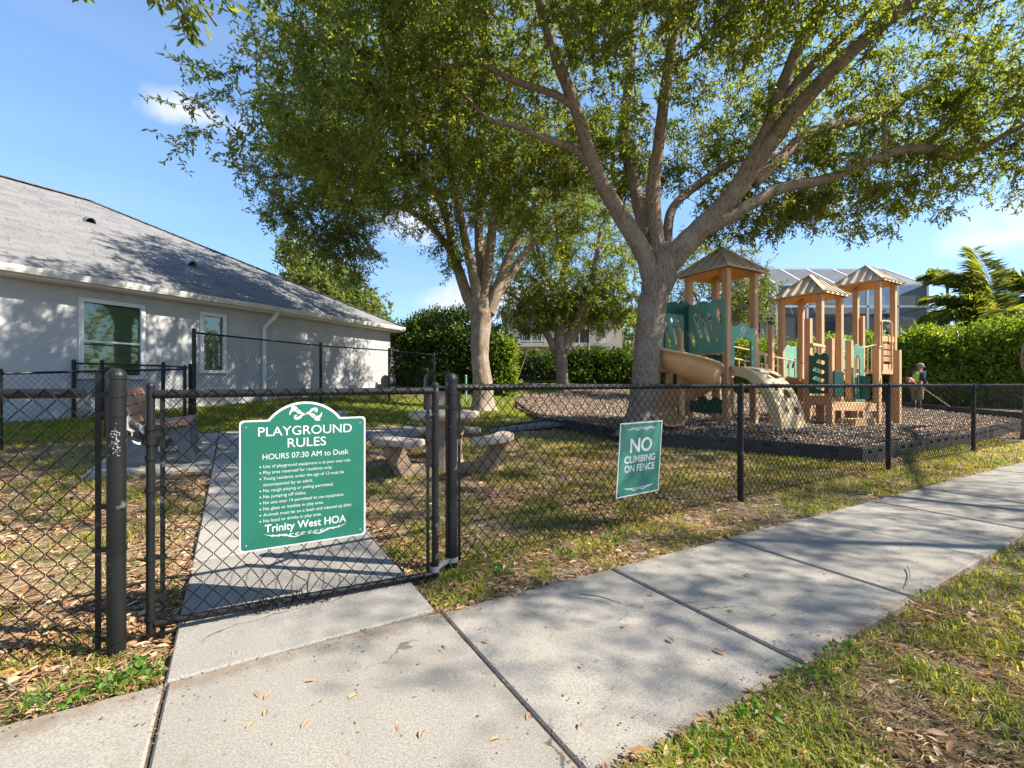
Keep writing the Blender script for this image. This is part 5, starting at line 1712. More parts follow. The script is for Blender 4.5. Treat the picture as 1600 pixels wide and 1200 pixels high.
for k in range(nbay):
    xa = cx0 + (cx1 - cx0) * k / nbay + .06; xb = cx0 + (cx1 - cx0) * (k + 1) / nbay - .06
    for za, zb in ((3.06, zm - .06), (zm + .06, zt_ - .06), (.3, 2.94)):
        mb = MB(); mb.add([(xa, yc + .02, za), (xb, yc + .02, za), (xb, yc + .02, zb), (xa, yc + .02, zb)], [(0, 1, 2, 3)]); mb.build('screen', m_screen, ph)
    ta = cx0 - .3 + (cx1 - .6 - cx0) * k / nbay + .05; tb_ = cx0 - .3 + (cx1 - .6 - cx0) * (k + 1) / nbay - .05
    mb = MB(); mb.add([(xa, yc + .02, zt_ + .06), (xb, yc + .02, zt_ + .06), (tb_, yc + 2, zr_), (ta, yc + 2, zr_)], [(0, 1, 2, 3)]); mb.build('screen', m_screen, ph)
    mb = MB(); mb.add([(ta, yc + 2.06, zr_), (tb_, yc + 2.06, zr_), (tb_, yc + 9, zr_ + .02), (ta, yc + 9, zr_ + .02)], [(0, 1, 2, 3)]); mb.build('screen', m_screen, ph)
mb = MB(); mb.add([(cx1, yc + .05, .3), (cx1 + 1.58, yc + 4.45, .3), (cx1 + 1.58, yc + 4.45, zt_), (cx1, yc + .05, zt_)], [(0, 1, 2, 3)]); mb.build('screen', m_screen, ph)
for k in range(5):
    x = cx0 + 1.0 + 1.75 * k
    mb = MB(); mb.box((x, yc + 4.87, 4.6), (1.35, .06, 1.9)); w = mb.build('window', m_white, ph); mb = MB(); mb.box((x, yc + 4.83, 4.6), (1.2, .02, 1.75)); mb.build('pane', m_dark, w)
mb = MB(); xq = cx0 + .7
mb.beam((cx0, yc + 3.4, 4.35), (cx0 + 5, yc + 3.4, 4.35), .06, .06)
mb.build('deck_rail', m_white, ph)
for k in range(30):
    x = cx0 + .1 + .165 * k; mb = MB(); mb.beam((x, yc + 3.4, 3.3), (x, yc + 3.4, 4.32), .04, .04, up=(1, 0, 0)); mb.build('baluster', m_white, ph)
mb = MB(); mb.box((cx0 + 2.5, yc + 4, 3.2), (5.4, 1.4, .16)); mb.build('upper_deck', m_white, ph)

# ================================================================== foliage helpers
def leaf_geo(C, D, L, Wd, up_bias=0.0, fold=.25, hi=False, Nn=None):
    """C base points, D unit directions, L lengths, Wd widths -> tris, each leaf one island"""
    n = len(C)
    Rn = RNG.normal(size=(n, 3)) if Nn is None else Nn
    Rn[:, 2] += up_bias
    S = np.cross(D, Rn); S /= np.linalg.norm(S, axis=1)[:, None] + 1e-9
    Nm = np.cross(S, D)
    L = L[:, None]; Wd = Wd[:, None]
    b = C; t = C + D * L - Nm * L * .12
    if not hi:
        l = C + D * L * .48 + S * Wd * .5 + Nm * Wd * fold; r = C + D * L * .48 - S * Wd * .5 + Nm * Wd * fold
        V = np.stack([b, l, t, r], 1).reshape(-1, 3); k = np.arange(n)[:, None] * 4
        F = np.concatenate([k + np.array([[0, 2, 1]]), k + np.array([[0, 3, 2]])])
        return V, F
    m1 = C + D * L * .35; m2 = C + D * L * .7 - Nm * L * .04
    l1 = m1 + S * Wd * .42 + Nm * Wd * fold; r1 = m1 - S * Wd * .42 + Nm * Wd * fold
    l2 = m2 + S * Wd * .5 + Nm * Wd * fold; r2 = m2 - S * Wd * .5 + Nm * Wd * fold
    V = np.stack([b, m1, m2, t, l1, l2, r1, r2], 1).reshape(-1, 3); k = np.arange(n)[:, None] * 8
    tri = [(0, 1, 4), (0, 6, 1), (1, 2, 5), (1, 5, 4), (6, 7, 2), (6, 2, 1), (2, 3, 5), (2, 7, 3)]
    return V, np.concatenate([k + np.array([q]) for q in tri])


def seg_tubes(A, B, ra, rb, n=3):
    A = np.asarray(A, float); B = np.asarray(B, float); m = len(A)
    T = B - A; T /= np.linalg.norm(T, axis=1)[:, None] + 1e-9
    ref = np.tile(np.array((0.31, 0.17, .93)), (m, 1)); U = np.cross(T, ref); U /= np.linalg.norm(U, axis=1)[:, None] + 1e-9
    Wv = np.cross(T, U); V = []
    ra = np.broadcast_to(ra, (m,))[:, None]; rb = np.broadcast_to(rb, (m,))[:, None]
    for P, r in ((A, ra), (B, rb)):
        for k in range(n):
            a = 2 * math.pi * k / n; V.append(P + r * (math.cos(a) * U + math.sin(a) * Wv))
    V = np.stack(V, 1).reshape(-1, 3); b = np.arange(m)[:, None] * 2 * n
    F = np.concatenate([b + np.array([[k, (k + 1) % n, n + (k + 1) % n, n + k]]) for k in range(n)])
    return V, F


def rnd_unit(n):
    v = RNG.normal(size=(n, 3)); return v / (np.linalg.norm(v, axis=1)[:, None] + 1e-9)


def ellips(c, r, n, shell=.55):
    v = rnd_unit(n); q = shell + (1 - shell) * RNG.random(n); q = np.where(RNG.random(n) < .22, RNG.random(n), q)
    return np.array(c) + v * q[:, None] * np.array(r)


def bark_tube(name, P, R, mat, parent, n=16, rough=.10, flare=0):
    P = catmull(P, 6); R = np.interp(np.linspace(0, 1, len(P)), np.linspace(0, 1, len(R)), R)
    mb = MB(); mb.tube(P, R, n)
    V = np.array(mb.v); m = len(P); nv = V[:m * n].reshape(m, n, 3)
    d = nv - P[:, None]; a = np.arange(n)[None, :]; i = np.arange(m)[:, None]
    k = 1 + rough * ((hsh(i // 2, a, 5) - .5) * 1.2 + np.sin(a * 2.1 + i * .35 + len(P)) * .45)
    if flare:
        tt = (np.linalg.norm(P - P[0], axis=1) / .55)[:, None]
        k = k + flare * np.clip(1 - tt, 0, 1) ** 2 * (1 + .45 * np.sin(a * 2 * math.pi / n * 5 + 1))
    V[:m * n] = (P[:, None] + d * k[..., None]).reshape(-1, 3)
    mb.v = [tuple(q) for q in V]
    return mb.build(name, mat, parent, smooth=True), P, R


def tree(name, label, base, trunk, limbs, crowns, mat_b, mat_l, leaf=(.075, .024), per=75, spray=.30, extra=None, twig_r=.010, group=None, droop=.15, flare=.5, wig=True, start=.35, hi=False, limb_k=1.0):
    """trunk and limbs: lists of (px, py, Y, half width px) or world points with radii"""
    t = thing(name, label, 'tree', base, group)
    nodes = []; nr = []
    tp = np.array([q[:3] for q in trunk]); trr = np.array([q[3] for q in trunk])
    bark_tube('trunk', tp, trr, mat_b, t, n=20, flare=flare)
    for lb in limbs:
        o, P, R = bark_tube('limb', np.array([q[:3] for q in lb]), np.array([q[3] for q in lb]) * limb_k, mat_b, t, n=12)
        k0 = int(len(P) * start)
        nodes.append(P[k0:]); nr.append(R[k0:])
    nodes = np.concatenate(nodes); nr = np.concatenate(nr)
    att = np.concatenate([ellips(*c) for c in crowns])
    if extra is not None: att = np.concatenate([att, extra])
    dm = np.array([np.min(np.sum((nodes - a) ** 2, 1)) for a in att]); att = att[np.argsort(dm)]
    cap = len(nodes) + len(att) * 3; ND = np.zeros((cap, 3)); NR = np.zeros(cap); m = len(nodes); ND[:m] = nodes; NR[:m] = nr
    A, B, ra, rb = [], [], [], []; tips = []
    for a in att:
        j = int(np.argmin(np.sum((ND[:m] - a) ** 2, 1))); p = ND[j]; L = np.linalg.norm(a - p)
        if L < .02: continue
        r0 = min(NR[j] * .6, twig_r * (.5 + .55 * L)); r0 = max(r0, .0035)
        q1 = p + (a - p) * .36 + rnd_unit(1)[0] * L * .10 + np.array((0, 0, .09 * L)); q2 = p + (a - p) * .7 + rnd_unit(1)[0] * L * .09 + np.array((0, 0, .05 * L))
        ch = [p, q1, q2, a]; rr = [r0, r0 * .8, r0 * .58, r0 * .4]
        for u in range(3): A.append(ch[u]); B.append(ch[u + 1]); ra.append(rr[u]); rb.append(rr[u + 1])
        ND[m] = q1; NR[m] = rr[1]; ND[m + 1] = q2; NR[m + 1] = rr[2]; ND[m + 2] = a; NR[m + 2] = rr[3]; m += 3
        tips.append((a, (a - q2) / (np.linalg.norm(a - q2) + 1e-9)))
    C0 = np.array([q[0] for q in tips]); D0 = np.array([q[1] for q in tips]); n = len(C0)
    K = 6; M_ = max(3, per // K)
    D = D0[:, None] * .55 + RNG.normal(size=(n, K, 3)) * .6; D[..., 2] -= droop; D /= np.linalg.norm(D, axis=2)[..., None]
    Ls = spray * (.5 + .8 * RNG.random((n, K)))
    S0 = C0[:, None] - D0[:, None] * (RNG.random((n, K, 1)) * spray * .8); S1 = S0 + D * Ls[..., None]
    A2 = S0.reshape(-1, 3); B2 = S1.reshape(-1, 3)
    V1, F1 = seg_tubes(np.array(A), np.array(B), np.array(ra), np.array(rb), 5)
    V2, F2 = seg_tubes(A2, B2, .0028, .0014, 3)
    np_obj('twigs', np.concatenate([V1, V2]), np.concatenate([F1, F2 + len(V1)]), mat_b, t, kind='stuff')
    f = (np.arange(M_) + .6) / M_
    LC = S0[:, :, None] + (S1 - S0)[:, :, None] * f[None, None, :, None]
    LD = D[:, :, None] * .75 + RNG.normal(size=(n, K, M_, 3)) * .62; LD[..., 2] -= droop * .6
    LC = LC.reshape(-1, 3); LD = LD.reshape(-1, 3); LD /= np.linalg.norm(LD, axis=1)[:, None]
    N_ = len(LC); V, F = leaf_geo(LC, LD, leaf[0] * (.65 + .6 * RNG.random(N_)), leaf[1] * (.7 + .55 * RNG.random(N_)), up_bias=.7, hi=hi)
    np_obj('crown', V, F, mat_l, t)
    return t


def pxl(rows):
    """(px, py, Y, half width in px) -> (x, y, z, r)"""
    return [(*W(a, b, Y), r / FPX * Y) for a, b, Y, r in rows]


# ------------------------------------------------------------------ the big oak
Y1 = 8.1
zb = bed_z(W(1003, 0, Y1)[0], Y1)
b1 = np.array((W(1001, 0, Y1)[0], Y1, float(zb)))
trunk1 = [(b1[0], Y1, zb - .15, .28), (b1[0] + .02, Y1, zb + .15, .27)] + pxl([(1009, 600, Y1, 21.5), (1014, 530, Y1, 21), (1021, 470, Y1, 21.5), (1032, 432, Y1, 24), (1036, 405, Y1, 21), (1038, 380, Y1, 10)])
L1 = [
    [(1022, 445, 8.1, 22), (1005, 395, 8.0, 18.5), (975, 345, 7.8, 17), (945, 295, 7.5, 15), (920, 235, 7.2, 13.5), (898, 165, 6.9, 12), (868, 85, 6.7, 11), (845, 10, 6.5, 10), (830, -90, 6.2, 8)],
    [(930, 262, 7.35, 9), (895, 232, 7.2, 7.5), (845, 214, 6.9, 6.5), (805, 196, 6.7, 6), (768, 188, 6.7, 4.5), (738, 162, 6.8, 4), (705, 128, 6.9, 3), (670, 80, 7.0, 2)],
    [(898, 165, 6.9, 9), (860, 145, 6.8, 7), (800, 125, 6.7, 6), (750, 100, 6.6, 5), (690, 105, 6.5, 4)],
    [(1024, 440, 8.15, 20), (1012, 385, 8.3, 16), (1000, 320, 8.6, 14.5), (985, 262, 8.9, 13), (975, 200, 9.2, 11), (985, 110, 9.5, 9), (990, 0, 9.8, 7)],
    [(1030, 430, 8.1, 18), (1026, 370, 8.1, 15), (1020, 300, 8.0, 14), (1030, 220, 7.8, 12), (1042, 120, 7.6, 11), (1058, 20, 7.4, 10), (1070, -90, 7.2, 8)],
    [(1042, 415, 8.1, 25), (1072, 380, 8.0, 23), (1110, 342, 7.9, 21), (1150, 300, 7.8, 19), (1195, 235, 7.6, 17), (1245, 170, 7.4, 16), (1310, 100, 7.1, 15), (1370, 45, 6.8, 14), (1440, -10, 6.5, 13), (1530, -80, 6.2, 10)],
    [(1138, 312, 7.8, 15), (1168, 262, 7.7, 14), (1196, 205, 7.6, 12), (1222, 135, 7.4, 12), (1252, 62, 7.2, 11), (1285, 0, 7.0, 10), (1320, -70, 6.8, 8)],
    [(1218, 165, 7.5, 9), (1262, 110, 7.4, 9), (1312, 62, 7.2, 8), (1365, 10, 7.0, 7), (1400, -40, 6.8, 6)],
    [(1100, 360, 7.9, 14), (1135, 342, 7.8, 13), (1180, 315, 7.8, 12), (1225, 293, 7.8, 11), (1290, 280, 7.8, 10), (1345, 258, 7.8, 9), (1400, 236, 7.8, 8), (1450, 232, 7.8, 8), (1500, 244, 7.8, 7), (1540, 228, 7.7, 6), (1590, 200, 7.6, 5), (1660, 170, 7.5, 3)],
    [(1178, 285, 7.8, 13), (1220, 248, 7.9, 12), (1262, 210, 8.1, 11.5), (1320, 192, 8.3, 11), (1375, 178, 8.5, 10), (1415, 152, 8.7, 9), (1455, 128, 8.9, 6), (1500, 112, 9.1, 4), (1545, 80, 9.3, 2)],
    [(1040, 405, 8.2, 13), (1046, 340, 8.4, 9), (1062, 312, 8.6, 8.5), (1100, 282, 8.8, 8), (1150, 250, 9.0, 7), (1195, 245, 9.2, 5), (1250, 235, 9.4, 3)],
    [(1380, 246, 7.8, 5), (1383, 215, 7.9, 4.5), (1380, 190, 8.0, 4), (1390, 160, 8.1, 3)],
]
cr1 = [((1.3, 7.8, 7.3), (5.2, 3.8, 2.2), 1350), ((6.0, 8.9, 5.6), (3.0, 1.9, 1.5), 460), ((4.6, 4.8, 6.6), (3.2, 2.4, 1.4), 360), ((-2.1, 7.2, 5.7), (2.0, 1.9, 1.9), 640), ((1.4, 5.3, 6.1), (3.4, 1.3, 1.1), 240), ((8.3, 6.7, 6.6), (1.9, 1.6, 1.8), 170), ((8.0, 8.6, 6.4), (1.8, 1.3, 1.5), 160), ((1.0, 9.6, 5.4), (2.4, 1.3, 1.2), 340),
       ((4.4, 8.6, 4.25), (1.1, .9, .55), 70), ((6.6, 8.6, 4.4), (1.8, 1.0, .6), 70), ((8.6, 7.7, 5.2), (1.7, 1.3, 1.2), 130)]
ex = []
for px, py in ((300, 112), (275, 105), (330, 120), (360, 135), (278, 165), (305, 160), (335, 150), (370, 160), (270, 230), (295, 222), (320, 205), (345, 190), (345, 240), (365, 215), (380, 245), (372, 262), (395, 90), (365, 105), (400, 190), (405, 230)):
    ex.append(W(px + random.uniform(-6, 6), py + random.uniform(-6, 6), 6.3 + random.uniform(-.3, .3)))
tree('oak_tree', 'large oak with thick grey trunk spreading wide limbs over the tan slide', b1, trunk1, [pxl(l) for l in L1], cr1, m_bark1, m_leaf1, leaf=(.082, .029), per=66, spray=.30, extra=np.array(ex), twig_r=.011, limb_k=.76, flare=.8)

# ------------------------------------------------------------------ the pale middle tree
Y2 = 12.0
b2_ = np.array((W(756, 0, Y2)[0], Y2, float(terr(W(756, 0, Y2)[0], Y2))))
trunk2 = [(b2_[0] - .03, Y2, b2_[2] - .2, .30), (b2_[0] - .02, Y2, b2_[2] + .1, .29)] + pxl([(754, 600, Y2, 15), (750, 560, Y2, 14), (751, 520, Y2, 14.5), (753, 490, Y2, 17), (755, 472, Y2, 13), (757, 450, Y2, 6)])
L2 = [
    [(746, 492, 12, 11), (733, 468, 12, 9), (716, 420, 12, 8), (705, 370, 11.9, 7), (690, 320, 11.8, 6), (655, 275, 11.7, 5), (600, 240, 11.5, 4), (540, 220, 11.2, 3)],
    [(748, 485, 12, 10), (742, 440, 11.9, 8), (728, 380, 11.7, 7), (712, 300, 11.5, 6), (690, 220, 11.2, 5), (655, 130, 11, 4), (630, 40, 10.8, 3)],
    [(752, 480, 12.1, 10), (752, 430, 12.2, 8), (748, 360, 12.4, 7), (752, 280, 12.6, 6), (748, 200, 12.8, 5), (740, 100, 13, 4)],
    [(756, 482, 12, 10), (762, 420, 12, 8), (770, 350, 12, 7), (778, 270, 11.8, 6), (790, 180, 11.6, 5), (800, 90, 11.4, 4)],
    [(762, 490, 12, 11), (774, 460, 12, 9), (792, 410, 12.1, 7), (820, 350, 12.2, 6), (850, 300, 12.4, 5), (885, 262, 12.6, 4), (920, 230, 12.8, 3)],
    [(765, 488, 12.1, 8), (785, 450, 12.3, 6), (822, 395, 12.6, 5), (862, 345, 12.9, 4), (900, 310, 13.2, 3)],
    [(716, 420, 12, 6), (690, 372, 11.8, 5), (650, 335, 11.6, 4), (600, 318, 11.4, 3.5), (550, 325, 11.2, 3), (510, 350, 11, 2)],
]
cr2 = [((-2.5, 11.8, 7.9), (3.9, 3.0, 2.8), 1000), ((-4.6, 11.2, 5.9), (1.7, 1.6, 1.9), 520), ((-3.9, 11.4, 4.3), (.7, .7, .9), 70), ((.5, 12.4, 6.5), (2.3, 2.0, 1.7), 320), ((-1.9, 11.6, 5.2), (.8, .7, .8), 40),
       ((-1.55, 11.6, 4.2), (.35, .35, .55), 18)]
tree('oak_tree', 'pale barked tree forking low behind the trash can on the lawn', b2_, trunk2, [pxl(l) for l in L2], cr2, m_bark2, m_leaf2, leaf=(.085, .03), per=60, spray=.34, twig_r=.011, flare=.75)

# ------------------------------------------------------------------ the smaller tree at the back
Y3 = 18.0
x3 = W(879, 0, Y3)[0]; b3 = np.array((x3, Y3, float(terr(x3, Y3))))
trunk3 = [(x3 + .02, Y3, b3[2] - .2, .26), (x3, Y3, b3[2] + .1, .25)] + pxl([(878, 590, Y3, 9), (877, 560, Y3, 9), (875, 545, Y3, 10.5)])
L3 = [
    [(882, 552, 18, 7), (893, 530, 18, 6), (915, 490, 18, 5), (935, 450, 18, 4.5), (965, 420, 18, 3)],
    [(880, 550, 18, 8), (898, 505, 18, 6), (918, 462, 17.8, 5), (930, 410, 17.6, 4), (940, 350, 17.5, 3)],
    [(874, 550, 18, 9), (876, 500, 18, 8), (878, 450, 18.2, 6), (885, 390, 18.4, 4), (880, 330, 18.6, 3)],
    [(870, 550, 18, 7), (856, 525, 18, 5), (835, 495, 18, 4.5), (812, 470, 17.8, 3), (790, 455, 17.6, 2)],
    [(874, 515, 18, 5), (868, 470, 17.7, 4), (850, 420, 17.5, 3), (835, 370, 17.2, 2.5)],
]
cr3 = [((2.0, 18, 6.4), (3.6, 2.6, 2.9), 820), ((1.2, 17.8, 3.9), (1.9, 1.2, .9), 90), ((3.9, 17.8, 4.2), (1.2, 1, 1.2), 70), ((2.4, 18.6, 4.3), (2.6, .8, .9), 170), ((1.0, 19.0, 3.9), (1.6, .7, .9), 90), ((3.6, 19, 3.9), (1.5, .7, .8), 80)]
tree('oak_tree', 'smaller brown trunked tree standing at the back of the mulch', b3, trunk3, [pxl(l) for l in L3], cr3, m_bark1, m_leaf1, leaf=(.11, .045), per=54, spray=.42, flare=.4)

# ------------------------------------------------------------------ street tree at the right edge
b4 = G(1606, 686); b4 = np.array((b4[0], b4[1], b4[2]))
tk4 = [(b4[0] + .06, b4[1], -.2, .13), (b4[0] + .05, b4[1], .3, .11), (b4[0] + .07, b4[1], 1.2, .10), (b4[0] + .12, b4[1], 2.0, .13), (b4[0] + .9, b4[1] - .3, 3.4, .12)]
e4 = np.array(tk4[-1][:3])
def lw_(off, r0, r1): return [(*(e4 + np.array(o)), r0 + (r1 - r0) * k / (len(off) - 1)) for k, o in enumerate(off)]
L4 = [lw_([(0, 0, -.3), (.3, -.9, .9), (.5, -2.4, 1.9), (.2, -4.0, 2.7), (-.3, -5.4, 3.2)], .10, .03),
      lw_([(0, 0, -.2), (.7, .2, 1.0), (1.6, .6, 2.2), (2.6, .8, 3.2)], .10, .03), lw_([(0, 0, -.2), (-.1, -.3, 1.3), (-.4, -.9, 2.7), (-.9, -1.6, 4.0)], .09, .03)]
tree('oak_tree', 'street oak with slim dark trunk at the right edge of the photo', b4, tk4, L4, [((b4[0] - .2, b4[1] - 3.9, 6.3), (3.4, 2.2, 1.4), 190), ((b4[0] + 1.6, b4[1] - 2.0, 6.2), (1.6, 1.3, 1.2), 90)], m_bark1, m_leaf1, leaf=(.075, .026), per=36, spray=.62)

# ------------------------------------------------------------------ street oak outside the frame whose shade dapples the walk
e6 = np.array((9.8, 2.2, 0.0)); E6 = e6 + (0, 0, 2.6)
tree('oak_tree', 'street oak standing on the verge beyond the right side of the photo', e6, [(*(e6 + (0, 0, -.2)), .2), (*(e6 + (0, 0, .4)), .17), (*(e6 + (0, 0, 1.5)), .15), (*(E6), .15)],
     [[(*(E6 - (0, 0, .3)), .1), (*(E6 + (-1.2, .3, 1.4)), .07), (*(E6 + (-3.0, .4, 2.9)), .03)], [(*(E6 - (0, 0, .3)), .1), (*(E6 + (.8, -.6, 1.4)), .07), (*(E6 + (1.6, -1.4, 3.2)), .03)], [(*(E6 - (0, 0, .3)), .1), (*(E6 + (-.4, 1.0, 1.6)), .07), (*(E6 + (-.8, 2.2, 3.2)), .03)], [(*(E6 - (0, 0, .3)), .1), (*(E6 + (-.9, -1.0, 1.6)), .07), (*(E6 + (-2.4, -1.8, 3.0)), .03)]],
     [((8.6, 2.6, 6.0), (3.6, 3.0, 1.6), 430)], m_bark1, m_leaf1, leaf=(.08, .028), per=36, spray=.65)

# ------------------------------------------------------------------ oak behind the photographer whose twigs hang into view
e5 = np.array((-3.3, -1.4, 0))
tk5 = [(*(e5 + (0, 0, -.2)), .24), (*(e5 + (0, 0, .4)), .20), (*(e5 + (.1, .1, 2.2)), .17), (*(e5 + (.2, .3, 3.2)), .15)]
L5 = [[(*(e5 + (.2, .3, 3.0)), .11), (*(e5 + (.5, 1.4, 3.7)), .075), (*(e5 + (1.1, 2.7, 3.75)), .04), (-1.75, 2.15, 3.32), (-1.55, 2.42, 3.0)],
      [(*(e5 + (.2, .3, 3.0)), .10), (*(e5 + (-.9, .3, 4.2)), .07), (*(e5 + (-2.2, .0, 5.2)), .03)], [(*(e5 + (.2, .3, 3.0)), .10), (*(e5 + (.6, -.9, 4.4)), .07), (*(e5 + (.8, -2.2, 5.4)), .03)]]
L5[0] = [q if len(q) == 4 else (*q, r) for q, r in zip(L5[0], (.11, .075, .04, .012, .006))]
ex5 = np.array([W(px, py, Yq) for px, py, Yq in ((232, -6, 2.35), (246, 6, 2.35), (262, -4, 2.3), (278, 12, 2.3), (296, 2, 2.3), (306, 22, 2.3), (318, 38, 2.3), (300, 48, 2.3), (308, 62, 2.3), (290, 58, 2.3), (335, 2, 2.4), (352, 8, 2.45), (366, 2, 2.45), (270, -16, 2.3), (118, -14, 2.3), (130, -10, 2.3), (225, -20, 2.35))])
_K = per5 = 24
t5 = thing('oak_tree', 'overhanging oak whose leafy twigs dangle into the top left sky', 'tree', e5)
bark_tube('trunk', np.array([q[:3] for q in tk5]), np.array([q[3] for q in tk5]), m_bark1, t5, n=18, flare=.5)
for lb in L5: bark_tube('limb', np.array([q[:3] for q in lb]), np.array([q[3] for q in lb]), m_bark1, t5, n=10)
tw = MB(); root5 = np.array(L5[0][3][:3]); LCs, LDs, LLs = [], [], []
att5 = [q for q in ex5] + [q for q in ellips((-3.6, -1.6, 6.2), (2.6, 2.4, 1.3), 130)]
for qi, q in enumerate(att5):
    if qi < len(ex5): st = root5 + (q - root5) * .05
    else:
        cands = [np.array(L5[k][-1][:3]) for k in (1, 2)] + [np.array(L5[0][1][:3])]
        st = min(cands, key=lambda c: np.linalg.norm(c - q))
    mid = (st + q) / 2 + np.array((0, 0, .06)); pth_ = catmull([st, mid, q], 5); tw.tube(pth_, np.linspace(.006, .002, len(pth_)), 5)
    T_ = unit(q - mid + np.array((0, 0, -.05)))
    nl = 13 if qi < len(ex5) else 60
    for k in range(nl):
        f = k / nl; sp = .02 if qi < len(ex5) else .3
        LCs.append(q - T_ * (.11 * f) + RNG.normal(size=3) * sp * .25 if sp < .1 else q + RNG.normal(size=3) * sp); LDs.append(unit(T_ * .7 + rnd_unit(1)[0] * .75)); LLs.append((.075 if qi < len(ex5) else .08) * random.uniform(.75, 1.2))
tw.build('twigs', m_bark1, t5, kind='stuff')
LLs = np.array(LLs); V, F = leaf_geo(np.array(LCs), np.array(LDs), LLs, LLs * .27, hi=True, fold=.12); np_obj('crown', V, F, m_leaf2, t5)

# ------------------------------------------------------------------ light trees behind the house and behind the first tower
def plain_tree(label, px, Y, base_r, ztop_trunk, crowns, ml, leaf, per, spray, name='leafy_tree'):
    x = W(px, 0, Y)[0]; g = float(terr(x, Y)); b = np.array((x, Y, g))
    tk = [(x, Y, g - .2, base_r), (x + .03, Y, g + (ztop_trunk - g) * .5, base_r * .8), (x, Y, ztop_trunk, base_r * .7)]
    lim = []
    for c, r, n in crowns:
        c = np.array(c); e = np.array((x, Y, ztop_trunk))
        for k in range(3):
            tgt = c + np.array((r[0] * .5 * math.cos(2.1 * k + .5), r[1] * .5 * math.sin(2.1 * k + .5), r[2] * .3)); lim.append([(*(e - (0, 0, .2)), base_r * .55), (*(e * .55 + tgt * .45 + (0, 0, .1)), base_r * .35), (*tgt, base_r * .12)])
    return tree(name, label, b, tk, lim, crowns, m_bark2, ml, leaf=leaf, per=per, spray=spray, flare=.3)


plain_tree('light green maple-like tree rising behind the far end of the grey roof', 520, 26, .22, 3.4, [((W(505, 0, 26)[0], 26, 6.0), (2.6, 2.0, 2.6), 250), ((W(555, 0, 26)[0], 26, 4.9), (2.2, 1.8, 1.8), 170), ((W(470, 0, 26)[0], 26, 8.2), (1.4, 1.3, 1.6), 80)], m_leaf3, (.19, .11), 48, .55)
plain_tree('pale green loose tree standing behind the first tower roof', 1120, 16.5, .14, 2.6, [((W(1105, 0, 16.5)[0], 16.5, 4.9), (2.0, 1.6, 1.9), 210), ((W(1175, 0, 16.5)[0], 16.5, 4.0), (1.1, 1.0, 1.3), 90)], m_leaf3, (.11, .045), 44, .40)
plain_tree('tall airy tree standing far behind between the oak trunk and the beige house', 985, 40, .2, 3.5, [((W(990, 0, 40)[0], 40, 5.0), (3.2, 2.4, 3.0), 150)], m_leaf3, (.25, .14), 40, .7)

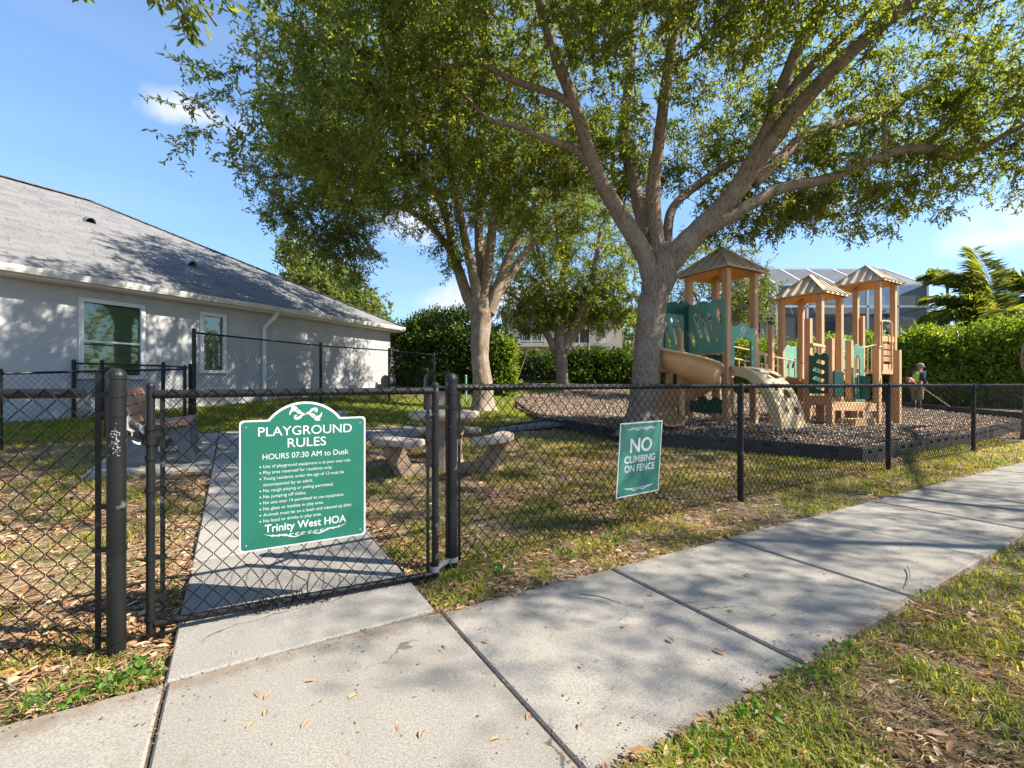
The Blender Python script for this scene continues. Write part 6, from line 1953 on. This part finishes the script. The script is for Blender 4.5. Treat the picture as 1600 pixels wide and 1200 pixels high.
# ------------------------------------------------------------------ hedges and shrubs
def hedge(name, label, cat, line, depth, zt, zb_, n, ml, leaf, lump=.5, seed=0, core=True):
    """line: list of xy along the middle; clumps of leaves over a lumpy body"""
    P = np.array(line, float); seg = np.linalg.norm(np.diff(P, axis=0), axis=1); cum = np.concatenate([[0], np.cumsum(seg)]); tot = cum[-1]
    t = thing(name, label, cat, (*P[len(P) // 2], float(terr(*P[len(P) // 2]))))
    u = RNG.random(n) * tot; x = np.interp(u, cum, P[:, 0]); y = np.interp(u, cum, P[:, 1])
    q = RNG.random(n)
    top = zt + (fnoise(u, u * 0 + 3, .55, 40 + seed) - .5) * lump * 2.2
    base = terr(x, y) + zb_
    a = RNG.random(n) * 2 * math.pi
    # cross section: superellipse, mostly near the skin
    rr = np.where(RNG.random(n) < .72, .82 + .22 * RNG.random(n), RNG.random(n) ** .5)
    cx_ = np.sign(np.cos(a)) * np.abs(np.cos(a)) ** .6; cz_ = np.sign(np.sin(a)) * np.abs(np.sin(a)) ** .6
    bulge = 1 + (fnoise(u * 1.0, cz_ * 1.3, 1.1, 60 + seed) - .5) * .5
    tx = P[-1] - P[0]; tx /= np.linalg.norm(tx); nn = np.array((-tx[1], tx[0]))
    off = cx_ * rr * depth / 2 * bulge
    endf = np.clip(np.minimum(u, tot - u) / (depth * .5), 0, 1) ** .5
    hh = (top - base) * (.55 + .45 * endf)
    z = base + hh * (.5 + .5 * cz_ * rr)
    C = np.stack([x + nn[0] * off, y + nn[1] * off, z], 1)
    out = np.stack([nn[0] * cx_, nn[1] * cx_, cz_ * .8 + .25], 1)
    hol = fnoise(u * 1.0, z * 1.0 + 50, 1.25, 90 + seed) + fnoise(off + 9, z + 3, 1.6, 95 + seed) * .5
    kp = (hol > .56) | (rr < .75); C, out = C[kp], out[kp]; n = len(C)      # hollows where the skin opens
    K = 9
    LC = (C[:, None] + RNG.normal(size=(n, K, 3)) * leaf[0] * .75).reshape(-1, 3)
    LD = (out[:, None] * .7 + RNG.normal(size=(n, K, 3)) * .6).reshape(-1, 3); LD /= np.linalg.norm(LD, axis=1)[:, None]
    N_ = len(LC); V, F = leaf_geo(LC, LD, leaf[0] * (.6 + .7 * RNG.random(N_)), leaf[1] * (.6 + .7 * RNG.random(N_)), up_bias=1.0)
    np_obj('foliage', V, F, ml, t)
    nc_ = int(n * .35); u2 = RNG.random(nc_) * tot; x2 = np.interp(u2, cum, P[:, 0]); y2_ = np.interp(u2, cum, P[:, 1]); o2_ = RNG.uniform(-.5, .5, nc_) * depth * .75
    g2 = terr(x2, y2_); C2 = np.stack([x2 + nn[0] * o2_, y2_ + nn[1] * o2_, g2 + RNG.random(nc_) * (zt - .5 - g2)], 1)
    C2 = np.repeat(C2, 4, 0) + RNG.normal(size=(nc_ * 4, 3)) * leaf[0]
    V, F = leaf_geo(C2, rnd_unit(len(C2)), np.full(len(C2), leaf[0] * 2.2), np.full(len(C2), leaf[1] * 2.4)); np_obj('inner_foliage', V, F, ml, t)
    # woody stems inside
    ns = max(8, int(tot * 5)); us = RNG.random(ns) * tot; sx_ = np.interp(us, cum, P[:, 0]); sy_ = np.interp(us, cum, P[:, 1]); g = terr(sx_, sy_)
    A = np.stack([sx_, sy_, g - .1], 1); tt = np.interp(us, cum, np.interp(cum, cum, cum * 0 + 1)) * (zt - .5)
    B = A + np.stack([RNG.normal(size=ns) * .35, RNG.normal(size=ns) * .35, np.maximum(tt - g, .4) * .9], 1)
    V, F = seg_tubes(A, B, .035, .012, 5); np_obj('stems', V, F, m_bark1, t, kind='stuff')
    return t


def at(px, Y): return tuple(W(px, 0, Y)[:2])


hedge('hedge', 'tall bright green hedge behind the worker, below the palm', 'hedge', [at(1395, 21.5), at(1500, 20.5), at(1640, 19.5), at(1800, 18.5)], 2.4, 3.75, .25, 5200, m_leafh, (.16, .07), lump=1.3, seed=1)
hedge('hedge', 'green hedge seen between the playground posts and the first tower', 'hedge', [at(985, 24.5), at(1120, 23.5), at(1260, 22.5), at(1400, 22.2)], 2.2, 3.3, .2, 4600, m_leafh, (.15, .065), lump=.6, seed=2)
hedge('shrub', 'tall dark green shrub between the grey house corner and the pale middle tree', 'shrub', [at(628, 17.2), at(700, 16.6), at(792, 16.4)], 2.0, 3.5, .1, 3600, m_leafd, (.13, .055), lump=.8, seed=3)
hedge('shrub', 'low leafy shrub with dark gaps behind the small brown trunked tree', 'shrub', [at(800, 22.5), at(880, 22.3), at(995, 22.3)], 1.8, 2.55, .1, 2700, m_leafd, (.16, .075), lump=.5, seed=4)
hedge('shrub', 'bright green vine covered shrub right of the pale middle trunk', 'shrub', [at(772, 15.8), at(800, 15.9)], 1.1, 3.1, .3, 650, m_leafh, (.12, .05), lump=.5, seed=5)
# mass of far trees closing the horizon
n = 3200; xx = RNG.uniform(-45, 75, n); yy = RNG.uniform(58, 66, n); hgt = 4.2 + (fnoise(xx, xx * 0, .14, 80) - .4) * 4.5
zz_ = 1.0 + RNG.random(n) ** .7 * hgt
xx[:900] = RNG.uniform(38, 44, 900); yy[:900] = RNG.uniform(-35, 60, 900); zz_[:900] = RNG.random(900) * 8
C = np.repeat(np.stack([xx, yy, zz_], 1), 8, 0) + RNG.normal(size=(n * 8, 3)) * .5
V, F = leaf_geo(C, rnd_unit(len(C)), np.full(len(C), .65), np.full(len(C), .42), up_bias=.6); np_obj('far_trees', V, F, m_leaf2, None, kind='stuff')

# dark fence panel seen below the shrub at the back
wp = [at(786, 20.5), at(822, 20.7)]
wf = thing('garden_fence', 'dark metal garden fence half hidden by shrubs left of the small tree', 'fence', (*wp[0], float(terr(*wp[0]))))
bw = [np.array(at(800, 20.4)), np.array(at(835, 20.6)), np.array(at(875, 20.9))]
for p in bw:
    g = float(terr(*p)); mb = MB(); mb.beam((*p, g - .1), (*p, g + 1.25), .06, .06, up=(1, 0, 0)); mb.build('post', m_vinyl, wf)
for p, q in zip(bw[:-1], bw[1:]):
    g = float(terr(*p))
    for z in (.15, 1.15): mb = MB(); mb.beam((*p, g + z), (*q, g + z), .03, .04); mb.build('rail', m_vinyl, wf)
    k = 0
    for f in np.linspace(.06, .94, 13): c = p + (q - p) * f; mb = MB(); mb.beam((*c, g + .1), (*c, g + 1.2), .016, .016, up=(1, 0, 0)); mb.build('picket', m_vinyl, wf)

# ------------------------------------------------------------------ palms
def palm(label, top, fronds, trunk_r, lf=.55, seed=0):
    g = float(terr(top[0], top[1])); t = thing('palm_tree', label, 'palm tree', (top[0], top[1], g))
    bark_tube('trunk', np.array([(top[0] + .15, top[1], g - .2), (top[0] + .05, top[1], g + (top[2] - g) * .5), tuple(top)]), np.array([trunk_r * 1.2, trunk_r, trunk_r]), m_bark2, t, n=14, rough=.04)
    for az, el, Ln, dr in fronds:
        u = np.array((math.cos(rad(az)), math.sin(rad(az)), 0)); P = []
        for k in range(14):
            f = k / 13; e = rad(el) - rad(dr) * f ** 1.3
            P.append(np.array(top) if k == 0 else P[-1] + (u * math.cos(e) + UP * math.sin(e)) * Ln / 13)
        P = np.array(P); mb = MB(); mb.tube(P, np.linspace(.03, .008, 14), 6); fr = mb.build('frond', m_palm, t, smooth=True)
        Q = catmull(P, 7)[9:]; T = np.gradient(Q, axis=0); T /= np.linalg.norm(T, axis=1)[:, None]
        C, D, L_ = [], [], []
        for i, (q, tg_) in enumerate(zip(Q, T)):
            f = i / len(Q); side = unit(np.cross(tg_, UP + 1e-3)); nrm_ = np.cross(side, tg_)
            for s in (-1, 1, -1, 1):
                C.append(q + RNG.normal(size=3) * .012); D.append(unit(side * s * random.uniform(.55, .85) + tg_ * random.uniform(.45, .65) + nrm_ * random.uniform(-.05, .35) - UP * random.uniform(.15, .5))); L_.append(lf * (math.sin(math.pi * (.12 + .8 * f)) * .75 + .3))
        L_ = np.array(L_); V, F = leaf_geo(np.array(C), np.array(D), L_, np.full(len(L_), .05), fold=.1, hi=False, Nn=np.tile(np.array((0, 0, 1.0)), (len(L_), 1)) + RNG.normal(size=(len(L_), 3)) * .5)
        np_obj('leaflets', V, F, m_palm, fr)
    return t


palm('tall palm with yellowing arching fronds above the right hedge', W(1563, 512, 23.5), [(95, 84, 4.6, 22), (120, 74, 4.0, 45), (170, 62, 3.9, 75), (182, 48, 3.9, 95), (200, 25, 3.3, 90), (215, 5, 2.6, 60), (250, 55, 2.6, 150), (285, 40, 2.6, 140), (10, 60, 3.4, 90), (330, 35, 3.0, 95), (60, 66, 3.6, 60), (145, 50, 3.4, 80), (355, 20, 2.6, 80), (230, 60, 3.0, 130)], .14, lf=1.35)
palm('small palm top peeping over the screen enclosure corner', W(1480, 446, 25.5), [(20, 60, 1.3, 60), (60, 70, 1.2, 60), (90, 75, 1.3, 40), (160, 60, 1.4, 70), (195, 50, 1.3, 90), (220, 40, 1.4, 80), (260, 60, 1.3, 100), (300, 45, 1.3, 80), (340, 20, 1.3, 70)], .06, lf=.7)
palm('palm at the far right partly outside the frame with drooping fronds', W(1640, 470, 24.5), [(180, 55, 2.8, 70), (200, 20, 2.6, 70), (150, 70, 2.6, 60), (260, 50, 2.4, 120), (30, 50, 2.6, 80), (330, 40, 2.6, 90)], .13, lf=1.2)

# ================================================================== ground cover
def polar(n, r0, r1, half=60, bias=1.0):
    r = np.exp(RNG.uniform(math.log(r0), math.log(r1), n)); th = RNG.uniform(-rad(half), rad(half), n)
    return r * np.sin(th), r * np.cos(th), r


def gz_at(x, y):
    return terr(x, y) + ((fnoise(x, y, 2.3, 3) - .5) * .05 + (fnoise(x, y, 9, 5) - .5) * .022) * np.clip(1 - np.hypot(x, y) / 40, 0, 1) - .006


def inside_house(x, y):
    rx, ry = x - HA[0], y - HA[1]
    n_ = rx * hn[0] + ry * hn[1]; t_ = rx * ha[0] + ry * ha[1]
    return (n_ < .03) & (t_ < HT1 + .02)


def cover(x, y):
    """how grassy a spot is, 0..1"""
    s, d = sd_of(x, y); p = fnoise(x, y, 1.5, 21) * .6 + fnoise(x, y, 5.0, 22) * .4
    verge = np.clip((p - .40) * 5, 0, 1)
    yard = np.clip((p - .50) * 6, 0, 1)
    lawn = np.clip((p - .22) * 6, 0, 1)
    strip = np.clip((p - .34) * 6, 0, 1)
    k = np.clip((d - 5.6) / 1.6, 0, 1)
    c = yard * (1 - k) + lawn * k
    rs = np.clip((s - 3.0) / 2.0, 0, 1) * (d < 1.2)
    c = c * (1 - rs) + strip * rs
    mid = np.clip((s - 1.2) / 1.0, 0, 1) * np.clip((d - .2) / .5, 0, 1) * (d < 4.5) * .35
    c = np.clip(c + mid * np.clip((p - .34) * 6, 0, 1), 0, 1)
    return np.where(d < -1.5, verge, c)


def blades(x, y, r, h, w, lean=.6):
    n = len(x); z = gz_at(x, y); a = RNG.random(n) * 2 * math.pi; D = np.stack([np.cos(a), np.sin(a), np.zeros(n)], 1); S = np.stack([-D[:, 1], D[:, 0], np.zeros(n)], 1)
    le = (lean * (.3 + RNG.random(n)))[:, None]; h = h[:, None]; w = w[:, None]
    B = np.stack([x, y, z], 1); Mid = B + np.array((0, 0, 1.0)) * h * .6 + D * h * .25 * le; T = B + np.array((0, 0, 1.0)) * h * (1 - .35 * le) + D * h * .9 * le
    V = np.stack([B - S * w / 2, B + S * w / 2, Mid - S * w * .4, Mid + S * w * .4, T], 1).reshape(-1, 3); k = np.arange(n)[:, None] * 5
    return V, np.concatenate([k + np.array([q]) for q in ((0, 1, 3), (0, 3, 2), (2, 3, 4))])


x, y, r = polar(330000, 1.1, 13)
ok = ~on_slab(x, y, .02) & ~in_poly(x, y, bed_poly) & ~inside_house(x, y)
ok &= RNG.random(len(x)) < cover(x, y) * np.where(sd_of(x, y)[1] > 6, 1, .85)
x, y, r = x[ok], y[ok], r[ok]
V, F = blades(x, y, r, (.022 + .035 * RNG.random(len(x))) * (1 + .05 * r), .0032 + .0009 * r, lean=.9)
np_obj('grass', V, F, m_grass, None, kind='stuff')
x, y, r = polar(260000, 6.5, 34, 56)
ok = ~on_slab(x, y, .03) & ~in_poly(x, y, bed_poly) & ~inside_house(x, y) & (sd_of(x, y)[1] > 4.8)
ok &= RNG.random(len(x)) < cover(x, y) * np.clip((sd_of(x, y)[1] - 4.8) / 1.5, 0, 1)
x, y, r = x[ok], y[ok], r[ok]
V, F = blades(x, y, r, (.03 + .03 * RNG.random(len(x))) * (1 + .03 * r), .004 + .0010 * r, lean=.7)
np_obj('lawn_grass', V, F, m_lawn, None, kind='stuff')
# dry thatch lying between the green
x, y, r = polar(120000, 1.1, 11)
ok = ~on_slab(x, y, .015) & ~in_poly(x, y, bed_poly) & ~inside_house(x, y) & (RNG.random(len(x)) < np.where(sd_of(x, y)[1] < -1.5, .75, .55))
x, y, r = x[ok], y[ok], r[ok]; n = len(x); a = RNG.random(n) * 2 * math.pi
D = np.stack([np.cos(a), np.sin(a), RNG.normal(size=n) * .22 + .1], 1); D /= np.linalg.norm(D, axis=1)[:, None]
V, F = leaf_geo(np.stack([x, y, gz_at(x, y) + .004 + .012 * RNG.random(n)], 1), D, .03 + .06 * RNG.random(n), .0022 + .0008 * r, up_bias=3.0)
np_obj('dry_thatch', V, F, m_thatch, None, kind='stuff')
# fallen leaves in the soil
x, y, r = polar(75000, 1.1, 19)
s, d = sd_of(x, y); p = fnoise(x, y, 1.1, 33)
dens = np.where(d > 0, np.clip((p - .30) * 3.4, .12, 1) * np.clip(1.25 - d / 11, .10, 1), np.clip((p - .46) * 2.4, .03, .5))
dens = np.where((d < 0.25) & (d > -.6), np.clip(dens * 1.8, .35, 1), dens)
inb = in_poly(x, y, bed_poly); dens = np.where(inb & (s > 5.5), .06, np.where(inb, .8, dens))
ok = ~on_slab(x, y, .0) & ~inside_house(x, y) & (RNG.random(len(x)) < dens)
x, y, r, inb = x[ok], y[ok], r[ok], inb[ok]; n = len(x); a = RNG.random(n) * 2 * math.pi
D = np.stack([np.cos(a), np.sin(a), RNG.normal(size=n) * .18 + .05], 1); D /= np.linalg.norm(D, axis=1)[:, None]
z = np.where(inb, bed_z(x, y) + .02, gz_at(x, y)) + .006 + .015 * RNG.random(n)
V, F = leaf_geo(np.stack([x, y, z], 1), D, (.030 + .040 * RNG.random(n)) * (1 + .05 * r), (.010 + .011 * RNG.random(n)) * (1 + .05 * r), up_bias=3.5, fold=.22, hi=True)
np_obj('leaf_litter', V, F, m_dead, None, kind='stuff')
# broad leaved weeds near the walk
C, D, L_ = [], [], []
wp_ = [G(170, 1075), G(230, 1050), G(100, 1100), G(40, 1120), G(720, 905), G(780, 900), G(1250, 1060), G(1300, 1020), G(1420, 930), G(1180, 1130), G(1090, 1170), G(1350, 960), G(890, 870), G(960, 850), G(200, 1065), G(620, 870)]
for c in wp_:
    for k in range(50):
        o = RNG.normal(size=2) * .055; q = np.array((c[0] + o[0], c[1] + o[1], 0))
        if on_slab(q[0], q[1], .005): continue
        q[2] = float(gz_at(q[0], q[1])) + random.uniform(.005, .045); C.append(q); D.append(unit(rnd_unit(1)[0] * .7 + np.array((0, 0, .55)))); L_.append(random.uniform(.015, .032))
L_ = np.array(L_); V, F = leaf_geo(np.array(C), np.array(D), L_, L_ * .62, up_bias=1.5, hi=True); np_obj('weeds', V, F, m_weed, None, kind='stuff')

# mulch chips
x, y, r = polar(150000, 6.2, 24, 58)
ok = in_poly(x, y, bed_poly); x, y, r = x[ok], y[ok], r[ok]; n = len(x)
c = np.stack([x, y, bed_z(x, y) + (fnoise(x, y, 3, 9) - .5) * .05 + .008 + RNG.random(n) * .02], 1)
sz = (.010 + .019 * RNG.random(n)) * (1 + .02 * r)
V = np.stack([c + rnd_unit(n) * sz[:, None] * (1.0, 1.0, .6) for _ in range(4)], 1).reshape(-1, 3); k = np.arange(n)[:, None] * 4
np_obj('mulch_chips', V, np.concatenate([k + np.array([q]) for q in ((0, 1, 2), (0, 3, 1), (1, 3, 2), (0, 2, 3))]), m_chip, None, kind='stuff')

# small dirt and bits on the walks
def slab_z(x, y): return terr(x, y) + .0155


n = 30000; s = RNG.uniform(-2.6, 9, n); d = RNG.uniform(-1.6, -.44, n)
s[:5200] = -.26 + 1.08 * RNG.integers(-1, 6, 5200) + RNG.normal(size=5200) * .03
w_edge = np.minimum(np.abs(d + 1.6), np.abs(d + .475 + .025 * (s + .2)))
keepm = RNG.random(n) < np.clip(.05 + 1.3 * np.exp(-w_edge / .07) * np.clip(fnoise(s, d, 2.2, 71) * 2.4 - .55, 0, 1) + (np.arange(n) < 5200) * .22 * (np.abs((s + .26 + 10.8) % 1.08) < .02), 0, 1)
s, d = s[keepm], d[keepm]; n1 = len(s)
s2 = RNG.uniform(-1.32, -.30, 1500); d2 = RNG.uniform(-.45, 6.4, 1500); kk = RNG.random(1500) < .1 + .9 * np.exp(-np.minimum(s2 + 1.34, -.28 - s2) / .05); s2, d2 = s2[kk], d2[kk]
s = np.concatenate([s, s2]); d = np.concatenate([d, d2]); x = SO[0] + s * SU[0] + d * SN[0]; y = SO[1] + s * SU[1] + d * SN[1]; n = len(x)
a = RNG.random(n) * 2 * math.pi; D = np.stack([np.cos(a), np.sin(a), RNG.random(n) * .04 + .06], 1); D /= np.linalg.norm(D, axis=1)[:, None]
L_ = .004 + .012 * RNG.random(n) ** 2.5
V, F = leaf_geo(np.stack([x, y, slab_z(x, y) + .0005], 1), D, L_, L_ * (.3 + .5 * RNG.random(n)), up_bias=9, fold=.08); np_obj('debris', V, F, m_dust, None, kind='stuff')

for nm, lab, cat in (('grass', 'patchy yellow-green grass on the verge and yard', 'grass'), ('lawn_grass', 'bright green lawn beside the grey house', 'grass'), ('dry_thatch', 'dry straw-coloured thatch between the grass', 'thatch'),
                     ('leaf_litter', 'brown fallen oak leaves covering the yard soil', 'leaf litter'), ('weeds', 'small broad-leaved weeds along the walk edges', 'weeds'), ('mulch_chips', 'brown and grey wood chips filling the play area', 'mulch'),
                     ('debris', 'dark crumbs of dirt scattered over the concrete walks', 'debris'), ('far_trees', 'far mass of trees beyond the houses', 'trees')):
    if nm in bpy.data.objects: tag(bpy.data.objects[nm], lab, cat)
# single leaves lying on the concrete
lm = []
for v in range(4):
    C = np.array([[0, 0, 0.0]]); D = np.array([unit((1, 0, .12 * (v % 2)))]); V, F = leaf_geo(C, D, np.array([.066]), np.array([.017 + .003 * v]), hi=True, fold=.12 + .08 * v, Nn=np.array([[.0, .05 * (v - 1), 1.0]]))
    me = bpy.data.meshes.new('fallen_leaf'); me.from_pydata([tuple(q) for q in V], [], [tuple(int(i) for i in f) for f in F]); me.update()
    me.materials.append(m_dead); lm.append(me)
spots = [(400, 1095), (425, 1090), (415, 1120), (380, 1150), (610, 1040), (640, 1100), (690, 1010), (560, 1095), (720, 1060), (770, 1010), (855, 985), (905, 1040), (880, 1085), (820, 1130), (760, 1170), (660, 1165), (540, 1180), (480, 1075),
         (985, 985), (1040, 1005), (1090, 985), (1065, 950), (1140, 960), (1165, 905), (1215, 960), (1290, 900), (1350, 870), (1420, 850), (1500, 820), (300, 1040), (330, 985), (365, 1035), (470, 985), (520, 965), (600, 925), (350, 1000), (620, 1150), (470, 1150), (900, 1150), (1010, 930), (1260, 925), (1380, 905), (1120, 1020), (770, 940), (830, 935)]
for k, (px, py) in enumerate(spots):
    g = G(px + random.uniform(-6, 6), py + random.uniform(-5, 5))
    if not on_slab(g[0], g[1], -.01): continue
    o = bpy.data.objects.new('fallen_leaf', lm[k % 4]); COL.objects.link(o); o.location = (g[0], g[1], float(slab_z(g[0], g[1])) + .001); o.rotation_euler = (random.uniform(-.07, .07), random.uniform(-.05, .05), random.uniform(0, 6.28)); sc_ = random.uniform(.35, .8); o.scale = (sc_, sc_, sc_)
    tag(o, 'curled brown fallen oak leaf lying on the pale concrete walk', 'leaf', 'fallen leaves on the concrete walk')
twl = [(('thin dark twig lying across the sidewalk before the fence corner post'), [(905, 937), (935, 941), (968, 951)]), (('short bent twig on the sidewalk edge by the verge grass'), [(1418, 893), (1422, 905), (1416, 925)]),
       (('pale forked twig lying in the leaf litter at the lower left corner'), [(0, 1075), (40, 1098), (75, 1112)])]
for lab, pp in twl:
    P = [G(a, b) + np.array((0, 0, .03)) for a, b in pp]; tw_ = MB(); tw_.tube(catmull(P, 5), np.linspace(.0035, .0018, 11), 6); o = tw_.build('twig', m_twig, None); tag(o, lab, 'twig')
